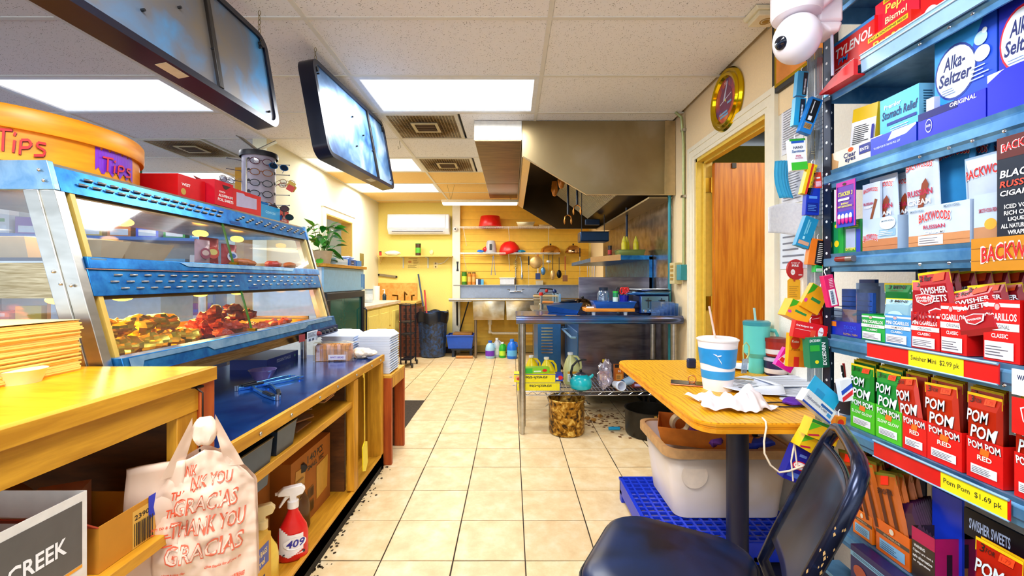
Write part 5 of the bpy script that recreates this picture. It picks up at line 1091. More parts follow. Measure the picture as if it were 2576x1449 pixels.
# ================================================================ BACK WALL
sy0=6.68;rz_=.915
t=thing('sink','long three basin steel sink with high splash and front rim','sink',(0,0,0));sxl,sxr=-.97,1.25
G().box(sxl,sxr,YB-.05,YB-.025,rz_,Zv(718,7.25)).build('splash_back',M('#9aa6bc',.35,.5),t,bev=.004);G().box(sxl,sxr,YB-.10,YB-.025,Zv(718,7.25),Zv(718,7.25)+.012).build('splash_ledge',steel,t)
G().tube([(sxl,sy0,rz_),(sxr,sy0,rz_)],.02,12).build('rolled_rim',steel,t,smooth=True);G().box(sxl,-.62,sy0+.01,YB-.05,rz_-.03,rz_-.01).build('drainboard',steel,t)
for i,(a_,b_) in enumerate(((-.60,-.11),(-.085,.40),(.43,.90))):
    g=G();z0=.60;g.add([(a_+.01,sy0+.03,z0),(b_-.01,sy0+.03,z0),(b_-.01,YB-.08,z0),(a_+.01,YB-.08,z0),(a_,sy0+.02,rz_-.01),(b_,sy0+.02,rz_-.01),(b_,YB-.06,rz_-.01),(a_,YB-.06,rz_-.01)],[(0,3,2,1),(0,1,5,4),(1,2,6,5),(2,3,7,6),(3,0,4,7)]);g.build('basin',grainmat('#a88c5c','#cfc6b0',(1,1,1),4,4,.25,.85,0),t,solid=-.004,bev=.01)
for x in (-.56,.35,1.2): G().lathe([(.018,0),(.022,.03),(.022,.62)],(x,sy0+.06,0),12).build('leg',M('#8a7c6a',.4,.8),t,smooth=True)
G().tube([(sxl+.12,sy0+.05,rz_-.03),(sxl+.06,YB-.06,.45)],.015,8).tube([(sxl+.30,sy0+.05,rz_-.03),(sxl+.10,YB-.06,.35)],.012,8).build('brace',M('#30343c',.4,.6),t,smooth=True)
t=thing('drain_pipe','white plastic drain pipe under the steel sink','pipe',(0,0,0));G().tube([(-.35,6.98,.60),(-.35,6.98,.38),(-.30,6.98,.36),(.9,6.98,.355)],.022,10).lathe([(.035,.50),(.035,.58)],(-.35,6.98,0),12).lathe([(.03,.36),(.03,.40)],(-.35,6.98,0),12).build('pipe',M('#f0e0c0',.4),t,smooth=True)
t=thing('spray_faucet','tall chrome spray faucet with coiled spring over the sink','faucet',(.07,YB-.08,Zv(733,7.2)));G().tube([(-.10,0,0),(.10,0,0)],.012,8).tube([(-.10,0,0),(-.10,-.06,0)],.01,8).tube([(.10,0,0),(.10,-.06,0)],.01,8).tube([(0,0,0),(0,0,.40)],.009,8).build('riser',chrome,t,smooth=True)
G().tube([(.016*math.cos(k*.9),.016*math.sin(k*.9),.22+.0045*k) for k in range(70)],.003,5).build('spring',chrome,t,smooth=80);G().tube([(0,0,.53),(.02,-.02,.60),(.07,-.04,.58),(.09,-.05,.50),(.10,-.05,.32)],.010,8).build('hose',chrome,t,smooth=True);G().lathe([(.016,.20),(.026,.26),(.012,.32)],(.10,-.05,0),12).build('spray_head',chrome,t,smooth=True)
for s_ in (-1,1): G().tube([(s_*.10,-.06,0),(s_*.10,-.06,.03),(s_*.14,-.09,.035)],.006,6).build('lever',chrome,t)
white=M('#f4f6fa',.4,var=.02)
for nm,v,x0,x1,lab in (('upper',570,-.84,1.2,'upper white wire shelf on the orange clapboard wall'),('lower',636,-.84,.78,'lower white wire shelf with utensils hanging below it')):
    z=Zv(v,6.98);t=thing('wire_shelf',lab,'shelf',(0,0,0));wire_shelf('w',x0,x1,6.98,YB-.02,z,t,white,pitch=.03,cross=1,truss=False)
    G().tube([(x0,6.98,z-.018),(x1,6.98,z-.018)],.003,5).build('front_wire',white,t)
    for x in (-.78,-.05,.60): G().tube([(x,6.98,z-.01),(x+.02,YB-.02,z-.28)],.004,5).build('brace',white,t)
zu=Zv(570,6.98)+.007;zl=Zv(636,6.98)+.007
t=thing('red_basin','red plastic basin upside down on the upper wire shelf','basin',(Xu(1233,7.1),7.13,zu));G().lathe([(.185,0),(.19,.01),(.16,.17),(.15,.18),(0,.18)],n=32,cap=False).build('basin_body',M('#e01410',.3),t,smooth=True);G().lathe([(.185,0),(.20,.005),(.20,.012),(.185,.016)],n=32,cap=False).build('rim',M('#e82018',.3),t)
pan((Xu(1322,7.1),7.13,zu),.30,.2,.075,M('#f4dca8',.25,.6),'silver foil tray on the upper wire shelf','foil_tray','tray',flare=.8);pan((Xu(1370,7.1),7.13,zu),.20,.2,.03,M('#e8c890',.25,.6),'flat foil trays at the hood end of the upper wire shelf','foil_tray','tray',flare=.9)
t=thing('grey_jug','grey measuring jug upside down on the lower wire shelf','jug',(Xu(1235,7.1),7.12,zl));G().lathe([(.09,0),(.095,.01),(.075,.17),(.06,.20),(0,.205)],n=24,cap=False).build('jug_body',M('#b8b8c0',.35),t,smooth=True);G().box(-.02,.02,-.096,-.085,.04,.14).build('scale_strip',black,t)
t=thing('red_colander','red plastic bowl leaning on the lower wire shelf','bowl',(Xu(1280,7.1),7.12,zl+.08));t.rotation_euler=(.2,-.25,0);G().lathe([(.175,-.07),(.165,-.01),(.12,.07),(.06,.105),(0,.11)],n=28,cap=False).build('bowl_body',M('#e01818',.35),t,smooth=True,solid=.004)
crumple_blob('red_rack','red dish holder beside the grey jug on lower shelf','dish holder',(Xu(1222,7.1),7.10,zl+.05),(.05,.04,.045),M('#d02020',.4),.5,22,31,14)
for i,(u,c_) in enumerate(((1210,'#1a70d8'),(1295,'#5028a0'),(1312,'#1a80a8'))): crumple_blob('plastic_scrap',('blue cloth at left of the red holder, lower shelf','purple cloth below the red bowl','teal cloth right of the red bowl')[i],'cloth',(Xu(u,7.1),7.06,zl+.022),(.06,.05,.022),M(c_,.6),.5,22,36+i,14)
def bowlx(u,r,h,Y,z,label,c='#d8a860'):
    t=thing('steel_bowl',label,'bowl',(Xu(u,Y),Y,z));G().lathe([(r,0),(r*1.02,.006),(r*.92,h*.5),(r*.55,h*.88),(0,h)],n=28,cap=False).build('bowl_body',M(c,.15,.95),t,smooth=True);G().ball((0,0,h+.012),.014,10,8).build('lid_knob',black,t,smooth=80)
bowlx(1385,.17,.13,7.12,zl,'golden steel pan lid on the lower wire shelf, left');bowlx(1442,.13,.13,7.12,zl,'steel dome lid on the lower wire shelf, right','#c8a070')
def hang(u,v0,v1,kind,col,label,Y=7.0,w=.04):
    z0=Zv(v0,Y);z1=Zv(v1,Y);L=z0-z1;t=thing(kind,label,kind.replace('_',' ').split()[-1],(Xu(u,Y),Y-.03,z0));mm=M(col,.3,.6)
    G().tube([(0,.03,.02),(0,.015,.03),(0,0,.015),(0,0,-.01)],.002,5).build('hook',chrome,t)
    if kind == 'colander':
        G().ball((0,0,-L*.55),(L*.45,.03,L*.45),20,12).build('bowl',M('#d8b070',.35,.7),t,smooth=80);G().box(-.006,.006,-.004,.004,-L*.15,0).build('handle',mm,t)
    elif kind in ('ladle','strainer','spoon'):
        G().tube([(0,0,0),(0,0,-L*.6)],.006,6).build('handle',black if kind != 'ladle' else mm,t,smooth=80);G().ball((0,0,-L*.8),(w,.018,L*.2),16,10).build('bowl',mm,t,smooth=80)
    elif kind == 'spatula':
        G().tube([(0,0,0),(0,0,-L*.55)],.009,6).build('handle',M('#a83a14',.4),t,smooth=80);G().box(-.004,.004,-.002,.002,-L*.75,-L*.55).build('shank',chrome,t);G().box(-w,w,-.002,.002,-L,-L*.75).build('blade',mm,t)
    elif kind == 'tongs':
        for s_ in (-1,1): G().prism([(0,0),(s_*.008,0),(s_*.035,-L*.9),(s_*.04,-L),(s_*.028,-L)][::-s_],'y',-.006,.006).build('arm',mm,t)
    else:
        G().tube([(0,0,0),(0,0,-L*.3)],.01,8).build('handle',mm,t,smooth=80);G().tube([(0,0,-L*.3),(0,0,-L)],.005,6,r1=.003).build('blade',chrome,t)
for a_ in ((1241,644,692,'tongs','#5a6a80','steel tongs hanging under the lower wire shelf'),(1330,645,720,'sharpening_steel','#20242c','long thin sharpening steel hanging beside the strainer'),(1348,640,676,'colander','#c8a060','round mesh colander hanging under the shelf'),
           (1353,640,703,'spatula','#34406a','blue bladed spatula hanging in front of the colander'),(1366,642,692,'ladle','#5a88b8','small blue steel ladle hanging right of the colander'),(1380,642,662,'spoon','#d8dce4','short white measuring spoon under the pan lid'),
           (1390,641,704,'strainer','#d8b070','large steel skimmer with black handle'),(1406,648,700,'spoon','#141418','black slotted spoon hanging beside the skimmer'),(1421,645,708,'spatula','#a87048','wooden handled turner at the right of the hanging row'),
           (1458,625,695,'knife','#2a1c14','dark twisted rope handled tool near the hood tray')): hang(*a_)
for i,u in enumerate((1477,1483,1489,1495)): hang(u,655,700,'knife',('#14141c','#2a2a34','#602020','#14141c')[i],'dark handled knife on the wall beside the range, %s from the left' %('first','second','third','fourth')[i],6.9)
o=tag(G().box(-.05,.05,-.01,0,-.08,.08).build('outlet',M('#e8c04a',.5),bev=.003),'yellow wall outlet on the clapboard between shelf and sink','outlet');o.location=(Xu(1297,YB),YB-.013,Zv(666,YB));o.scale=(.7,1,.7)
sz2=Zv(718,7.25)+.013
def jar(u,w,h,c1,c2,label,Y=7.23,z=None,lid='#2a6a1a',cat='jar'):
    can((Xu(u,Y),Y,sz2 if z is None else z),w/2,h,(c1,c2),label,cat,'jar',lid)
jar(1168,.085,.20,'#3a7a20','#c8e040','green topped spice jar at the left end of the sink ledge');jar(1181,.06,.19,'#e08a30','#f0b860','orange spice carton next to the green jar',lid='#3a2010');jar(1192,.06,.19,'#d88a3c','#f0b060','second orange spice carton on the sink ledge',lid='#20140c')
carton((Xu(1204,7.23),7.23,sz2),.08,.05,.095,M('#102a5c',.4),'dark blue box on the sink ledge',front=[('r',.0,.0,.03,.095,'#e8f0ff')]);carton((Xu(1213,7.23),7.23,sz2),.05,.05,.09,M('#5ab0e0',.4),'small light blue box on the sink ledge')
t=thing('lidded_tub','white rectangular tub on the sink ledge beside the faucet','tub',(Xu(1276,7.2),7.22,sz2));G().box(-.12,.12,-.05,.05,0,.10).build('tub_body',M('#e4e8f4',.4),t,bev=.006);G().box(-.13,.13,-.06,.055,.10,.118).build('lid',white,t,bev=.004)
tag(G().box(-.06,.06,-.04,.03,0,.07).build('wire_basket',M('#d8c8a8',.4,.5)),'small steel sponge basket on the sink ledge right of the faucet','basket').location=(Xu(1357,7.2),7.23,sz2)
# wall post fittings
o=tag(G().prism([(-.02,.08),(.02,.08),(.012,.03),(.012,-.03),(.02,-.08),(-.02,-.08),(-.012,-.03),(-.012,.03)],'y',-.006,0).build('bottle_opener',black,bev=.003),'black wall bottle opener on the pale post','bottle opener');o.location=(Xu(1151,YB-.09),YB-.0905,Zv(670,YB-.09))
t=thing('wall_camera','small white round camera at the top of the pale post','camera',(Xu(1146,YB-.1),YB-.09,Zv(577,7.2)));G().lathe([(.04,0),(.04,-.02)],ax='y',n=20).build('mount',white,t);G().ball((0,-.03,0),.036,18,12).build('housing',white,t,smooth=80);G().ball((.0,-.058,0),(.016,.012,.016),12,8).build('lens',black,t,smooth=80)
# air conditioner
x0,x1=Xu(973,7.08),Xu(1129,7.08);z0,z1=Zv(588,7.08),Zv(538,7.08)
t=thing('air_conditioner','white split air conditioner high on the yellow wall','air conditioner',(0,0,0));ac=M('#f2f4fa',.25,var=.01)
G().prism([(7.11,z1),(YB-.001,z1),(YB-.001,z0),(7.16,z0),(7.085,z0+.09)],'x',x0,x1).build('casing',ac,t,bev=.012,seg=3);G().prism([(7.098,z1-.02),(7.073,z0+.10),(7.085,z0+.09),(7.112,z1-.02)],'x',x0+.02,x1-.06).build('front_cover',ac,t,bev=.003)
G().box(x0+.08,x1-.10,7.085,7.10,z0+.035,z0+.05).build('air_slot',M('#3a3a48',.5),t);G().prism([(7.12,z0+.02),(7.085,z0+.05),(7.082,z0+.045),(7.115,z0+.015)],'x',x0+.06,x1-.08).build('louvre_flap',ac,t)
# little wooden shelf
zs=Zv(643,7.08);t=thing('wall_shelf','narrow wooden wall shelf on two pale brackets below the air conditioner','shelf',(0,0,0));G().box(-2.20,Xu(1137,7.08),7.06,YB-.001,zs-.02,zs).build('board',grainmat('#c9a24a','#e8c870',(1,8,8)),t,bev=.002)
for u in (1011,1074): G().box(Xu(u,7.2)-.008,Xu(u,7.2)+.008,YB-.012,YB-.001,zs-.2,zs-.02).box(Xu(u,7.2)-.008,Xu(u,7.2)+.008,7.10,YB-.01,zs-.03,zs-.02).build('bracket',M('#cfe0f0',.4),t)
G().prism([(-2.20,zs-.02),(-2.14,zs-.02),(-2.20,zs-.15)],'y',7.2,7.22).build('bracket',M('#d8b45a',.5),t)
can((Xu(1052,7.15),7.15,zs),.045,.19,('#4a2a10','#58b030'),'large brown spice jar with green label on the wooden shelf','jar','spice_jar','#1a6a1a');can((Xu(957,7.15),7.15,zs),.02,.06,('#d02020','#e04030'),'tiny red bottle at the left end of the wooden shelf','bottle','red_bottle','#20120e')
crumple_blob('wrapped_plate','plate wrapped in clear plastic on the wooden shelf','plate',(Xu(987,7.15),7.15,zs+.045),(.13,.05,.045),M('#e8e4d0',.3),.2,20,50,18);crumple_blob('seed_bag','small pale packet at the right of the wooden shelf','packet',(Xu(1085,7.15),7.15,zs+.05),(.035,.03,.05),M('#e8d8a0',.5),.4,22,51,12)
for i,(u0,v0,w,h,c_) in enumerate(((1040,662,.22,.20,'#f0dc80'),)):
    t=thing('wall_notice','yellowed cafe notice sheet pinned under the wooden shelf','notice',(Xu(u0,YB),YB-.003,Zv(v0,YB)));G().box(-w/2,w/2,-.001,0,-h/2,h/2).build('sheet',M(c_,.7),t);g=G();prints(g,(-w/2,-.0015,-h/2),(1,0,0),(0,0,1),[('t','HANDWASHING',.03,.175,.15,.012,'#6a5020')]+lines(.11,.08,.09,.08,5,'#9a7a30')+lines(.02,.02,.18,.05,3,'#9a7a30')+[('e',.05,.12,.03,.02,'#d09040')]);g.build('print',None,t)
t=thing('wall_outlet','ivory wall outlet with white cable below the wooden shelf','outlet',(Xu(1096,YB),YB-.001,Zv(667,YB)));G().box(-.035,.035,-.008,0,-.055,.055).build('plate',M('#f0e0a0',.5),t,bev=.002);G().box(-.012,.012,-.010,-.008,.012,.04).box(-.012,.012,-.010,-.008,-.04,-.012).build('socket',M('#8a7030',.5),t);G().tube([(0,-.01,.02),(.06,-.02,.02),(.14,-.02,.04),(.20,-.02,.10),(.235,-.02,.14)],.005,6).build('cable',white,t,smooth=True)
t=thing('wall_brush','grey handled brush hanging level on the yellow wall','brush',(Xu(976,YB),YB-.02,Zv(694,YB)));t.rotation_euler=(0,.12,0);G().box(-.15,.15,-.01,.01,-.02,.02).build('grip',M('#8a7a58',.5),t,bev=.004);G().lathe([(.015,-.01),(.015,.01)],(-.15,0,.0),12,ax='y').lathe([(.015,-.01),(.015,.01)],(.15,0,0),12,ax='y').build('end_ring',black,t)
# hanging tube light
t=thing('tube_light','long fluorescent tube light hanging on chains before the hood','ceiling light',(0,5.9,Zv(510,5.9)));tx0,tx1=Xu(1112,5.9),Xu(1303,5.9)
G().box(tx0,tx1,-.05,.05,.0,.035).build('reflector',M('#e8d8b0',.4),t,bev=.003);G().box(tx0+.01,tx1-.01,-.045,.045,-.03,.0).build('diffuser',M('#fff6e0',.4,emit=3),t,bev=.01)
for x in (tx0+.12,tx1-.10):
    for s_ in (-1,1): G().tube([(x,0,.035),(x+s_*.05,0,CEIL-t.location.z)],.002,5).build('chain',M('#7a6a40',.4,.8),t)
area('tube_light_lamp',(-.42,5.9,t.location.z-.06),1.0,.1,30,(1,.90,.7))
# hand sink
t=thing('hand_sink','wooden hand wash counter with bronze taps in the back corner','sink',(0,0,0));G().box(XL+.002,-1.50,6.80,YB-.02,.84,.88).build('counter_top',M('#e0b85c',.4),t,bev=.003);G().box(XL+.002,-1.52,6.83,YB-.02,0,.84).build('cabinet',M('#7a3a20',.6),t);G().box(XL+.002,Xu(1050,YB),YB-.025,YB-.012,.88,1.17).build('splash_board',grainmat('#d8963c','#eab35c',(4,4,4),5,5,.5),t)
for u in (998,1016,1034): G().tube([(Xu(u,7.1),7.15,.88),(Xu(u,7.1),7.15,.96 if u != 1016 else 1.02),(Xu(u,7.1)-.05 if u <1016 else Xu(u,7.1)+.06,7.05,.97 if u != 1016 else .98)],.013,8).build('tap',M('#6a4a22',.3,.9),t,smooth=True)
tag(G().lathe([(.055,0),(.055,.24),(.02,.241),(.02,.2)],(Xu(947,7.05),7.05,.881),20).build('paper_roll',white,smooth=True),'white paper towel roll standing in the back corner','paper roll')
t=thing('soap_bottle','dark soap bottle with white pump on the hand wash counter','soap',(Xu(967,7.0),7.0,.881));G().lathe([(.03,0),(.032,.09),(.012,.12)],n=16).build('bottle',M('#1a3040',.25),t,smooth=True);G().lathe([(.012,.12),(.012,.15),(.006,.15),(.006,.18)],n=10).box(-.03,.008,-.006,.006,.18,.19).build('pump',white,t)
# crates and rack
t=thing('crate_stack','stack of dark brown bottle crates beside the bin','crates',(-1.56,6.86,0))
cm=G();cm.box(-.16,.16,-.05,.10,0,.095);cmm=cm.mesh('crate',M('#5a2c1c',.6,var=.2))
hm=G().box(-.022,.022,-.053,-.05,.02,.07).mesh('crate_slot',M('#2a1410',.7))
for i in range(8):
    o=bpy.data.objects.new('crate',cmm);C.objects.link(o);o.parent=t;o.location=(0,0,.1*i)
    for k in range(4): h_=bpy.data.objects.new('crate_slot',hm);C.objects.link(h_);h_.parent=o;h_.location=(-.12+.08*k,0,0)
t=thing('utility_rack','tall narrow black wheeled rack next to the cream cabinet','rack',(-1.47,6.15,0));bl=M('#141a2c',.4,.3)
for x in (-.07,.07):
    for y in (-.15,.15): G().box(x-.008,x+.008,y-.008,y+.008,.07,.88).build('post',bl,t)
for z in (.10,.45,.62,.86): G().box(-.07,.07,-.15,.15,z,z+.012).build('shelf',bl,t);G().tube([(-.07,-.158,z+.03),(.07,-.158,z+.03)],.004,6).build('rail',bl,t)
for x in (-.07,.07):
    for y in (-.15,.15): G().lathe([(.03,-.01),(.03,.01)],(x+(.02 if x >0 else 0),y,.031),16,ax='x').box(x-.01,x+.01,y-.012,y+.012,.035,.07).build('caster',black,t)
# bin with bag and mop handles
t=thing('trash_can','large round blue grey trash can with black liner','trash can',(Xu(1088,6.92),6.92,0));cm_=bpy.data.materials.new('dirty_plastic');cm_.use_nodes=True;smear(cm_,'#2a2a2c','#30456a','#2558a0',22);cm_.node_tree.nodes['Principled BSDF'].inputs['Metallic'].default_value=0
g=G();g.lathe([(0,.01),(.195,.01),(.20,.03),(.235,.66),(.245,.68),(.245,.71),(.225,.71),(.185,.03),(0,.03)],n=40,cap=False);g.build('can_body',cm_,t,smooth=True)
for k in range(12): a_=k*math.pi/6;G().tube([(.20*math.cos(a_),.20*math.sin(a_),.05),(.234*math.cos(a_),.234*math.sin(a_),.62)],.006,5).build('rib',cm_,t)
g=G();g.lathe([(.20,.55),(.24,.71),(.252,.715),(.256,.66),(.25,.55)],n=48,cap=False);g.v=[(x*(1+.03*math.sin(9*math.atan2(y,x)+z*20)),y*(1+.03*math.cos(7*math.atan2(y,x))),z+.02*math.sin(5*math.atan2(y,x))) for x,y,z in g.v];g.build('liner',M('#10141f',.25),t,smooth=60)
hx=Xu(1075,6.95)
tag(G().tube([(hx-.02,6.95,.5),(Xu(1051,7.2),7.24,Zv(690,7.2))],.014,8).build('mop_handle',M('#14365c',.4),smooth=True),'dark blue mop handle leaning from the trash can to the wall','mop');tag(G().tube([(hx+.02,6.92,.4),(Xu(1065,7.1),7.2,Zv(730,7.2))],.014,8).build('broom_handle',M('#c02020',.4),smooth=True),'red broom handle leaning beside the blue mop handle','broom')
# under the sink
pan((Xu(1160,6.95),6.95,.14),.42,.34,.20,M('#1450c0',.35),'blue plastic tub on a low stool under the sink end','blue_tub','tub',flare=.88,rim=.012)
tag(G().box(-.15,.15,-.12,.12,0,.03).build('cardboard_sheet',M('#9a6a34',.8)),'brown cardboard pack lying on the blue tub','cardboard').location=(Xu(1165,6.95),6.95,.345)
t=thing('low_stool','low wooden stool under the blue tub','stool',(Xu(1165,6.9),6.95,0));G().box(-.18,.16,-.14,.14,.11,.135).build('seat',M('#12243c',.5),t)
for x in (-.15,.13): G().box(x-.02,x+.02,-.12,.12,0,.11).build('leg',M('#12243c',.5),t)
tag(G().tube([(0,0,0),(.26,0,0)],.02,8).build('wood_block',M('#c88a4a',.6)),'round wooden stick on the floor below the blue tub','stick').location=(Xu(1148,6.75),6.72,.022)
def bottle(u,Y,w,h,c1,c2,label,cap='#f0f4ff'):
    t=thing('detergent_bottle',label,'bottle',(Xu(u,Y),Y,0));G().lathe([(w*.45,0),(w*.5,.02),(w*.5,h*.55),(w*.4,h*.75),(w*.18,h*.88),(w*.18,h*.92)],n=18).build('bottle',M(c1,.3),t,smooth=True);G().lathe([(w*.2,h*.9),(w*.2,h),(0,h)],n=14,cap=False).build('cap',M(cap,.4),t,smooth=True);G().lathe([(w*.505,h*.15),(w*.505,h*.45)],n=18,cap=False,a0=math.pi*1.1,a1=math.pi*1.9).build('label',M(c2,.4),t,smooth=True)
    G().tube([(w*.2,0,h*.86),(w*.48,0,h*.8),(w*.52,0,h*.6)],.010,6).build('handle',M(c1,.3),t,smooth=True)
bottle(1233,6.75,.15,.27,'#a8d4f4','#7030c0','pale blue detergent bottle with violet label under the sink','#2a60d0');bottle(1250,6.85,.12,.30,'#c8ccd8','#e0e4ec','grey plastic jug between blue and green bottles');bottle(1264,6.8,.11,.24,'#30b030','#c8f040','green detergent bottle under the sink');bottle(1288,6.72,.16,.30,'#1a70e8','#60b8f8','bright blue detergent bottle under the sink, rightmost','#2a80e8')
# ================================================================ LEFT WALL: CABINET AND COOLER
t=thing('cream_cabinet','cream base cabinet with panel doors along the left wall','cabinet',(0,0,0));ccm=M('#f0dc78',.5,var=.03);cf=-1.64
G().box(XL+.002,cf,4.80,6.25,.08,.885).build('carcass',ccm,t);G().box(XL+.002,cf-.03,4.82,6.23,0,.08).build('plinth',M('#5a3c1c',.7),t)
for i in range(3):
    y0=4.83+.475*i;d_=G().box(cf,cf+.018,y0,y0+.45,.12,.86);dd=d_.build('door',ccm,t,bev=.003)
    G().box(cf+.018,cf+.026,y0+.06,y0+.39,.18,.80).build('panel',ccm,dd,bev=.006);G().ball((cf+.035,y0+.40,.62),.012,8,6).build('knob',M('#b89a4a',.3,.8),dd)
tag(G().box(XL+.002,cf+.03,4.78,6.28,.887,.925).build('worktop',grainmat('#e8d8c0','#d8b48c',(6,1,6)),bev=.003),'pale worktop over the cream cabinet','worktop')
can((-1.85,5.6,.926),.05,.16,('#b8c8d0','#d0dce4'),'grey lidded canister on the pale worktop','canister','canister','#7a8a98')
t=thing('drinks_cooler','glass door drinks cooler with pale blue header by the partition','cooler',(0,0,0));kx=-1.62;ky0,ky1=3.73,4.73
G().box(-2.23,kx-.02,ky0,ky1,.02,1.33).build('cabinet',M('#dbe8f4',.4),t,bev=.004);G().box(kx-.02,kx+.0,ky0,ky1,1.11,1.33).build('header',M('#8fc4ea',.35),t,bev=.003)
dd=G().box(kx-.02,kx+.02,ky0+.02,ky1-.02,.2,.27).box(kx-.02,kx+.02,ky0+.02,ky1-.02,1.04,1.10).box(kx-.02,kx+.02,ky0+.02,ky0+.09,.27,1.04).box(kx-.02,kx+.02,ky1-.09,ky1-.02,.27,1.04).build('door',M('#0c1424',.35),t,bev=.003)
G().box(kx-.005,kx+.002,ky0+.09,ky1-.09,.27,1.04).build('glass',M('#2c6a60',.1,.3),dd);G().box(kx-.02,kx,ky0,ky1,.02,.18).build('kick_grille',black,t)
for y in (ky1-.30,ky1-.06): G().tube([(kx+.02,y,.5),(kx+.05,y,.52),(kx+.05,y,.9),(kx+.02,y,.92)],.01,8).build('handle',black,dd) if y >ky1-.1 else None
tag(G().box(-2.23,kx+.03,ky0-.02,ky1+.02,1.332,1.36).build('wood_board',wood_y,bev=.003),'brown wooden board on top of the drinks cooler','board')
cz=1.361
for i,(y,z,h,c_) in enumerate(((4.742,1.12,.16,'#4a88c8'),(4.742,.93,.17,'#7ab0e0'),(4.742,.72,.18,'#3a7ac8'),(4.742,.52,.17,'#f0d848'),(4.742,.98,.05,'#20a070'))):
    o=tag(G().box(-1.70,-1.625,y,y+.003,z,z+h).build('sticker_sheet',M(c_,.5)),('blue notice at the top of the cooler side','light blue notice second on the cooler side','blue notice third on the cooler side','yellow notice lowest on the cooler side','small green magnet on the cooler side')[i],'notice');o.location=(.012,-.0,0)
    o.rotation_euler=(0,0,0)
for i,(z,c_) in enumerate(((1.22,'#5a9ad8'),(1.02,'#88b8e4'),(.86,'#4a80c0'),(.62,'#f0d440'))): tag(G().box(kx,kx+.003,ky1-.075,ky1-.005,z-.08,z+.06).build('notice',M(c_,.5)),('blue notice high on the cooler front edge','pale notice on the cooler front edge','mid blue notice on the cooler front edge','yellow notice on the cooler front edge')[i],'notice')
# plant
t=thing('potted_plant','green leafy pothos in a cream pot on top of the cooler','plant',(-1.69,3.86,cz));G().lathe([(.065,0),(.085,.11),(.088,.115),(.08,.115),(.075,.09),(0,.09)],n=28,cap=False).build('pot',M('#d8c4a0',.6),t,smooth=True);G().lathe([(.076,.095),(0,.10)],n=20,cap=False).build('soil',M('#2e1f12',.9),t)
lf_=G();lf_.add([(0,0,0),(-.028,.025,.006),(-.03,.055,.004),(0,.10,-.012),(.03,.055,.004),(.028,.025,.006),(0,.05,-.006)],[(0,6,1),(1,6,2),(2,6,3),(3,6,4),(4,6,5),(5,6,0)]);lms=[lf_.mesh('leaf',M(c_,.35),True) for c_ in ('#2c9a28','#1c7a20','#5cc438')]
rp=random.Random(21)
for i in range(58):
    a_=rp.uniform(0,6.28);L_=rp.uniform(.02,.13);hgt=.12+rp.uniform(0,.26)*(1-L_*1.5);p=Vector((L_*math.cos(a_),L_*math.sin(a_),hgt)) if i <50 else Vector((.09*math.cos(a_),.09*math.sin(a_),rp.uniform(.04,.12)))
    o=bpy.data.objects.new('leaf',lms[i %3]);C.objects.link(o);o.parent=t;o.location=p;o.rotation_euler=(rp.uniform(-.9,.7),rp.uniform(-.5,.5),a_-math.pi/2);s_=rp.uniform(.7,1.25);o.scale=(s_,s_,s_)
    if i %2 == 0: G().tube([(p.x*.2,p.y*.2,.09),(p.x*.7,p.y*.7,.09+(p.z-.09)*.6),tuple(p)],.002,5).build('stem',M('#5a9a30',.5),t)
carton((-1.70,4.15,cz),.30,.14,.06,M('#b8d8f4',.35),'pale blue plastic box on the cooler behind the plant',rz=q,front=[('r',0,.03,.30,.03,'#dcecfa')]);carton((-1.70,4.43,cz),.20,.14,.065,M('#1a64c0',.35),'dark blue paper box on the cooler, farther one',rz=q,front=[('r',.06,.01,.08,.04,'#0a1c48'),('t','GLOVES',.07,.022,.06,.012,'#e8f0ff')]);carton((-1.70,4.62,cz),.14,.14,.06,M('#2a8ae0',.35),'bright blue box at the far end of the cooler',rz=q)
crumple_blob('clear_bag','crumpled clear bag on the blue boxes','plastic bag',(-1.72,4.45,cz+.085),(.07,.13,.022),glassmat('#d8e8ff',.3,.3),.4,16,66,16)
o=tag(G().box(0,.012,-.07,.07,-.09,.09).box(.012,.014,-.05,.05,-.07,.07,M('#8a7a40',.4)).build('thermostat',M('#2a3a3a',.4)),'dark framed square panel on the left wall beside the pass window','wall panel');o.location=(XL+.001,Yx(909,XL),Zv(653,Yx(909,XL)))
# window shelf beyond
t=thing('paper_dispenser','steel paper dispenser seen through the pass window','dispenser',(-3.0,5.9,1.62));G().lathe([(.16,-.25),(.16,.25)],ax='y',n=24).build('drum',steel_ltblue,t,smooth=True);G().box(-.1,.18,-.28,.28,-.22,-.17).build('shelf',wood_y,t)
struct(G().box(-3.2,-3.1,5.0,7.2,0,CEIL).build('wall_pass_room',M('#e8a838',.7)))
# ================================================================ DESK
oak=bpy.data.materials.new('oak_laminate');oak.use_nodes=True
def oak_nodes(m):
    nt=m.node_tree;L=nt.links;b=nt.nodes['Principled BSDF'];tc=nt.nodes.new('ShaderNodeTexCoord');mp=nt.nodes.new('ShaderNodeMapping');mp.inputs['Scale'].default_value=(1,.22,1)
    L.new(tc.outputs['Object'],mp.inputs[0]);w=nt.nodes.new('ShaderNodeTexWave');w.inputs['Scale'].default_value=16;w.inputs['Distortion'].default_value=9;w.inputs['Detail'].default_value=3;w.inputs['Detail Scale'].default_value=1.2
    L.new(mp.outputs[0],w.inputs['Vector']);r=nt.nodes.new('ShaderNodeValToRGB');e=r.color_ramp.elements;e[0].position=.0;e[0].color=lin('#c98a0c');e[1].position=.45;e[1].color=lin('#f0ae1a')
    L.new(w.outputs['Fac'],r.inputs[0]);L.new(r.outputs[0],b.inputs['Base Color']);b.inputs['Roughness'].default_value=.4
oak_nodes(oak)
DZ=.75;dx0,dx1,dy0,dy1=.615,1.325,1.405,2.52
t=thing('desk','oak laminate pedestal table cluttered with papers and cups beside the rack','table',(0,0,0))
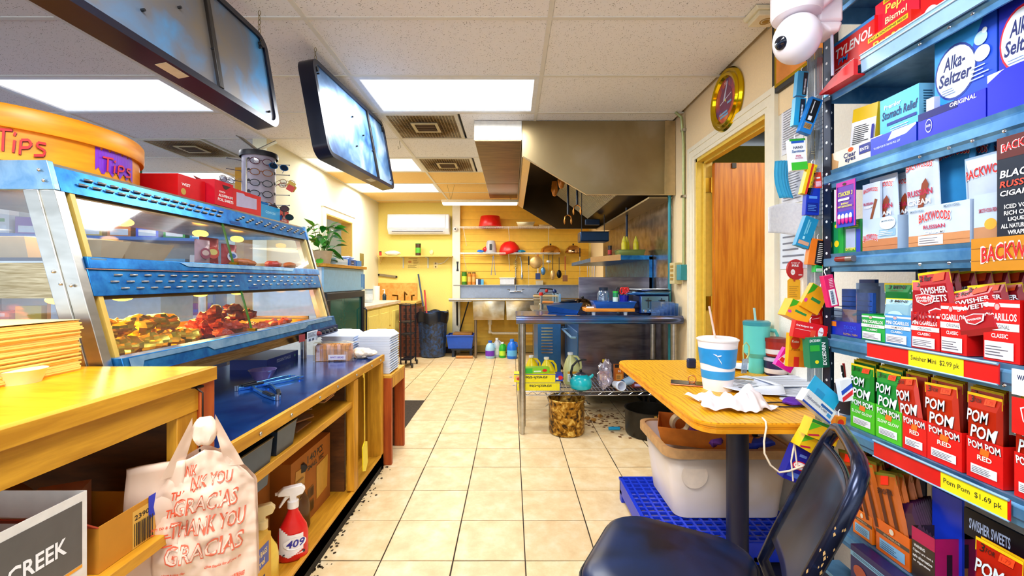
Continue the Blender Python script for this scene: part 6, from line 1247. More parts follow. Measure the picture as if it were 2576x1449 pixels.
def rrect(x0,x1,y0,y1,r,n=6,corners=(1,1,1,1)):
    out=[]
    for (cx,cy,a,k) in ((x1,y1,0,0),(x0,y1,90,1),(x0,y0,180,2),(x1,y0,270,3)):
        rr_=r if corners[k] else .002
        sx=-1 if cx == x1 else 1;sy=-1 if cy == y1 else 1
        for i in range(n+1):
            an=math.radians(a+90*i/n);out.append((cx+sx*rr_+rr_*math.cos(an),cy+sy*rr_+rr_*math.sin(an)))
    return out
G().prism(rrect(dx0,dx1,dy0,dy1,.07),'z',DZ-.004,DZ).build('table_top',oak,t)
for i,(a_,b_,k) in enumerate(((.011,.004,.0),(.019,.012,.003),(.034,.020,.0))): G().prism(rrect(dx0-.004+k,dx1,dy0-.004+k,dy1,.072),'z',DZ-a_,DZ-b_).build('edge_band',grainmat('#d88a10','#f0a620',(1,8,8),4,4,.4),t)
G().tube([(.93,1.78,.03),(.93,1.78,DZ-.035)],.042,24).build('pedestal',M('#161c38',.4),t,smooth=True);G().box(.75,1.12,1.60,1.96,DZ-.045,DZ-.034).build('mounting_plate',black,t)
G().box(.68,1.2,1.73,1.83,0,.03).box(.88,.98,1.5,1.84,0,.028).build('foot',M('#12141c',.5),t,bev=.004)
# cup
def dp(u,v,dz=0):
    Y=F*(H-DZ)/(v-V0);return (Xu(u,Y),Y,DZ+dz)
x,y,z=dp(1805,978)
t=thing('foam_cup','large white foam cup with blue wave print, lid and straw','cup',(x,y,z));R1,R2,hh=.058,.080,.208
G().lathe([(R1,0),(R1,.004),(R2,hh),(R2+.004,hh+.003),(R2+.002,hh+.008)],n=40).build('cup_body',M('#f4f0f4',.5,var=.02),t,smooth=True)
def rad(z): return R1+(R2-R1)*z/hh+.0008
G().lathe([(rad(.05),.05),(rad(.085),.085)],n=40,cap=False).build('wave_band',M('#2a9ae0',.4),t,smooth=True)
n=48;vs=[]
for i in range(n):
    a_=2*math.pi*i/n
    z0_,z1_=.105+.008*math.sin(a_*2+1),.178
    vs += [(rad(z0_)*math.cos(a_),rad(z0_)*math.sin(a_),z0_),(rad(z1_)*math.cos(a_),rad(z1_)*math.sin(a_),z1_)]
G().add(vs,[(2*i,(2*i+2) %(2*n),(2*i+3) %(2*n),2*i+1) for i in range(n)]).build('wave_band',M('#1f94de',.4),t,smooth=True)
on_cyl([('p',[(.0,.03),(.012,.028),(.022,.018),(.012,.022)],'#ffffff'),('p',[(.015,.022),(.03,.0),(.034,-.012),(.024,.004)],'#ffffff'),('p',[(.018,.024),(.032,.026),(.03,.021),(.02,.018)],'#ffffff')],rad(.18),math.radians(-128),.13,t,'bird_print')
G().lathe([(R2+.003,hh),(R2+.005,hh+.006),(R2-.006,hh+.012),(R2-.014,hh+.006),(0,hh+.006)],n=40,cap=False).build('lid',M('#f6f6f8',.3),t,smooth=True)
G().tube([(0,0,hh-.05),(-.012,0,hh+.02),(-.036,0,hh+.145)],.0045,8).build('straw',M('#e8c8b8',.4),t,smooth=True)
# napkin
def cloth(nm,label,cat,pts_c,sx,sy,amp,mat,seed,rz=0,base=.01,edge=.12):
    g=G()
    def fn(a,b):
        x_,y_=(a-.5),(b-.5);th=math.atan2(y_,x_);k=1+edge*math.sin(5*th+seed)+edge*.7*math.sin(9*th+seed*2)
        p=Vector((x_*sx*k,y_*sy*k,0));e_=max(0,1-(2*max(abs(x_),abs(y_)))**3)
        h=base*.3+amp*(abs(noise.noise(p*11+Vector((seed,0,0))))*1.5+.6*abs(noise.noise(p*30+Vector((0,seed,0)))))*(.25+.75*e_)
        return (p.x,p.y,h)
    g.sheet(fn,36,30);o=g.build(nm,mat,smooth=45,solid=.0008);o.location=pts_c;o.rotation_euler=(0,0,rz);return tag(o,label,cat)
x,y,z=dp(1842,1022)
cloth('napkin','crumpled white paper napkin in front of the foam cup','napkin',(x,y,DZ+.002),.24,.18,.07,M('#f3eaee',.9,var=.02),3.0)
# phone with ring
x,y,z=dp(1735,968)
t=thing('phone','black smartphone with copper ring grip lying on the desk','phone',(x,y,DZ+.001),-.35);G().box(-.08,.08,-.038,.038,0,.007).build('case',M('#d0805a',.3,.7),t,bev=.003);G().box(-.078,.078,-.036,.036,.007,.009).build('screen',M('#0a0c12',.12),t,bev=.001)
G().tube([(.01+.016*math.cos(k*math.pi/7),0,.026+.016*math.sin(k*math.pi/7)) for k in range(14)],.0025,6,closed=True).lathe([(.014,.009),(.014,.012)],(.01,0,0),14).build('ring_grip',M('#d88a50',.25,.9),t,smooth=80)
# small black box, tumbler, tubs
x,y,z=dp(1739,926);t=thing('earbud_case','small upright dark blue earbud case on the desk','case',(x,y,DZ));G().box(-.023,.023,-.012,.012,0,.052).build('case_body',M('#10244c',.35),t,bev=.008,seg=3);G().box(-.0235,.0235,-.0125,.0125,.032,.0328).build('seam',black,t)
t=thing('tumbler','aqua handled travel tumbler with pale straw near the doorway','tumbler',(Xu(1903,2.18),2.18,DZ));aq=M('#62d4cc',.35,var=.02)
G().lathe([(.034,0),(.036,.006),(.036,.075),(.058,.10),(.060,.235),(.062,.24)],n=32).build('body',aq,t,smooth=True);G().lathe([(.062,.238),(.063,.256),(.055,.262),(0,.262)],n=32,cap=False).build('lid',M('#3a9aa8',.2,alpha=.9),t,smooth=True)
G().tube([(.055,-.01,.215),(.085,-.01,.212),(.096,-.01,.19),(.094,-.01,.13),(.075,-.01,.10),(.055,-.01,.10)],.010,10).build('handle',aq,t,smooth=True);G().tube([(-.005,0,.262),(-.012,0,.325)],.0055,8).build('straw',M('#a8dcd8',.4),t)
for i,(z0_,c_) in enumerate(((0,'#241a4c'),(.095,'#a82418'))):
    t=thing('tub',('dark purple lidded tub, lower of two by the tumbler','red lidded tub stacked on the purple one by the tumbler')[i],'tub',(Xu(1962,2.12)-.02,2.12,DZ+z0_));G().lathe([(.044,0),(.048,.01),(.05,.075)],n=24).build('tub_body',M(c_,.35),t,smooth=True);G().lathe([(.053,.072),(.053,.088),(0,.09)],n=24,cap=False).build('lid',M('#8a1c14' if i else '#c8c4d8',.35),t,smooth=True);G().lathe([(.0495,.012),(.0505,.035)],n=24,cap=False).build('label',M('#e8dcd8',.5),t,smooth=True)
# papers
pw=M('#e6ecfa',.8,var=.02)
def sheet_(nm,u,v,w,h,rz,label,ink=10,curl=.0,lift=0,mat=None):
    x,y,z=dp(u,v);t=thing(nm,label,'paper',(x,y,DZ+.0015+lift),rz)
    G().sheet(lambda a,b: ((a-.5)*w,(b-.5)*h,curl*(2*a-1)**2+.002*math.sin(5*a+4*b)+.002),10,8).build('sheet',mat or pw,t,smooth=80,solid=.0006)
    if ink:
        g=G();prints(g,(-w*.42,-h*.42,0),(1,0,0),(0,1,0),lines(0,0,w*.8,h*.8,ink,'#5a6070',.22));g.v=[(a_,b_,.0012+curl*(2*(a_/w+.5)-1)**2+.002*math.sin(5*(a_/w+.5)+4*(b_/h+.5))+.002+c_) for a_,b_,c_ in g.v];g.build('print',None,t)
sheet_('paper_sheet',1905,925,.42,.22,-.1,'long blank white paper rolled at the back of the desk',0,.02)
sheet_('paper_sheet',1870,968,.26,.20,.35,'white sheet under the curved ones next to the cup',6,.006,.002);sheet_('paper_sheet',1895,985,.22,.16,-.5,'curled white sheet lying across the middle of the desk',0,.014,.006)
sheet_('paper_sheet',1990,965,.28,.21,.12,'printed letter with dense text on the desk, right of the cup',12,.004,.008);sheet_('paper_sheet',2010,990,.24,.20,-.25,'white printed sheet under the letter near the rack post',8,.004,.004)
t=thing('clipboard_stack','pile of white papers at the right of the desk by the rack','paper',(1.20,1.60,DZ+.001),.4)
for i in range(4): o=G().box(-.11,.11,-.14,.14,0,.0012).build('sheet',pw,t);o.location=(0,0,.0018*i);o.rotation_euler=(0,0,.12*i-.2)
x,y,z=dp(1872,945);t=thing('clothes_hanger_clip','clear plastic hanger clip standing on the papers','clip',(x,y,DZ+.012),.2);G().prism([(-.016,0),(.012,0),(.02,.07),(-.008,.07)],'y',-.003,.003).build('clip_body',glassmat('#b8d0e8',.3,.3),t);G().tube([(-.004,0,.07),(-.006,0,.10),(-.004,0,.135),(.012,0,.15),(.028,0,.13),(.026,0,.09),(.014,0,.07)],.003,6).build('hook',M('#b8c880',.3),t,smooth=80)
o=tag(G().box(-.06,.06,-.004,.004,0,.006).build('pencil',M('#b89a5a',.5)),'tan pencil lying across the papers beside the clip','pencil');x,y,z=dp(1858,962);o.location=(x,y,DZ+.015);o.rotation_euler=(0,0,-.4)
x,y,z=dp(2000,1020);crumple_blob('purple_cloth','small purple cloth scrap on the desk under the hanging boxes','cloth',(x,y,DZ+.012),(.04,.03,.012),M('#5a18a8',.6),.5,30,7,14)
t=thing('black_cable','thin black cable looped on the desk','cable',(x,y,DZ));G().tube([(-.05+.075*math.cos(k*.5),-.01+.03*math.sin(k*.5),.006) for k in range(11)]+[(.05,-.02,.006),(.08,-.06,.02)],.0028,6).build('wire',M('#2a2430',.4),t,smooth=80)
t=thing('white_cable','white charging cable hanging from the desk edge','cable',(0,0,0));pts=[at(1918,1045,1.44),at(1924,1052,1.41),at(1928,1075,1.39),at(1922,1110,1.385),at(1923,1140,1.38),at(1938,1170,1.38),at(1960,1188,1.38),at(1985,1185,1.38),at(2020,1172,1.38)]
pts[0]=Vector((pts[0].x,1.44,DZ+.006));pts[1]=Vector((pts[1].x,1.405,DZ+.006));G().tube(pts,.0032,6).tube([at(2022,1070,1.385),at(2000,1110,1.385),at(1990,1160,1.385),at(1995,1210,1.385)],.0028,6).tube([at(1996,1100,1.385),at(2000,1130,1.385),at(2006,1180,1.385)],.0028,6).build('wire',M('#f6e4c8',.4),t,smooth=80)
# black mesh pencil pot behind the rack post
t=thing('pencil_pot','dark mesh pencil pot with striped tape roll behind the rack post','pot',(1.18,1.50,DZ));G().lathe([(.045,0),(.05,.10),(.048,.10),(.043,.003)],n=20,cap=False).build('pot_body',M('#2a2a38',.5),t,smooth=True)
for i,c_ in enumerate(('#d8b020','#c82020','#20242c','#e8e040')): G().tube([(.012*math.cos(i*1.6),.012*math.sin(i*1.6),.005),(.035*math.cos(i*1.6),.035*math.sin(i*1.6),.17)],.004,6).build('pencil',M(c_,.4),t)
# ---------------- bin, crate and boxes below
t=thing('milk_crate','bright blue perforated plastic bread crate on the floor under the storage bin','crate',(0,0,0));bc=M('#1034c8',.4,var=.08)
cx0,cx1,cy0,cy1=.60,1.26,1.80,2.40
G().box(cx0,cx0+.012,cy0,cy1,.04,.125).box(cx0,cx1,cy0,cy0+.012,.04,.125).box(cx1-.012,cx1,cy0,cy1,.04,.125).box(cx0,cx1,cy1-.012,cy1,.04,.125).build('side_wall',bc,t)
g=G();k=15
for i in range(k+1):
    p=cx0+(cx1-cx0)*i/k;g.box(p-.005,p+.005,cy0,cy1,.112,.124)
    p=cy0+(cy1-cy0)*i/k;g.box(cx0,cx1,p-.005,p+.005,.110,.123)
stuff(g.build('lattice',bc,t))
for x in (cx0,cx0+.2,cx1-.25,cx1-.04):
    for y in (cy0,cy0+.27,cy1-.04): G().box(x,x+.035,y,y+.04,0,.06).build('foot',bc,t)
bx0_,bx1_,by0_,by1_=.715,1.28,1.95,2.37;bz0,bz1=.127,.445
t=thing('storage_bin','large cloudy clear plastic storage bin with dusty brown rim under the desk','storage bin',(0,0,0));cp=bpy.data.materials.new('cloudy_plastic');cp.use_nodes=True;smear(cp,'#d8b88c','#e6d6c6','#efe8f4',1.6);cp.node_tree.nodes['Principled BSDF'].inputs['Metallic'].default_value=0;cp.node_tree.nodes['Principled BSDF'].inputs['Alpha'].default_value=.88
lo=rrect(bx0_+.04,bx1_-.04,by0_+.03,by1_-.03,.05,5);hi=rrect(bx0_,bx1_,by0_,by1_,.06,5);n=len(lo)
G().add([(x,y,bz0) for x,y in lo]+[(x,y,bz1) for x,y in hi],[tuple(range(n))[::-1]]+[(i,(i+1) %n,n+(i+1) %n,n+i) for i in range(n)]).build('bin_body',cp,t,smooth=50,solid=.003)
rimp=rrect(bx0_-.022,bx1_+.02,by0_-.022,by1_+.022,.07,5);g=G();g.add([(x,y,bz1-.03) for x,y in rimp]+[(x,y,bz1+.008) for x,y in rimp]+[(x,y,bz1+.008) for x,y in hi]+[(x,y,bz1-.02) for x,y in hi],[(a_*n+i,a_*n+(i+1) %n,(a_+1)*n+(i+1) %n,(a_+1)*n+i) for a_ in range(3) for i in range(n)])
g.build('rim',M('#b98f5e',.5,var=.15),t,smooth=40)
o=G().lathe([(.0,0),(.06,0)],n=24,ax='y',cap=False).build('round_patch',M('#efdfcc',.5),t);o.location=(.83,by0_+.008,.33);
t=thing('carton_tray','open orange brown cardboard tray lying in the storage bin','cardboard',(.93,2.15,.42),-.35);g=G();g.add([(-.17,-.11,0),(.2,-.11,0),(.2,.11,0),(-.17,.11,0),(-.19,-.13,.085),(.22,-.13,.085),(.22,.13,.085),(-.19,.13,.085)],[(0,3,2,1),(0,1,5,4),(1,2,6,5),(2,3,7,6),(3,0,4,7)]);g.build('tray',M('#c8701a',.8,var=.1),t,solid=.003)
crumple_blob('wrapper_heap','violet and blue candy wrapper bag in the cardboard tray','wrapper',(.99,2.08,.47),(.12,.07,.05),M('#7a4ab0',.2,.2,var=.5,scale=14),.5,14,8,22);crumple_blob('blue_wrapper','shiny blue wrapper beside the violet one in the bin','wrapper',(1.10,2.0,.46),(.09,.04,.03),M('#2040c8',.2,.2,var=.4,scale=20),.5,18,11,18)
carton((1.12,2.22,.42),.2,.16,.10,M('#16204a',.4),'dark blue carton at the back right in the storage bin',front=[('r',.03,.03,.05,.04,'#c8d0e8'),('r',.12,.03,.05,.05,'#4a90d0')])
tag(G().lathe([(.05,-.02),(.05,.02),(.035,.02),(.035,-.02),(.05,-.02)],ax='y',n=24,cap=False).build('tape_roll',M('#d8c8a0',.4),smooth=True),'roll of clear tape on edge in the cardboard tray','tape').location=(.86,2.20,.485)
carton((.88,1.38,0),.30,.22,.10,M('#d8952c',.8,var=.06,scale=10),'flat brown cardboard box on the floor behind the chair seat',rz=.35,topi=[('e',.2,.12,.04,.03,'#7a4c14'),('e',.2,.12,.032,.023,'#d8952c'),('r',.03,.05,.05,.012,'#7a4c14')],name='cardboard_box')
carton((.80,1.02,0),.34,.30,.14,M('#d89030',.8,var=.06,scale=10),'brown cardboard box with circular mark under the chair back',rz=.5,topi=[('e',.12,.15,.05,.05,'#6a3c10'),('e',.12,.15,.042,.042,'#d89030'),('e',.12,.15,.03,.03,'#6a3c10'),('e',.12,.15,.022,.022,'#d89030'),('t','1111',.06,.24,.03,.02,'#6a3c10')],name='cardboard_box')
# ================================================================ CHAIR
ch=thing('folding_chair','black metal chair with padded navy seat and scuffed tubular back','chair',(.44,1.18,0),math.radians(-29.4))
navy=bpy.data.materials.new('navy_vinyl');navy.use_nodes=True;smear(navy,'#050c1c','#081c3c','#0a2450',4);navy.node_tree.nodes['Principled BSDF'].inputs['Metallic'].default_value=0;navy.node_tree.nodes['Principled BSDF'].inputs['Roughness'].default_value=.33
so=rrect(-.215,.20,-.205,.205,.10,8);n=len(so);g=G();rings=[(1.0,.385),(1.02,.40),(1.02,.418),(.985,.437),(.90,.450),(.7,.456)]
vs=[];
for k,z in rings: vs += [(x*k,y*k,z) for x,y in so]
g.add(vs,[tuple(range(n))[::-1],tuple((len(rings)-1)*n+i for i in range(n))]+[(j*n+i,j*n+(i+1) %n,(j+1)*n+(i+1) %n,(j+1)*n+i) for j in range(len(rings)-1) for i in range(n)]);g.build('seat',navy,ch,smooth=60)
G().tube([(x*1.022,y*1.022,.420) for x,y in so],.004,6,closed=True).build('piping',black,ch,smooth=80)
tubem=bpy.data.materials.new('scuffed_black');tubem.use_nodes=True;smear(tubem,'#0d1020','#10162c','#1c2c50',10);tubem.node_tree.nodes['Principled BSDF'].inputs['Roughness'].default_value=.22
def back(y,s,drop=0): # point on the leaning back plane: y across, s 0..1 up
    return Vector((.215+.17*s,y,.42+.42*s))
L_=[back(-.185,k) for k in (0,.2,.4,.6,.75)]+[back(-.175,.88),back(-.15,.97),back(-.10,1.0),back(0,1.005),back(.10,1.0),back(.15,.97),back(.175,.88)]+[back(.185,k) for k in (.75,.6,.4,.2,0)]
low=[Vector((.10,-.195,.02)),Vector((.17,-.19,.25))];low2=[Vector((.17,.19,.25)),Vector((.10,.195,.02))]
G().tube([Vector((.36,-.195,.0)),Vector((.29,-.19,.22))]+L_+[Vector((.29,.19,.22)),Vector((.36,.195,.0))],.0155,12).build('back_frame',tubem,ch,smooth=80)
for s_ in (-1,1):
    G().tube([(.10,s_*.175,.39),(-.10,s_*.185,.20),(-.24,s_*.19,.0)],.012,10).build('leg',tubem,ch,smooth=80)
    o=G().lathe([(.011,0),(.009,.004),(.004,.006)],(0,0,0),14).build('rivet',M('#b8a888',.3,.9),ch,smooth=True);p=back(s_*.185,.30);o.location=(p.x-.0,p.y+s_*.0155,p.z);o.rotation_euler=(-s_*math.pi/2,0,0)
G().tube([(-.17,-.187,.10),(-.17,.187,.10)],.008,8).build('stretcher',tubem,ch,smooth=80)
def bp(a,b): # curved back panel
    s=.16+.70*b;y=(a-.5)*.345;p=back(y,s);bow=.018*(1-(2*a-1)**2);return (p.x+bow-.004,p.y,p.z)
pm3=bpy.data.materials.new('dark_panel');pm3.use_nodes=True;smear(pm3,'#23242e','#2e3444','#344c66',3.5)
pm3.node_tree.nodes['Principled BSDF'].inputs['Roughness'].default_value=.3
G().sheet(bp,14,12).build('backrest',pm3,ch,smooth=80,solid=.003);G().tube([bp(k/10,1) for k in range(11)],.006,8).build('backrest_hem',tubem,ch,smooth=80)
rs=random.Random(5)
for s_ in (-1,):
    for i in range(46):
        k=rs.uniform(0,.75);p=back(-.185,k);a_=rs.uniform(2.4,5.4);r_=.0158;c=Vector((p.x+r_*math.cos(a_)*.7,p.y+r_*math.sin(a_),p.z));w_=rs.uniform(.0015,.005)
        if i %1 == 0:
            e1=Vector((.17,0,.42)).normalized();nn_=(c-p).normalized();e2=nn_.cross(e1).normalized();c=p+nn_*.0160
            g0=G().add([c+e1*w_*rs.uniform(.8,2)+e2*w_*.3,c+e2*w_*.6,c-e1*w_*rs.uniform(.8,2),c-e2*w_*.5],[(0,1,2,3)])
            if i == 0: sc_=g0
            else: sc_.add(g0.v,g0.f)
stuff(sc_.build('scuff',M('#b8905a',.6),ch))
# ================================================================ RIGHT WALL THINGS
t=thing('wall_clock','round gold rimmed wall clock sign with red face above the doorway','clock',(XR-.001,2.665,2.325));goldm=M('#d8b818',.15,1.0,var=.03)
G().lathe([(.185,0),(.19,-.015),(.18,-.03),(.165,-.028),(.155,-.04),(.140,-.036),(.130,-.02)],n=56,ax='x',cap=False).build('gold_rim',goldm,t,smooth=True)
fm_=bpy.data.materials.new('clock_face');fm_.use_nodes=True;smear(fm_,'#5a3a78','#c85038','#f08848',9);fm_.node_tree.nodes['Principled BSDF'].inputs['Metallic'].default_value=0
G().lathe([(.134,-.018),(0,-.018)],n=48,ax='x',cap=False).build('face',fm_,t)
g=G();prints(g,(-.0185,.13,-.13),(0,-1,0),(0,0,1),[('e',.13,.13,.08,.085,'#7a3a5a'),('r',.05,.055,.10,.012,'#78b0d8'),('r',.06,.035,.10,.012,'#78b0d8'),('r',.15,.10,.05,.012,'#78b0d8'),('p',[(.10,.14),(.15,.24),(.16,.24),(.12,.13)],'#c8c8e0'),('p',[(.06,.12),(.2,.15),(.2,.155),(.06,.126)],'#e8e0f0'),('e',.13,.13,.008,.008,'#e8d040'),('t','XII',.115,.225,.03,.018,'#e8c8d8')]);g.build('face_print',None,t)
t=thing('picture_frame','black and gold framed orange picture high on the wall behind the white dome camera','picture',(XR-.001,1.98,2.33));G().box(-.02,0,-.21,.21,-.18,.18).build('frame',black,t,bev=.002)
G().box(-.022,-.02,-.185,.185,-.155,.155).build('gold_edge',goldm,t);G().box(-.0225,-.022,-.17,.17,-.14,.14).build('picture',M('#e0882a',.6,var=.2,scale=12),t)
t=thing('ceiling_siren','small white plastic siren box on ceiling near the wall','siren',(1.235,2.10,CEIL-.002));G().prism([(-.07,-.02),(.07,-.02),(.08,0),(-.08,0)],'y',-.06,.06).box(-.06,.05,-.05,.05,-.045,-.02).build('housing',M('#efe8c8',.4),t,bev=.003);G().lathe([(.028,-.046),(.022,-.046)],n=16,cap=False).lathe([(.016,-.047),(.0,-.047)],n=16,cap=False).build('vent_ring',M('#a8882a',.5),t)
tag(G().tube([(1.26,2.05,2.48),(1.29,2.0,2.40),(1.31,1.98,2.32),(1.315,1.95,2.22),(1.31,1.90,2.17)],.0025,6).build('siren_wire',black,smooth=80),'thin black wire drooping from the white siren box','wire')
def wsheet(y0,y1,z0,z1,label,n=14,c='#e8ecf6',tilt=0):
    t=thing('wall_paper_sheet',label,'paper',(XR-.002,(y0+y1)/2,(z0+z1)/2));w,h=y1-y0,z1-z0;G().box(-.001,0,-w/2,w/2,-h/2,h/2).build('sheet',M(c,.8,var=.02),t)
    g=G();prints(g,(-.0012,w/2,-h/2),(0,-1,0),(0,0,1),lines(w*.1,h*.08,w*.8,h*.8,n,'#70788c',.25));g.build('print',None,t);t.rotation_euler=(tilt,0,0)
wsheet(1.98,2.14,1.83,2.10,'printed notice on the white wall directly below the framed picture',18);wsheet(1.80,1.95,1.75,2.05,'printed notice on the wall beside the rack, half hidden by teal boxes',14);wsheet(1.97,2.14,1.58,1.80,'printed notice behind the blue face mask',14);wsheet(1.95,2.15,1.27,1.50,'handwritten sheet on the wall under the paper towel',6,'#e0ecfa');wsheet(1.78,1.93,1.45,1.72,'printed notice on the wall behind the yellow comb card',12)
p=at(1975,553,1.95);t=thing('paper_towel','white embossed paper towel sheet curling out from the wall','paper towel',(p.x+.07,p.y,p.z));G().sheet(lambda a,b: (-.155+.20*a,.03*math.sin(a*3)-.02,-.09+.15*b*(1-.25*(1-a)**2)+.03*(1-a)*(1-a)+.02*math.sin(3*a)),16,12).build('sheet',M('#f4f4fc',.9,bump=.2,scale=90),t,smooth=80,solid=.004)
p=at(1974,452,2.05);t=thing('face_mask','light blue pleated face mask hanging on the wall papers','mask',p);t.scale=(1.17,1,1.17);G().sheet(lambda a,b: (-.03+.055*a-.012*math.sin(3*b)+.02*(b-.5),-.012*math.sin(math.pi*a)+.003*math.sin(30*a),.075-.15*b),18,12).build('mask_body',M('#38b4e8',.7,var=.03),t,smooth=80,solid=.0015);G().tube([(.02,0,.07),(.035,0,.12),(.05,.0,.085),(.03,0,.03)],.002,5).build('ear_loop',white,t)
p=at(2001,678,1.99);t=thing('fire_tag','round red in case of fire tag hanging at the rack end','tag',p);t.scale=(1.1,1,1.1);G().prism([(.037*math.cos(k*math.pi/10),.043*math.sin(k*math.pi/10)) for k in range(20)],'y',-.006,.006).build('tag_body',M('#c01018',.35),t,bev=.002);g=G();prints(g,(-.037,-.0065,-.043),(1,0,0),(0,0,1),[('t','In Case of',.016,.068,.035,.006,'#ffffff'),('t','FIRE',.018,.054,.028,.010,'#ffffff'),('e',.022,.032,.009,.012,'#f4f0f0'),('t','PULL',.0165,.030,.011,.004,'#c01018'),('t','HERE',.045,.018,.016,.005,'#ffffff')]);g.build('print',None,t)
p=at(1996,727,1.99);t=thing('yellow_tag','yellow inspection tag below the red fire tag','tag',p);t.scale=(1.1,1,1.1);G().prism([(-.025,-.045),(.028,-.045),(.028,.035),(.018,.045),(-.015,.045),(-.025,.035)],'y',-.001,.001).build('tag_body',M('#f8b414',.6),t);g=G();prints(g,(-.025,-.0015,-.045),(1,0,0),(0,0,1),lines(.006,.01,.04,.05,6,'#a87010',.2)+[('e',.027,.08,.004,.004,'#c04010')]);g.build('print',None,t)
# ================================================================ PAN-TILT CAMERA ON THE RACK
t=thing('security_camera','large white pan and tilt dome camera clamped to the rack post','camera',at(2003,62,1.27));wh=M('#f4eef4',.25,var=.01)
G().lathe([(.062,.02),(.066,.03),(.066,.10),(.05,.125),(0,.13)],n=36,cap=False).lathe([(.062,.02),(0,.015)],n=36,cap=False).build('housing',wh,t,smooth=True)
G().ball((-.002,-.005,-.045),(.062,.062,.070),32,20).build('ball',M('#f6f2fa',.22,var=.01),t,smooth=80)
o=G().lathe([(.0,.006),(.010,.005),(.018,.0),(.020,-.006)],n=20,cap=False).build('lens',M('#101828',.1),t,smooth=True);o.location=(-.060,-.020,-.066);o.rotation_euler=(0,0,0);o.rotation_mode='QUATERNION';o.rotation_quaternion=Vector((-.93,-.28,-.30)).to_track_quat('Z','Y')
G().box(.055,.125,-.02,.05,.0,.14).prism([(.055,.0),(.125,.0),(.115,-.03),(.085,-.03)],'y',-.02,.05).build('mount',wh,t,bev=.008,seg=3);G().tube([(.045,-.03,.03),(.10,-.035,.08),(.15,-.04,.11)],.011,12).build('arm',M('#f0dce4',.3),t,smooth=True)
G().tube([(.105,.0,-.03),(.107,.0,-.15)],.004,6).build('antenna',M('#b8c0d8',.4),t)
# ================================================================ RACK
RX,RX1,RY0,RY1=1.0,1.325,.40,1.38
rb=grainmat('#3c7ab0','#6ea8d4',(2,2,2),5,4,.38,.5,0,'rack_steel');rdk=M('#16243c',.45,.4)
rk=thing('display_rack','tall blue grey steel shelving rack full of medicine and tobacco packs','shelf rack',(0,0,0))
ZB=[2.03,1.777,1.503,1.242,.9915,.730];SH=.055;ZS=[z+SH for z in ZB];ZS6=.475
hl=G().lathe([(.0042,0),(.0042,.0006)],n=10,ax='x').mesh('post_hole',M('#e8f0f8',.5))
for x in (RX-.002,RX1-.03):
    for y in (RY0,RY1-.0):
        G().box(x-.002,x+.032,y,y+.003,0,2.45).box(x-.002,x+.001,y-.03 if y >1 else y,y+.003 if y >1 else y+.03,0,2.45).build('post',rdk,rk)
z=.5;k=0
hf=G().lathe([(.0045,-.0006),(.0045,0)],n=10,ax='y').mesh('post_hole',M('#dfe8f4',.5))
while z <2.4:
    for dx in (.008,.022): o=bpy.data.objects.new('post_hole',hf);C.objects.link(o);o.parent=rk;o.location=(RX-.003+dx,RY1-.0002,z)
    o=bpy.data.objects.new('post_hole',hl);C.objects.link(o);o.parent=rk;o.location=(RX-.0045,RY1-.014,z);z += .05
for i,z in enumerate(ZB+[ZS6-SH,2.32]):
    s_=G().box(RX+.004,RX1-.004,RY0+.003,RY1-.003,z+SH-.004,z+SH-.001).build('shelf',rb,rk)
    G().prism([(RX-.004,z+SH),(RX+.006,z+SH),(RX+.006,z),(RX+.001,z),(RX-.001,z+.012),(RX-.007,z+.018),(RX-.007,z+.038),(RX-.001,z+.044)],'y',RY0+.003,RY1-.004).build('shelf_lip',rb,rk)
    G().box(RX1-.008,RX1-.004,RY0+.003,RY1-.003,z,z+SH).build('shelf_lip',rb,rk);G().box(RX+.006,RX1-.01,RY1-.006,RY1-.003,z,z+SH).build('shelf_end',rb,rk)
    for y in (RY1-.03,1.05,.98,.93,.87): G().ball((RX-.008,y,z+.012),(.002,.004,.004),8,6).build('bolt',chrome,rk)
nq=-q
G().box(.93,RX,.9,RY1-.06,.350,.361).build('lower_ledge',rb,rk)
def Yu(u,X): return F*X/(u-U0)
def rbox(u0,u1,zb_,h,X,d,col,label,front=None,fn=None,near=None,cat='box',name='carton',rough=.35,open_top=False,group=None):
    """shelf carton whose printed front faces the aisle; u0..u1 give the far and near edge as seen from the aisle"""
    ya,yb=Yu(u0,X),Yu(u1,X);w=ya-yb;t=thing(name,label,cat,(X+d/2,(ya+yb)/2,zb_),nq,group);g=G()
    m=M(col,rough,var=.04)
    if open_top:
        g.add([(-w/2,-d/2,0),(w/2,-d/2,0),(w/2,d/2,0),(-w/2,d/2,0),(-w/2,-d/2,h),(w/2,-d/2,h),(w/2,d/2,h),(-w/2,d/2,h)],[(0,3,2,1),(0,1,5,4),(1,2,6,5),(2,3,7,6),(3,0,4,7)]);g.build('carton_body',m,t,solid=.001)
    else: g.box(-w/2,w/2,-d/2,d/2,0,h);g.build('carton_body',m,t)
    it=fn(w,h) if fn else front
    if it: g=G();prints(g,(-w/2,-d/2,0),(1,0,0),(0,0,1),it,step=.00025);g.build('front_print',None,t)
    if near: g=G();prints(g,(w/2,-d/2,0),(0,1,0),(0,0,1),near(d,h),step=.00025);g.build('side_print',None,t)
    return t
s1,s2,s3,s4,s5=ZS[1]+.001,ZS[2]+.001,ZS[3]+.001,ZS[4]+.001,ZS[5]+.001
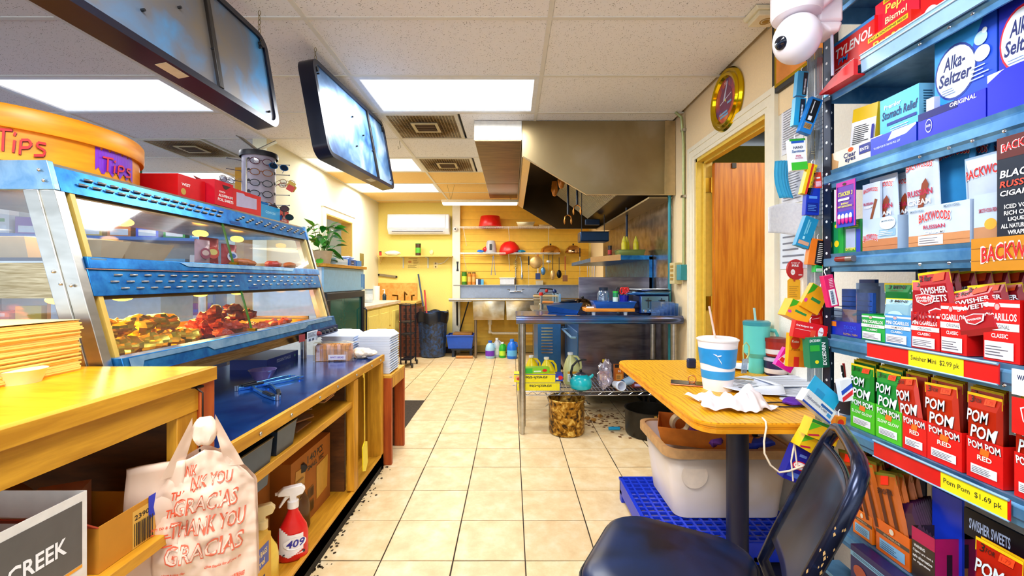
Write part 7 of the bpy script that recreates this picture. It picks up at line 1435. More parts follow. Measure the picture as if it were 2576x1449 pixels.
# --- shelf under the top: red boxes
rbox(2098,2200,s1,.135,1.03,.07,'#e01818','red sleep painkiller box at the far end of the upper shelf',fn=lambda w,h: [('r',0,h*.93,w,h*.07,'#2a88d8'),('t','TYLENOL',w*.03,h*.60,w*.92,h*.22,'#ffffff',.15),('t','PM',w*.12,h*.44,w*.24,h*.13,'#2a90e8',.15),('e',w*.82,h*.46,w*.12,h*.08,'#2a70e0'),('e',w*.84,h*.51,w*.10,h*.06,'#30c8e0'),('t','Acetaminophen',w*.04,h*.32,w*.5,h*.06,'#ffffff',.1),('r',w*.04,h*.28,w*.55,h*.01,'#ffffff')])
rbox(2202,2312,s1,.165,1.04,.07,'#e8203c','pink red stomach remedy box with yellow lettering on the upper shelf',fn=lambda w,h: [('r',w*.2,h*.92,w*.8,h*.08,'#f4d020'),('t','FAST & SOOTHING',w*.24,h*.935,w*.7,h*.04,'#20140c'),('t','Pepto',w*.25,h*.70,w*.62,h*.18,'#f8e060',.08),('t','Bismol',w*.25,h*.56,w*.5,h*.11,'#f8f0c0',.05),('t','LIQUICAPS',w*.25,h*.40,w*.6,h*.06,'#f8f0c0',.05),('e',w*.82,h*.3,w*.22,h*.14,'#f4c8b0')])
rbox(2316,2460,s1,.175,1.04,.08,'#e4140f','large bright red box next to the pink one on the upper shelf',fn=lambda w,h: [('t','SINUS',w*.05,h*.75,w*.3,h*.08,'#f8e8d0'),('r',w*.05,h*.66,w*.3,h*.04,'#f0c020'),('t','EXTRA',w*.5,h*.62,w*.4,h*.09,'#ffffff',.2),('e',w*.2,h*.2,w*.16,h*.16,'#e8e4ec')])
rbox(2465,2640,s1,.17,1.04,.08,'#c81410','dark red medicine box at the near end of the upper shelf',fn=lambda w,h: [('t','RELIEF',w*.2,h*.4,w*.5,h*.12,'#ffffff')])
rbox(2160,2292,s1,.062,1.002,.026,'#e82818','low red display tray with yellow banner in front of the pink box',fn=lambda w,h: [('r',w*.2,h*.74,w*.75,h*.2,'#f4d020'),('t','FAST & SOOTHING RELIEF',w*.23,h*.79,w*.7,h*.10,'#20140c',.1),('t','Pepto',w*.3,h*.22,w*.55,h*.4,'#f8dc40',.1)])
t=thing('red_tray','red cardboard tray with grey rounded lining jutting from the upper shelf','tray',(RX-.026,Yu(2118,.975),s1-.04),nq);G().prism([(-.075,0),(.06,0),(.06,.045),(-.02,.03),(-.075,.006)],'y',-.012,.0).build('front_flap',M('#e01010',.4),t);G().prism([(-.07,.01),(.055,.045),(.045,.052),(.0,.05),(-.05,.03)],'y',.002,.005).build('lining',M('#c0b8d0',.6),t);G().box(-.07,.06,.0,.03,0,.004).build('base',M('#e01010',.4),t)
t=thing('price_rail','pale blue empty price rail clipped on the upper shelf edge','price rail',(0,0,0));G().prism([(RX-.022,s1+.014),(RX-.016,s1+.014),(RX-.012,s1-.036),(RX-.018,s1-.036)],'y',Yu(2480,.985),Yu(2170,.985)).build('strip',M('#9cc8e8',.3),t)
for k in (0,.012): G().tube([(RX-.023,Yu(2480,.985),s1+.012-k),(RX-.023,Yu(2170,.985),s1+.012-k)],.002,5).build('bead',M('#dcecf8',.3),t)
# --- second shelf: stomach remedies
rbox(2084,2218,s2,.052,1.004,.10,'#f2ead8','low white eye drop display tray with torn brown end',fn=lambda w,h: [('p',[(0,0),(w*.2,0),(w*.22,h*.4),(w*.12,h*.6),(w*.1,h),(0,h)],'#c89a68'),('t','Clear',w*.32,h*.42,w*.24,h*.3,'#1a2a6a'),('t','eyes',w*.35,h*.12,w*.2,h*.26,'#1a2a6a'),('e',w*.46,h*.83,w*.05,h*.12,'#e05a20'),('r',w*.62,h*.35,w*.2,h*.5,'#1a2a8a'),('t','ENTS:',w*.64,h*.5,w*.16,h*.18,'#ffffff')],open_top=True)
t=rbox(2135,2196,s2+.02,.15,1.04,.03,'#e8c020','leaning yellow and white drug facts carton on the second shelf',fn=lambda w,h: [('r',0,0,w,h*.74,'#eceef4'),('r',w*.08,h*.03,w*.84,h*.68,'#f8f8fc')]+lines(w*.12,h*.06,w*.76,h*.6,16,'#30343c',.4)+[('r',w*.9,0,w*.1,h*.6,'#2a2a9a')]);t.rotation_euler=(0,.18,nq);t.rotation_euler=(-.0,.12,nq)
rbox(2158,2200,s2+.0,.12,1.10,.03,'#dfe4f0','white boxed form behind the eye drop tray',fn=lambda w,h: lines(w*.1,h*.1,w*.8,h*.7,6,'#5a6070',.2))
rbox(2214,2312,s2,.155,1.03,.05,'#48c4ec','light blue stomach relief box with curved cut front',fn=lambda w,h: [('r',0,0,w,h*.32,'#1a6ad8'),('p',[(0,h*.3),(w*.5,h*.42),(w,h*.36),(w,h*.15),(0,h*.1)],'#2a98e0'),('t','Stomach Relief',w*.06,h*.62,w*.9,h*.15,'#122a6a',.1),('t','Premier',w*.12,h*.8,w*.45,h*.08,'#e8f8ff',.1),('r',w*.2,h*.5,w*.75,h*.05,'#1a3a9a')]+lines(w*.3,h*.34,w*.6,h*.12,3,'#e8f8ff',.3),near=lambda d,h: [('r',0,0,d,h,'#7cc8e8')]+lines(d*.2,h*.3,d*.6,h*.6,14,'#22506a',.4))
rbox(2190,2305,s2,.048,1.0,.028,'#1436c8','low dark blue tray in front of the stomach relief box',fn=lambda w,h: [('p',[(w*.4,h*.55),(w*.8,h*.6),(w,h*.9),(w,h),(w*.5,h)],'#c8d0e8'),('t','TO OPEN PUSH IN TAB AND PULL OUT',w*.08,h*.3,w*.6,h*.12,'#d0e0ff')])
def alka(w,h,extra=False):
    it=[('r',0,0,w,h,'#1a50d8' if not extra else '#1a28b8'),('p',[(0,h*.98),(w*.8,h*.98),(w*.3,h*.2),(0,h*.3)],'#2a98e8' if not extra else '#1a28b8'),('e',w*.36,h*.56,w*.35,h*.30,'#1a3a98' if not extra else '#e02030'),('e',w*.36,h*.56,w*.325,h*.275,'#e8f2fc'),('t','Alka-',w*.16,h*.60,w*.36,h*.15,'#14246a',.12),('t','Seltzer',w*.08,h*.44,w*.54,h*.14,'#14246a',.12)]+lines(w*.14,h*.33,w*.3,h*.08,3,'#7a98c0',.25)
    if not extra: it += [('e',w*.78,h*.78,w*.10,h*.07,'#b8e4f8'),('e',w*.80,h*.62,w*.12,h*.08,'#d8f0fc'),('e',w*.84,h*.84,w*.04,h*.03,'#e8f8ff')]+lines(w*.62,h*.36,w*.3,h*.16,4,'#c8e0f8',.3)
    else: it += [('r',0,h*.22,w,h*.10,'#e83018'),('t','EXTRA STRENGTH',w*.03,h*.24,w*.9,h*.06,'#ffffff'),('t','UPSET STOMACH',w*.03,h*.15,w*.8,h*.05,'#c8dcf8')]
    return it
rbox(2352,2508,s2+.022,.215,1.035,.06,'#1a50d8','tall bright blue effervescent tablet box with white circle',fn=alka);rbox(2514,2700,s2+.022,.225,1.035,.06,'#1a28b8','tall dark blue extra strength box beside the bright blue one',fn=lambda w,h: alka(w,h,True))
rbox(2310,2480,s2,.062,1.0,.03,'#0c18c8','low royal blue torn tray printed original, front of second shelf',fn=lambda w,h: [('r',0,h*.72,w*.62,h*.28,'#0a1070'),('t','ORIGINAL',w*.5,h*.80,w*.38,h*.16,'#ffffff',.1),('e',w*.18,h*.42,w*.055,h*.26,'#e8f0ff'),('e',w*.18,h*.42,w*.048,h*.22,'#1424a8'),('t','BAYER',w*.145,h*.38,w*.07,h*.09,'#ffffff')])
rbox(2484,2680,s2,.085,1.0,.03,'#0a1cd8','taller royal blue torn tray at near end of second shelf',fn=lambda w,h: [('p',[(0,h*.8),(w*.2,h*.97),(w*.25,h),(0,h)],'#d0d4e8')])
rbox(2330,2350,s2,.10,1.02,.02,'#c8ccd8','torn grey cardboard flap between the blue trays')
# --- third shelf: cigar packs
t=thing('supplement_card','purple blister card with four capsules hanging over the third shelf','blister pack',(RX-.012,Yu(2126,.985),s3+.075),nq);w,h=.072,.135
G().box(-w/2,w/2,-.001,.001,0,h).build('card',M('#5a20a8',.3),t,bev=.0005);g=G();prints(g,(-w/2,-.0012,0),(1,0,0),(0,0,1),[('r',0,0,w,h*.35,'#1a3ac0'),('r',0,h*.9,w,h*.1,'#c020a0'),('r',0,h*.0,w*.06,h,'#c020a0'),('r',w*.94,0,w*.06,h,'#c020a0'),('e',w*.45,h*.94,w*.1,h*.03,'#3a1a10'),('t','STACKER 3',w*.12,h*.68,w*.75,h*.09,'#f0e840',.1),('r',w*.12,h*.58,w*.6,h*.05,'#e8e8f8'),('t','ENERGY',w*.3,h*.49,w*.4,h*.04,'#f0e840'),('t','METABOLIZING',w*.12,h*.43,w*.75,h*.04,'#f0e840')]);g.build('print',None,t)
for i in range(4): G().ball((-w*.3+w*.2*i,-.004,h*.15),(.005,.004,.012),8,6,M('#e02890',.2)).ball((-w*.3+w*.2*i,-.004,h*.22),(.005,.004,.010),8,6,M('#e8f0ff',.2)).build('capsule',None,t,smooth=80)
rbox(2076,2096,s3,.098,1.01,.05,'#147a50','dark green aspirin box at the far end of the third shelf',fn=lambda w,h: [('r',0,0,w*.9,h,'#0e5a44'),('e',w*.7,h*.3,w*.2,h*.12,'#f0d820')])
rbox(2098,2122,s3,.10,1.01,.05,'#20a840','bright green aspirin box with red corner on the third shelf',fn=lambda w,h: [('r',0,0,w*.45,h,'#18925a'),('e',w*.3,h*.3,w*.25,h*.10,'#f4d820'),('r',w*.7,h*.85,w*.3,h*.12,'#e03020'),('e',w*.2,h*.85,w*.1,h*.05,'#f0f020')])
rbox(2124,2165,s3,.095,1.008,.05,'#2a8a48','green and blue booster packet box with silver window on the third shelf',fn=lambda w,h: [('r',w*.1,h*.12,w*.6,h*.62,'#a8b8d8'),('r',w*.75,0,w*.25,h*.7,'#1a38b8'),('t','EXTREME',w*.1,h*.06,w*.6,h*.09,'#f0e838'),('r',0,h*.88,w*.25,h*.12,'#e03828')]+[('r',w*.3,h*(.78+.05*i),w*.6,h*.02,'#c8e840') for i in range(4)])
bwc='#d41c20'
def bwtext(x,y,w,h): return [('t','BACKWOODS',x-w*.02,y-h*.08,w*1.04,h*1.16,'#f4f0f4',0,True,h*.3),('t','BACKWOODS',x,y,w,h,bwc,0,True,h*.3)]
def russ(w,h,base='#c8d8ee'):
    return [('r',0,0,w,h*.3,'#8ab0d8'),('r',0,h*.3,w,h*.7,base)]+bwtext(w*.1,h*.80,w*.8,h*.08)+[('p',[(w*.30,h*.12),(w*.42,h*.12),(w*.78,h*.60),(w*.70,h*.68),(w*.58,h*.62)],'#8a3a1c'),('t','RUSSIAN',w*.12,h*.48,w*.76,h*.075,'#b81848'),('t','CREAM',w*.12,h*.37,w*.7,h*.07,'#f4f6fc'),('t','CIGAR',w*.35,h*.27,w*.45,h*.05,'#f4f6fc')]
def pouch(yc,X,z0,w,h,fn,label,tilt=0,lean=.05,group=None,name='cigar_pouch',cat='pouch',col='#c8d8ee'):

    t=thing(name,label,cat,(X,yc,z0),group=group);t.rotation_euler=(lean,tilt,nq);g=G();d=.007
    pts=[(-w/2,0),(w/2,0),(w/2,h),(-w/2,h)]
    g.add([(-w/2,0,0),(w/2,0,0),(w/2,0,h),(-w/2,0,h),(-w/2*.8,-d,h*.12),(w/2*.8,-d,h*.12),(w/2*.8,-d,h*.80),(-w/2*.8,-d,h*.80)],[(0,1,5,4),(1,2,6,5),(2,3,7,6),(3,0,4,7),(4,5,6,7),(3,2,1,0)])
    g.build('pouch_body',M(col,.25,.2),t)
    g=G();prints(g,(-w/2,-.0005,0),(1,0,0),(0,0,1),fn(w,h),step=.00025)
    def yy(x,z):
        a=min(1,(w/2-abs(x))/(w*.1)) if w else 0;b=min(1,z/(h*.12),(h-z)/(h*.20));return-d*max(0,min(a,b))
    g.v=[(x,y+yy(x,z)-.0004,z) for x,y,z in g.v];g.build('pouch_print',None,t);return t
NTH=['first','second','third','fourth','fifth','sixth','seventh','eighth','ninth','tenth','eleventh','twelfth','thirteenth','fourteenth']
# carton A
rbox(2170,2214,s3,.19,1.012,.006,'#c8d8ee','pale blue cigar carton side with brown cigar picture',fn=lambda w,h: [('r',0,0,w,h*.2,'#c08050'),('p',[(w*.28,h*.30),(w*.42,h*.30),(w*.86,h*.74),(w*.72,h*.76)],'#8a4a28')]+bwtext(w*.08,h*.86,w*.8,h*.06)+bwtext(w*.06,h*.2,w*.8,h*.07)+[('t','RUSSIAN',w*.1,h*.68,w*.55,h*.04,'#b81848'),('t','CREAM',w*.12,h*.63,w*.5,h*.035,'#ffffff')])
rbox(2170,2258,s3,.088,1.006,.10,'#b8d0ea','open pale blue cigar carton with wood print base, farther one',fn=lambda w,h: [('r',0,0,w,h*.34,'#c07a4c'),('r',0,h*.12,w,h*.015,'#9a5a34'),('r',w*.5,h*.4,w*.45,h*.22,'#8ab8d8')]+bwtext(w*.04,h*.28,w*.42,h*.2)+lines(w*.52,h*.42,w*.4,h*.16,3,'#e8f4ff')+[('e',w*.75,h*.8,w*.22,h*.2,'#d8e8f4'),('t','SMOOTH VODKA',w*.58,h*.84,w*.34,h*.05,'#4a6a8a')],open_top=True)
for i,u in enumerate((2235,2262)): pouch(Yu(u,1.04),1.035+.02*i,s3+.03,.088,.175,russ,('pale blue cigar pouch in the farther carton, behind the brown cigar picture','pale blue cigar pouch between the two open cartons')[i])
rbox(2286,2440,s3,.095,1.002,.12,'#c4d6ec','wide open pale blue cigar carton with wood print base, nearer one',fn=lambda w,h: [('r',0,0,w,h*.28,'#c88a58'),('r',0,h*.10,w,h*.012,'#9a6034'),('r',w*.18,h*.02,w*.42,h*.24,'#e8e4e8')]+lines(w*.2,h*.05,w*.36,h*.17,3,'#5a6070',.25)+bwtext(w*.2,h*.58,w*.52,h*.22)+[('t','RUSSIAN',w*.28,h*.42,w*.36,h*.10,'#b81848'),('t','CREAM',w*.30,h*.30,w*.32,h*.08,'#ffffff'),('t','SMOOTH VODKA',w*.04,h*.88,w*.25,h*.06,'#5a7a9a'),('t','SMOOTH VODKA',w*.62,h*.9,w*.25,h*.06,'#5a7a9a')],open_top=True)
pouch(Yu(2328,1.02),1.02,s3+.03,.085,.20,russ,'tall pale cigar pouch standing frontmost in the nearer open carton')
for i,u in enumerate((2352,2378,2396)): pouch(Yu(u,1.07),1.06+.015*i,s3+.03,.08,.195,lambda w,h: russ(w,h,'#6ab0e0'),'blue cigar pouch behind the frontmost pale one, %s from the left' %NTH[i],group='blue cigar pouches in the nearer carton',col='#6ab0e0')
rbox(2450,2640,s3,.10,1.002,.12,'#b8cce6','pale blue cigar carton at the near end of the third shelf',fn=lambda w,h: [('r',0,0,w,h*.3,'#b8845c'),('e',w*.25,h*.35,w*.09,h*.12,'#e8a830')]+[('t','SMOOTH VODKA FRESH CREAM',w*.08,h*.6,w*.35,h*.09,'#a83048')],open_top=True)
for i,u in enumerate((2448,2470,2495,2520)): pouch(Yu(u,1.09),1.06+.02*i,s3+.04,.085,.205-.005*i,lambda w,h: [('r',0,0,w,h,'#3a98d8')]+bwtext(w*.1,h*.82,w*.8,h*.08),'bright blue cigar pouch in the near carton, %s from the left' %NTH[i],group='bright blue cigar pouches in the near carton',col='#3a98d8')
pouch(Yu(2492,1.02),1.03,s3+.06,.11,.13,lambda w,h: [('r',0,0,w,h,'#a8c8e8')]+bwtext(w*.05,h*.6,w*.9,h*.16),'pale pouch with large red lettering lying over the near carton')
t=rbox(2508,2700,s3-.012,.215,.985,.006,'#121c2c','black display card with ice vodka text on the third shelf edge',fn=lambda w,h: [('r',0,h*.8,w,h*.2,'#5a1c18')]+bwtext(w*.08,h*.86,w*.8,h*.07)+[('t','BLACK',w*.05,h*.62,w*.5,h*.07,'#f4f4f8',.15),('t','RUSSIAN',w*.05,h*.53,w*.6,h*.06,'#e04830',.15),('t','CIGAR',w*.05,h*.45,w*.4,h*.05,'#f4f4f8',.15),('t','ICED VODKA',w*.12,h*.33,w*.5,h*.04,'#ffffff'),('t','RICH COFFEE',w*.12,h*.27,w*.5,h*.04,'#ffffff'),('t','LIQUEUR.',w*.18,h*.21,w*.35,h*.04,'#ffffff'),('t','ALL NATURAL LEAF',w*.08,h*.15,w*.55,h*.04,'#ffffff'),('t','WRAPPER.',w*.18,h*.09,w*.35,h*.04,'#ffffff'),('r',0,0,w,h*.06,'#f0f0f4')],name='display_card',cat='card')
rbox(2443,2700,ZB[3]-.008,.068,.975,.012,'#c88418','wood look shelf sign with large red white bordered lettering',fn=lambda w,h: [('r',0,h*.3,w,h*.015,'#8a5410'),('r',0,h*.68,w,h*.015,'#8a5410'),('t','BACKWOODS',w*.115,h*.2,w*.86,h*.55,'#ffffff',0,True,h*.12),('t','BACKWOODS',w*.125,h*.24,w*.84,h*.46,bwc,0,True,h*.12)],name='shelf_sign',cat='sign')
t=thing('wrapped_tube','dark red wrapped tube lying on the third shelf lip','tube',(RX-.014,Yu(2125,.986),ZB[3]+.036));G().lathe([(.008,-.032),(.008,.032)],ax='y',n=12).build('tube_body',M('#8a1818',.3),t,smooth=True);G().lathe([(.009,-.034),(.009,-.01)],ax='y',n=12).build('end_cap',M('#8a7a78',.3,.6),t,smooth=True)
# --- fourth shelf: cigarillos
clear_bin=glassmat('#c8d8f0',.25,.10)
t=thing('clear_bin','clear stepped plastic holder with blue papers at the far end of the fourth shelf','holder',(1.06,Yu(2135,1.04),s4));G().box(-.045,-.043,-.06,.07,0,.08).box(-.045,.06,-.062,-.060,0,.16).box(.02,.022,-.06,.07,0,.14).build('panel',clear_bin,t)
for i,(x,y,z,c_) in enumerate(((.01,.03,.03,'#1a4a9a'),(.03,-.02,.04,'#1440a0'),(.0,-.04,.02,'#2050a8'),(.05,.01,.06,'#103a80'),(-.02,.05,.0,'#7a1848'),(-.025,.01,.0,'#c8d0e8'))):
    t=thing('rolling_paper_pack',('blue','deep blue','mid blue','navy','maroon','white')[i]+' rolling paper pack in the clear plastic holder','pack',(1.06+x,Yu(2135,1.04)+y,s4+z));G().box(-.006,.006,-.03,.03,0,.11 if i <4 else .05).build('pack_body',M(c_,.35,var=.15,scale=50),t,bev=.001)
    for k in range(6): G().box(-.0065,-.006,-.029,.029,.01+.015*k,.012+.015*k).build('edge_line',M('#0a2a60',.5),t)
rbox(2090,2166,s4,.042,1.004,.08,'#1030b8','low royal blue rolling paper box with orange sticker',fn=lambda w,h: [('r',0,h*.6,w*.2,h*.35,'#f08020'),('t','ZIG-ZAG',w*.45,h*.52,w*.4,h*.24,'#2a58e0'),('t','1 1/4',w*.55,h*.3,w*.2,h*.16,'#2a58e0'),('t','ULTRA THIN',w*.45,h*.08,w*.45,h*.14,'#b89a58')])
def cig(w,h,c,t1,t2,mini=True):
    return [('r',0,h*.88,w,h*.06,'#f4f0f4'),('e',w*.4,h*.88,w*.09,h*.07,c),('e',w*.4,h*.88,w*.07,h*.05,'#e8a8a8'),('t',('MINI ' if mini else '')+'CIGARILLOS',w*.05,h*.66,w*.88,h*.12,'#ffffff'),('r',0,h*.5,w,h*.12,'#ffffff'),('t',t1,w*.25,h*.525,w*.5,h*.07,'#4a4a50',0,False),('t',t2,w*.25,h*.38,w*.46,h*.07,'#ffffff'),('r',w*.06,h*.04,w*.8,h*.28,'#f0ecf4')]+lines(w*.09,h*.08,w*.7,h*.18,4,'#50505c',.3)
for u0,u1,c_,n1,lb,mini,hh in ((2168,2226,'#1fa848','GREEN','green',True,.072),(2227,2292,'#4a9ad8','DIAMONDS','light blue',True,.078),(2293,2364,'#d81818','ORIGINAL','red mini',True,.088),(2367,2432,'#dc1414','ORIGINAL','tall red',False,.115),(2474,2566,'#e01414','ORIGINAL','large red',False,.128)):
    rbox(u0,u1,s4,hh,1.004,.10,c_,'%s cigarillo carton with white band on the fourth shelf' %lb,fn=lambda w,h,c_=c_,n1=n1,mini=mini: cig(w,h,c_,n1,'CLASSIC',mini),open_top=True)
rbox(2580,2700,s4,.13,1.004,.10,'#c81010','red cigarillo carton cut by the right edge on the fourth shelf',open_top=True)
def swish(w,h,head='2 for',body='#c01420',mini=False):
    it=[('r',0,h*.8,w,h*.2,'#f4d410')]
    if mini: it += [('r',w*.04,h*.77,w*.92,h*.03,'#e8f0f8'),('t','3 MINI',w*.2,h*.87,w*.6,h*.08,'#1a1410'),('t','CIGARILLOS',w*.25,h*.82,w*.5,h*.03,'#5a4a10',0,False),('p',[(w*.2,h*.7),(w*.5,h*.74),(w*.8,h*.7),(w*.74,h*.56),(w*.5,h*.5),(w*.26,h*.56)],'#f0e8ec'),('p',[(w*.23,h*.69),(w*.5,h*.725),(w*.77,h*.69),(w*.71,h*.57),(w*.5,h*.52),(w*.29,h*.57)],body),('t','SWISHER',w*.27,h*.62,w*.46,h*.05,'#ffffff'),('t','SWEETS',w*.3,h*.57,w*.4,h*.04,'#ffffff'),('r',0,h*.12,w,h*.3,'#dce4f4'),('t','MINI',w*.1,h*.17,w*.75,h*.2,'#a81428')]
    else: it += [('t',head,w*.08,h*.86,w*.38,h*.09,'#1a1410'),('p',[(w*.5,h*.84),(w*.85,h*.85),(w*.88,h*.97),(w*.55,h*.96)],'#f04810'),('t','SWISHER',w*.08,h*.66,w*.84,h*.10,'#e8f0fc'),('t','SWEETS',w*.12,h*.53,w*.76,h*.10,'#e8f0fc'),('p',[(w*.25,h*.40),(w*.5,h*.44),(w*.75,h*.40),(w*.7,h*.26),(w*.5,h*.2),(w*.3,h*.26)],'#e8e4f0'),('p',[(w*.29,h*.39),(w*.5,h*.42),(w*.71,h*.39),(w*.66,h*.27),(w*.5,h*.22),(w*.34,h*.27)],body),('t','SWISHER',w*.33,h*.30,w*.34,h*.04,'#ffffff')]
    return it
pouch(Yu(2322,1.0),1.012,s4+.045,.085,.122,lambda w,h: swish(w,h,mini=True),'red three mini cigarillo pouch standing in the red mini carton',col='#b01420',lean=-.02)
pouch(Yu(2240,1.0),1.014,s4+.035,.085,.085,lambda w,h: swish(w,h,mini=True,body='#3a8ac0')[:4]+[('e',w*.5,h*.4,w*.3,h*.2,'#b8dcec')],'silver blue three mini pouch bending over the green carton',col='#8ab8cc',lean=-.15)
pouch(Yu(2270,1.06),1.055,s4+.04,.085,.12,lambda w,h: swish(w,h,mini=True,body='#1a8a3a')[:4],'green three mini pouch behind the red mini carton',col='#147a34')
pouch(Yu(2378,1.02),1.018,s4+.035,.078,.155,lambda w,h: swish(w,h,'2 for'),'red sweet cigarillo pouch tilting out of the tall red carton',col='#b01420',tilt=-.12)
for i in range(8): pouch(Yu(2408+26*i,1.07),1.06+.013*i,s4+.04,.072,.148,lambda w,h: swish(w,h,'2 for'),'red sweet cigarillo pouch in the back row, %s from the left' %NTH[i],col='#9a1420',tilt=-.1,group='red cigarillo pouches in the back row')
pouch(Yu(2462,1.0),1.006,s4+.05,.088,.105,lambda w,h: swish(w,h,'2 for'),'red sweet cigarillo pouch leaning out between the two big red cartons',col='#b01420',tilt=-.25,lean=-.1)
for i in range(5): pouch(Yu(2512+24*i,1.03),1.022+.014*i,s4+.06,.075,.10,lambda w,h: swish(w,h,'2 for'),'dark red pouch standing in the large red carton, %s from the left' %NTH[i],col='#8a1420',tilt=-.12,group='dark red pouches in the large red carton')
def strip(u0,u1,z0,h,ya,yb,txt,label,X=.985):
    a,b=Yu(u0,X),Yu(u1,X);w=a-b;t=thing('price_strip',label,'price strip',(X,(a+b)/2,z0),nq);G().box(-w/2,w/2,0,.003,0,h).build('strip',M('#e01010',.4),t);xa_,xb_=a-Yu(ya,X),a-Yu(yb,X)
    g=G();prints(g,(-w/2,0,0),(1,0,0),(0,0,1),[('r',0,h*.93,w,h*.07,'#8ab0d0'),('r',xa_,0,xb_-xa_,h*.92,'#f6e414'),('t',txt,xa_+(xb_-xa_)*.05,h*.3,(xb_-xa_)*.88,h*.36,'#2a2a20',0,False)]);g.build('print',None,t)
    G().tube([(-w/2,-.002,h),(w/2,-.002,h)],.003,6).tube([(-w/2,-.002,0),(w/2,-.002,0)],.002,6).build('holder',M('#8ab8dc',.3),t)
strip(2181,2512,ZB[4]+.012,.042,2286,2425,'Swisher Mini  $2.99 pk','red shelf price strip with yellow mini cigarillo price of two ninety nine')
strip(2198,2540,ZB[5]+.008,.042,2367,2535,'Pom Pom  $1.69 pk','red shelf price strip with yellow price of one sixty nine')
rbox(2545,2700,ZB[4]+.0,.05,.985,.004,'#f0f0f4','white warning card at the near end of the fourth shelf edge',fn=lambda w,h: [('t','WARNING',w*.1,h*.6,w*.4,h*.2,'#1a2a5a')],name='warning_card',cat='card')
rbox(2545,2700,ZB[4]-.075,.07,.983,.004,'#d81c18','red shield card hanging under the fourth shelf edge',fn=lambda w,h: [('p',[(w*.15,h*.75),(w*.3,h*.85),(w*.45,h*.75),(w*.4,h*.4),(w*.3,h*.25),(w*.2,h*.4)],'#f0e8ec'),('p',[(w*.18,h*.73),(w*.3,h*.81),(w*.42,h*.73),(w*.38,h*.42),(w*.3,h*.3),(w*.22,h*.42)],'#d81c18')],name='warning_card',cat='card')
# --- fifth shelf: double word pouches
def pom(w,h,c='red',d2='#c82008'):
    return [('r',0,h*.84,w,h*.16,'#f6d010'),('t','3',w*.14,h*.87,w*.10,h*.09,'#20180c',0,False),('t','FOR',w*.27,h*.88,w*.2,h*.055,'#20180c',0,False),('p',[(w*.55,h*.87),(w*.85,h*.875),(w*.86,h*.965),(w*.56,h*.955)],'#f04818'),('t','1.79',w*.6,h*.89,w*.2,h*.05,'#c83010'),('t','POM',w*.06,h*.60,w*.62,h*.18,'#101018',.12),('t','POM',w*.18,h*.38,w*.72,h*.19,'#101018',.12),('t','POM',w*.08,h*.61,w*.60,h*.17,'#e8f4fc',.12),('t','POM',w*.20,h*.39,w*.70,h*.18,'#e8f4fc',.12)]
def pombox(w,h,c,t2):
    return [('r',0,0,w,h,c),('e',w*.5,h*.86,w*.42,h*.16,'#2a8a1c' if t2 != 'RED' else '#b81008'),('t','POM POM',w*.06,h*.74,w*.9,h*.20,'#101010',-.1),('t','POM POM',w*.07,h*.75,w*.88,h*.185,'#f4f8fc',-.1),('p',[(w*.38,h*.64),(w*.62,h*.62),(w*.66,h*.78),(w*.42,h*.8)],'#f07018'),('t',t2,w*(.08 if t2 != 'RED' else .32),h*.5,w*(.84 if t2 != 'RED' else .4),h*.10 if t2 != 'RED' else h*.12,'#e8f4e0'),('r',w*.14,h*.14,w*.72,h*.22,'#eceef4')]+lines(w*.18,h*.17,w*.62,h*.15,4,'#50505c',.3)
packs=[(2140,2200,'#4cc020','SLOW GLOW','#1f8a28','green'),(2204,2268,'#50c424','SLOW GLOW','#1f9030','green'),(2271,2331,'#e01410','RED','#c02a10','red'),(2333,2420,'#e41410','RED','#c83010','red'),(2432,2524,'#e01410','RED','#c02a10','red'),(2552,2650,'#dc1410','RED','#b82410','red')]
wh_=['at the far end','second from the far end','third from the far end','fourth from the far end','fifth from the far end','cut by the picture edge']
for i,(u0,u1,c1,t2,c2,nm) in enumerate(packs):
    rbox(u0,u1,s5,.088,1.004,.10,c1,'%s cigarillo display carton on the fifth shelf, %s' %(nm,wh_[i]),fn=lambda w,h,c1=c1,t2=t2: pombox(w,h,c1,t2),open_top=True)
    w_=(Yu(u0,1.02)-Yu(u1,1.02))
    pouch(Yu((u0+u1)/2,1.014),1.014,s5+.028,w_*.95,.155,pom,'shiny %s three pack pouch in the fifth shelf carton %s' %(nm,wh_[i]),col=c2,lean=.0,tilt=(0,0,-.16,-.06,0,0)[i])
    for k in range(3): pouch(Yu((u0+u1)/2+8+6*k,1.04+.02*k),1.038+.02*k,s5+.04,w_*.92,.150,lambda w,h: pom(w,h)[:3],'%s pouch behind the front one of the fifth shelf carton %s' %(nm,wh_[i]),col=c2,lean=0,group='spare pouches in the fifth shelf carton '+wh_[i])
# --- bottom shelf
rbox(2140,2330,.362,.112,.955,.036,'#1c1464','long dark blue and purple carton at the bottom of the rack',fn=lambda w,h: [('r',0,h*.74,w,h*.12,'#8ac8f0')]+lines(w*.04,h*.77,w*.9,h*.07,2,'#22406a',.4)+[('e',w*.15,h*.45,w*.10,h*.16,'#c05a3c'),('p',[(w*.3,0),(w*.34,h*.5),(w*.42,h*.1),(w*.5,h*.55),(w*.6,0)],'#6a3ac0'),('t','INTENSE AROMA',w*.5,h*.2,w*.45,h*.12,'#f0b030')])
zo=ZS6+.001
def orange_(w,h): return [('r',0,h*.56,w,h*.12,'#5a4a3c'),('t','EMPEROR',w*.25,h*.59,w*.5,h*.06,'#c8b090'),('r',w*.12,h*.12,w*.76,h*.32,'#8ac4f0')]+lines(w*.16,h*.15,w*.66,h*.24,4,'#3a4a6a',.3)+[('e',w*.5,h*.85,w*.07,h*.09,'#f4e8d0'),('r',w*.4,h*.74,w*.0+.002,h*.0+.001,'#ffffff')]
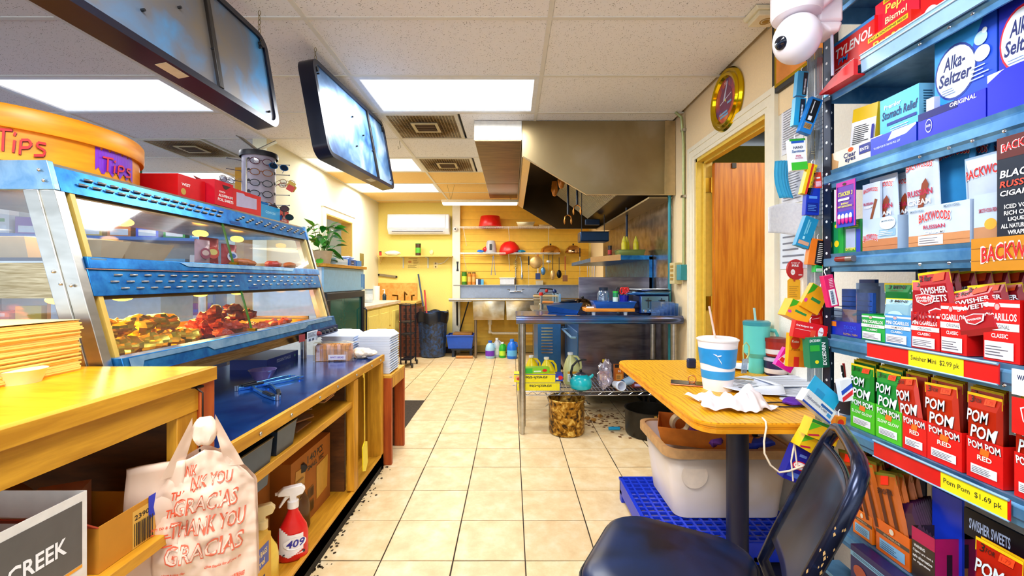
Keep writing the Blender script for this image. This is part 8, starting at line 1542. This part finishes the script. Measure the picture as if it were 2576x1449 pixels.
rbox(2146,2194,zo,.075,1.006,.09,'#f07a10','orange open cigarillo carton at the bottom, farther of two',fn=orange_,open_top=True);rbox(2204,2288,zo,.085,1.006,.11,'#f06c08','orange open cigarillo carton with black band, nearer of two',fn=orange_,open_top=True)
def brownp(w,h): return [('r',0,h*.86,w,h*.14,'#7a7a20'),('p',[(w*.35,h*.84),(w*.7,h*.85),(w*.72,h*.97),(w*.38,h*.96)],'#f02808'),('r',w*.2,h*.2,w*.14,h*.6,'#5a2408'),('r',w*.6,h*.15,w*.14,h*.65,'#5a2408'),('t','SWISHER',w*.15,h*.72,w*.7,h*.07,'#3a1408')]
rs=random.Random(12)
for i in range(14):
    u=2150+5.5*i;X=1.018+.011*(i %7);pouch(Yu(u,X),X,zo+.03,.07,.19,brownp,'orange brown cigarillo pouch packed in the farther orange carton',col='#b85a18',lean=rs.uniform(-.1,.05),tilt=-.18+rs.uniform(-.03,.03),group='orange brown pouches in the farther carton')
for i in range(14):
    u=2212+8*i;X=1.016+.012*(i %7);pouch(Yu(u,X),X,zo+.03,.075,.19,brownp,'orange brown cigarillo pouch packed in the nearer orange carton',col='#c86420',lean=rs.uniform(-.1,.05),tilt=-.30+rs.uniform(-.05,.05),group='orange brown pouches in the nearer carton')
rbox(2294,2352,ZS6+.001,.125,1.004,.11,'#34241c','dark carton with white health warning text at the bottom of the rack',fn=lambda w,h: [('r',0,h*.74,w,h*.26,'#c01850'),('t','WARNING:',w*.1,h*.62,w*.5,h*.06,'#ffffff'),('t','Cigars are not a',w*.06,h*.52,w*.88,h*.06,'#ffffff'),('t','safe alternative',w*.06,h*.42,w*.85,h*.06,'#ffffff'),('t','to cigarettes',w*.08,h*.32,w*.75,h*.06,'#ffffff')],near=lambda d,h: [('r',0,0,d,h,'#b01460'),('r',d*.25,h*.3,d*.12,h*.4,'#2a1020'),('r',d*.6,h*.45,d*.12,h*.45,'#2a1020'),('r',d*.27,0,d*.08,h*.3,'#e08a4a'),('r',d*.62,0,d*.08,h*.45,'#e08a4a')],open_top=True)
rbox(2345,2420,ZS6+.001,.22,1.06,.006,'#1a3ad0','blue inner face of a tall cut away carton at the bottom of the rack')
for i in range(10): X=1.02+.009*i;pouch(Yu(2318+5*i,X),X,ZS6+.05,.065,.12,lambda w,h: [('r',0,0,w,h*.06,'#e8a0a0'),('r',w*.3,0,w*.05,h,'#a86028')],'dark purple pouch leaning in the warning carton, %s from the left' %NTH[i],col='#3a1436',tilt=-.5,lean=-.05,group='dark purple pouches in the warning carton')
rbox(2425,2700,ZS6+.165,.06,1.03,.006,'#0e0c14','black header board above the near red pouches',fn=lambda w,h: [('t','SWISHER SWEETS',w*.06,h*.3,w*.42,h*.4,'#a8b8d8')])
for i in range(7): X=1.004+.016*i;pouch(Yu(2500,1.0)-.0+.004*i,X,ZS6+.004,.088,.18-.003*i,pom if i == 0 else (lambda w,h: pom(w,h)[:4]),'front red three pack pouch at the bottom right of the rack' if i == 0 else 'red three pack pouch in the bottom right row, %s behind the front one' %NTH[i-1],col='#c42410',lean=-.04,group='red pouches at the bottom right')
for i in range(5): X=1.01+.016*i;pouch(Yu(2500,1.0)-.095+.004*i,X,ZS6+.004,.088,.18-.003*i,lambda w,h: pom(w,h)[:4],'red pouch in the last column at the right picture edge, %s from the front' %NTH[i],col='#b42010',lean=-.04,group='red pouches at the picture edge')
# ================================================================ HANGING MEDICINE BOXES AT THE RACK END
cs_=thing('clip_strip','thin clear merchandising strips hanging down the rack post','strip',(0,0,0));st=glassmat('#d8e0e8',.3,.25)
for u,v0,v1,Y in ((2040,60,960,1.43),(2060,120,1120,1.42)):
    a_,b_=at(u,v0,Y),at(u+8,v1,Y);G().box(a_.x-.012,a_.x+.012,Y,Y+.001,b_.z,a_.z).build('band',st,cs_)
def hb_(u,v,w,h,tilt,cols,label,items=None,Y=1.40,d=.018,yaw=0,cat='box'):
    k=Y/F;w,h=w*k,h*k;p=at(u,v,Y);t=thing('hanging_box',label,cat,(p.x,p.y,p.z));t.rotation_euler=(0,math.radians(tilt),yaw);G().box(-w/2,w/2,-d/2,d/2,-h/2,h/2).build('box_body',M(cols[0],.35),t,bev=.0006)
    it=items(w,h) if items else [('r',w*.1,h*.1,w*.8,h*.35,cols[1]),('r',w*.2,h*.6,w*.6,h*.1,cols[2])]+lines(w*.15,h*.14,w*.7,h*.25,4,cols[2],.3)
    g=G();prints(g,(-w/2,-d/2,-h/2),(1,0,0),(0,0,1),it,step=.0002,off=.0003);g.build('print',None,t)
    G().tube([(0,0,h/2),(0,.004,h/2+.012),(.004,.004,h/2+.018)],.0012,5).build('hang_hook',white,t)
def vtext(s,c): return lambda w,h: None
hb_(2014,185+28,26,62,5,('#1890c0','#0c4a78','#e0f0f8'),'teal boxed remedy, upper of two hanging one above the other',lambda w,h: [('r',w*.55,h*.05,w*.4,h*.9,'#101820')]+[('r',w*.65,h*(.1+.05*i),w*.15,h*.03,'#e0e8f0') for i in range(12)])
hb_(2008,283,27,70,5,('#1a98c8','#0c4a78','#e0f0f8'),'teal boxed remedy, lower of two hanging one above the other',lambda w,h: [('r',w*.45,h*.1,w*.45,h*.85,'#0a1c2c')]+[('r',w*.55,h*(.15+.05*i),w*.15,h*.03,'#e0e8f0') for i in range(12)])
hb_(2036,293,30,92,20,('#1a78c8','#101418','#e8e8d8'),'blue box with black panel tilting below the dome camera',lambda w,h: [('r',w*.15,h*.32,w*.7,h*.62,'#0c1014'),('r',w*.3,h*.36,w*.3,h*.12,'#e8ecf0'),('r',w*.35,h*.55,w*.08,h*.35,'#e8ecf0'),('r',w*.2,h*.12,w*.6,h*.15,'#d8a868')]+[('r',w*(.22+.08*i),h*.13,w*.04,h*.13,'#3a2a1a') for i in range(7)],Y=1.38)
hb_(2004,390,40,78,-5,('#f4f4f8','#2aa830','#1a4a9a'),'white and green hand sanitizer card hanging beside the mask',lambda w,h: [('r',0,h*.93,w,h*.07,'#2aa030'),('r',w*.1,h*.86,w*.8,h*.07,'#1a5ac0'),('r',0,0,w,h*.25,'#38c028'),('t','HAND',w*.2,h*.68,w*.6,h*.08,'#1a2a5a'),('t','Sanitizer',w*.1,h*.56,w*.8,h*.08,'#1a5a9a'),('t','70%',w*.3,h*.42,w*.35,h*.06,'#c02060'),('t','ALCOHOL',w*.25,h*.36,w*.5,h*.04,'#c02060')])
hb_(2045,365,22,72,6,('#d8b028','#8a6a10','#f4e8b8'),'gold wire and pencil card hanging behind the sanitizer',Y=1.44);hb_(2032,452,22,78,14,('#f4cc10','#c82010','#20180c'),'yellow and red comb card hanging above the blue box',lambda w,h: [('r',w*.35,0,w*.25,h,'#d82818')]+[('r',w*.7,h*(.03+.04*i),w*.5,h*.015,'#2a2a2a') for i in range(22)])
hb_(2053,455,18,40,-5,('#e84830','#f4a0c0','#ffffff'),'small red and pink packet hanging by the rack post',Y=1.40);hb_(2040,508,34,68,3,('#1434b8','#0c2490','#5a98f0'),'royal blue box with fine print in the middle of the hanging boxes')
hb_(2026,585,34,78,20,('#1a8ab8','#0c5a88','#a8e0f0'),'teal box with bar code tilting under the royal blue box',lambda w,h: [('r',w*.3,h*.4,w*.1,h*.5,'#70c0d8'),('r',w*.45,h*.45,w*.08,h*.4,'#70c0d8'),('r',w*.1,h*.08,w*.8,h*.12,'#d8a080'),('r',w*.3,h*.25,w*.15,h*.1,'#a8e0f0')])
hb_(2052,635,42,66,8,('#f07818','#181418','#f8d8a8'),'orange and black box hanging left of the cigar shelf',lambda w,h: [('r',w*.4,h*.05,w*.55,h*.9,'#141018')]+[('r',w*.5,h*(.12+.07*i),w*.3,h*.03,'#e8e0d8') for i in range(11)]);hb_(2055,675,18,20,0,('#20b048','#e8f4e8','#0c6a20'),'tiny green packet under the orange and black box')
hb_(2086,732,24,80,-12,('#e02068','#f0f0f8','#1a3a9a'),'pink and white headache tablet packet hanging at the rack post',lambda w,h: [('r',w*.2,h*.05,w*.65,h*.5,'#f0f4f8')]+[('r',w*.3,h*(.1+.035*i),w*.3,h*.02,'#1a3a6a') for i in range(12)]+[('r',w*.35,h*(.62+.05*i),w*.4,h*.02,'#f8d0e0') for i in range(6)],Y=1.30)
yb=lambda w,h: [('p',[(w*.02,h*.5),(w*.25,h*.75),(w*.3,h*.98),(w*.02,h*.98)],'#38a818'),('r',w*.3,h*.4,w*.5,h*.12,'#2a8a40'),('e',w*.1,h*.3,w*.08,h*.08,'#e040a0'),('e',w*.85,h*.75,w*.07,h*.07,'#e05010')]
hb_(2046,752,50,66,30,('#f4a810','#38a818','#e04020'),'yellow cough drop box, upper right of the pair below the yellow tag',yb,Y=1.38);hb_(2002,783,60,46,25,('#f4b010','#38a818','#e04020'),'yellow cough drop box, lower left of the pair below the yellow tag',yb,d=.04)
oral=lambda w,h: [('t','Oral Analgesic Gel',w*.04,h*.66,w*.5,h*.14,'#ffffff',.1),('r',w*.04,h*.5,w*.46,h*.03,'#f8c8c0'),('e',w*.8,h*.55,w*.08,h*.3,'#f4f0f4'),('t','Orajel',w*.735,h*.48,w*.13,h*.14,'#c01018'),('r',w*.5,h*.2,w*.15,h*.4,'#e84a28')]
hb_(2034,833,84,42,11,('#e01818','#f8e0e0','#ffffff'),'red oral gel box lying tilted across the green headache box',oral,Y=1.37);hb_(2056,800,40,48,-10,('#d81414','#f8e0e0','#ffffff'),'red oral gel box hanging above the tilted one',oral,Y=1.40)
hb_(2002,880,44,84,3,('#f8b010','#e86010','#d03010'),'yellow orange fiber pouch hanging behind the pink bag',lambda w,h: [('r',0,0,w,h*.5,'#f08a14'),('e',w*.35,h*.72,w*.28,h*.2,'#e04018'),('t','Keto',w*.15,h*.72,w*.4,h*.08,'#f8e8c8'),('t','FIBER',w*.15,h*.48,w*.5,h*.07,'#a84a08'),('r',w*.3,h*.0,w*.3,h*.3,'#e02818')],Y=1.45)
hb_(2052,885,48,76,-4,('#0e7a50','#f0f0f8','#f0e020'),'dark green headache tablet box below the red gel boxes',lambda w,h: [('r',w*.68,0,w*.32,h,'#0a4a38'),('r',w*.04,h*.55,w*.5,h*.2,'#30b038'),('t','EXCEDRIN',w*.04,h*.85,w*.55,h*.09,'#ffffff',.1),('e',w*.35,h*.2,w*.1,h*.06,'#f0e020')],Y=1.36,d=.03)
g=G();p=at(2068,920,1.343);prints(g,(0,0,0),(0,0,1),(-1,0,0),[('t','EXCEDRIN',0,0,.07,.012,'#ffffff',.1)]);o=g.build('vertical_lettering',None);ex_=[x for x in bpy.data.objects if x.get('label','').startswith('dark green headache')][0];o.parent=ex_;o.location=(.021,-.0158,-.040)
hb_(1978,905,44,50,30,('#e818a0','#f8f0f8','#e02030'),'bright pink candy bag standing under the fiber pouch',lambda w,h: [('p',[(0,h*.3),(w*.5,h*.2),(w*.9,h*.9),(w*.3,h)],'#f4ecf4'),('p',[(w*.05,h*.3),(w*.35,h*.25),(w*.3,h*.5),(w*.1,h*.5)],'#e02828'),('t','SWEET',w*.3,h*.6,w*.5,h*.12,'#282838',.2)],Y=1.52)
t=thing('hanging_box','white and blue skin cream box on a cyan hang card near the chair','box',at(2052,1020,1.28));t.rotation_euler=(0,math.radians(38),.2);G().box(-.06,.06,-.012,.012,-.02,.02).build('box_body',M('#f0f2f8',.35),t);g=G();prints(g,(-.06,-.012,-.02),(1,0,0),(0,0,1),[('r',0,0,.12,.006,'#1a48b8'),('t','Hydrocortisone Cream',.006,.014,.085,.012,'#1a2a6a',0,False),('r',.06,.026,.05,.007,'#1a5ab0'),('r',.095,.012,.016,.01,'#3a9ae0')]);g.build('print',None,t)
G().box(-.045,.075,.012,.013,.02,.075).build('hang_card',M('#2ab4e8',.4),t);G().box(-.015,.02,.011,.0115,.03,.05).build('card_print',M('#1a98d0',.4),t)
cmx=lambda w,h: [('r',0,h*.82,w,h*.18,'#1a8a30'),('p',[(0,h*.3),(w*.35,h*.8),(0,h*.8)],'#5ac820'),('p',[(w*.02,h*.1),(w*.35,h*.3),(w*.4,h*.22),(w*.06,h*.02)],'#c81848'),('t','DIASTAT',w*.45,h*.45,w*.45,h*.14,'#1a6a2a')]
hb_(2062,1083,78,44,22,('#f4c014','#2aa030','#1a8a30'),'yellow and green balm box, upper of two beside the chair top',lambda w,h: cmx(w,h)[:3],Y=1.33,d=.04);hb_(2040,1115,70,44,30,('#f0c418','#2aa030','#1a8a30'),'yellow and green balm box, lower of two beside the chair top',lambda w,h: cmx(w,h)[:3],Y=1.36,d=.04)
hb_(2006,1168,62,86,22,('#1420a0','#e02020','#ffffff'),'dark blue macaroni box with red oval logo behind the white cable',lambda w,h: [('e',w*.5,h*.5,w*.34,h*.13,'#e02028'),('e',w*.5,h*.5,w*.29,h*.10,'#f8f4f8'),('t','Kraft',w*.28,h*.465,w*.42,h*.08,'#c81820'),('r',w*.1,h*.12,w*.5,h*.14,'#4a70d0'),('r',w*.3,h*.75,w*.3,h*.08,'#6a8ae0')],Y=1.40,d=.03)
hb_(2108,1075,26,58,5,('#f08a10','#e03010','#f8d020'),'orange box with red dot hanging under the cyan hang card',lambda w,h: [('e',w*.5,h*.75,w*.3,h*.14,'#e02810')],Y=1.30);hb_(2125,980,30,55,-10,('#f0f0f8','#1a4ac0','#e02030'),'white blue and red striped packet beside the green pouches',lambda w,h: [('p',[(0,0),(w,h*.3),(w,h*.5),(0,h*.2)],'#e02030'),('p',[(0,h*.3),(w,h*.6),(w,h*.8),(0,h*.5)],'#1a4ac0')],Y=1.28)
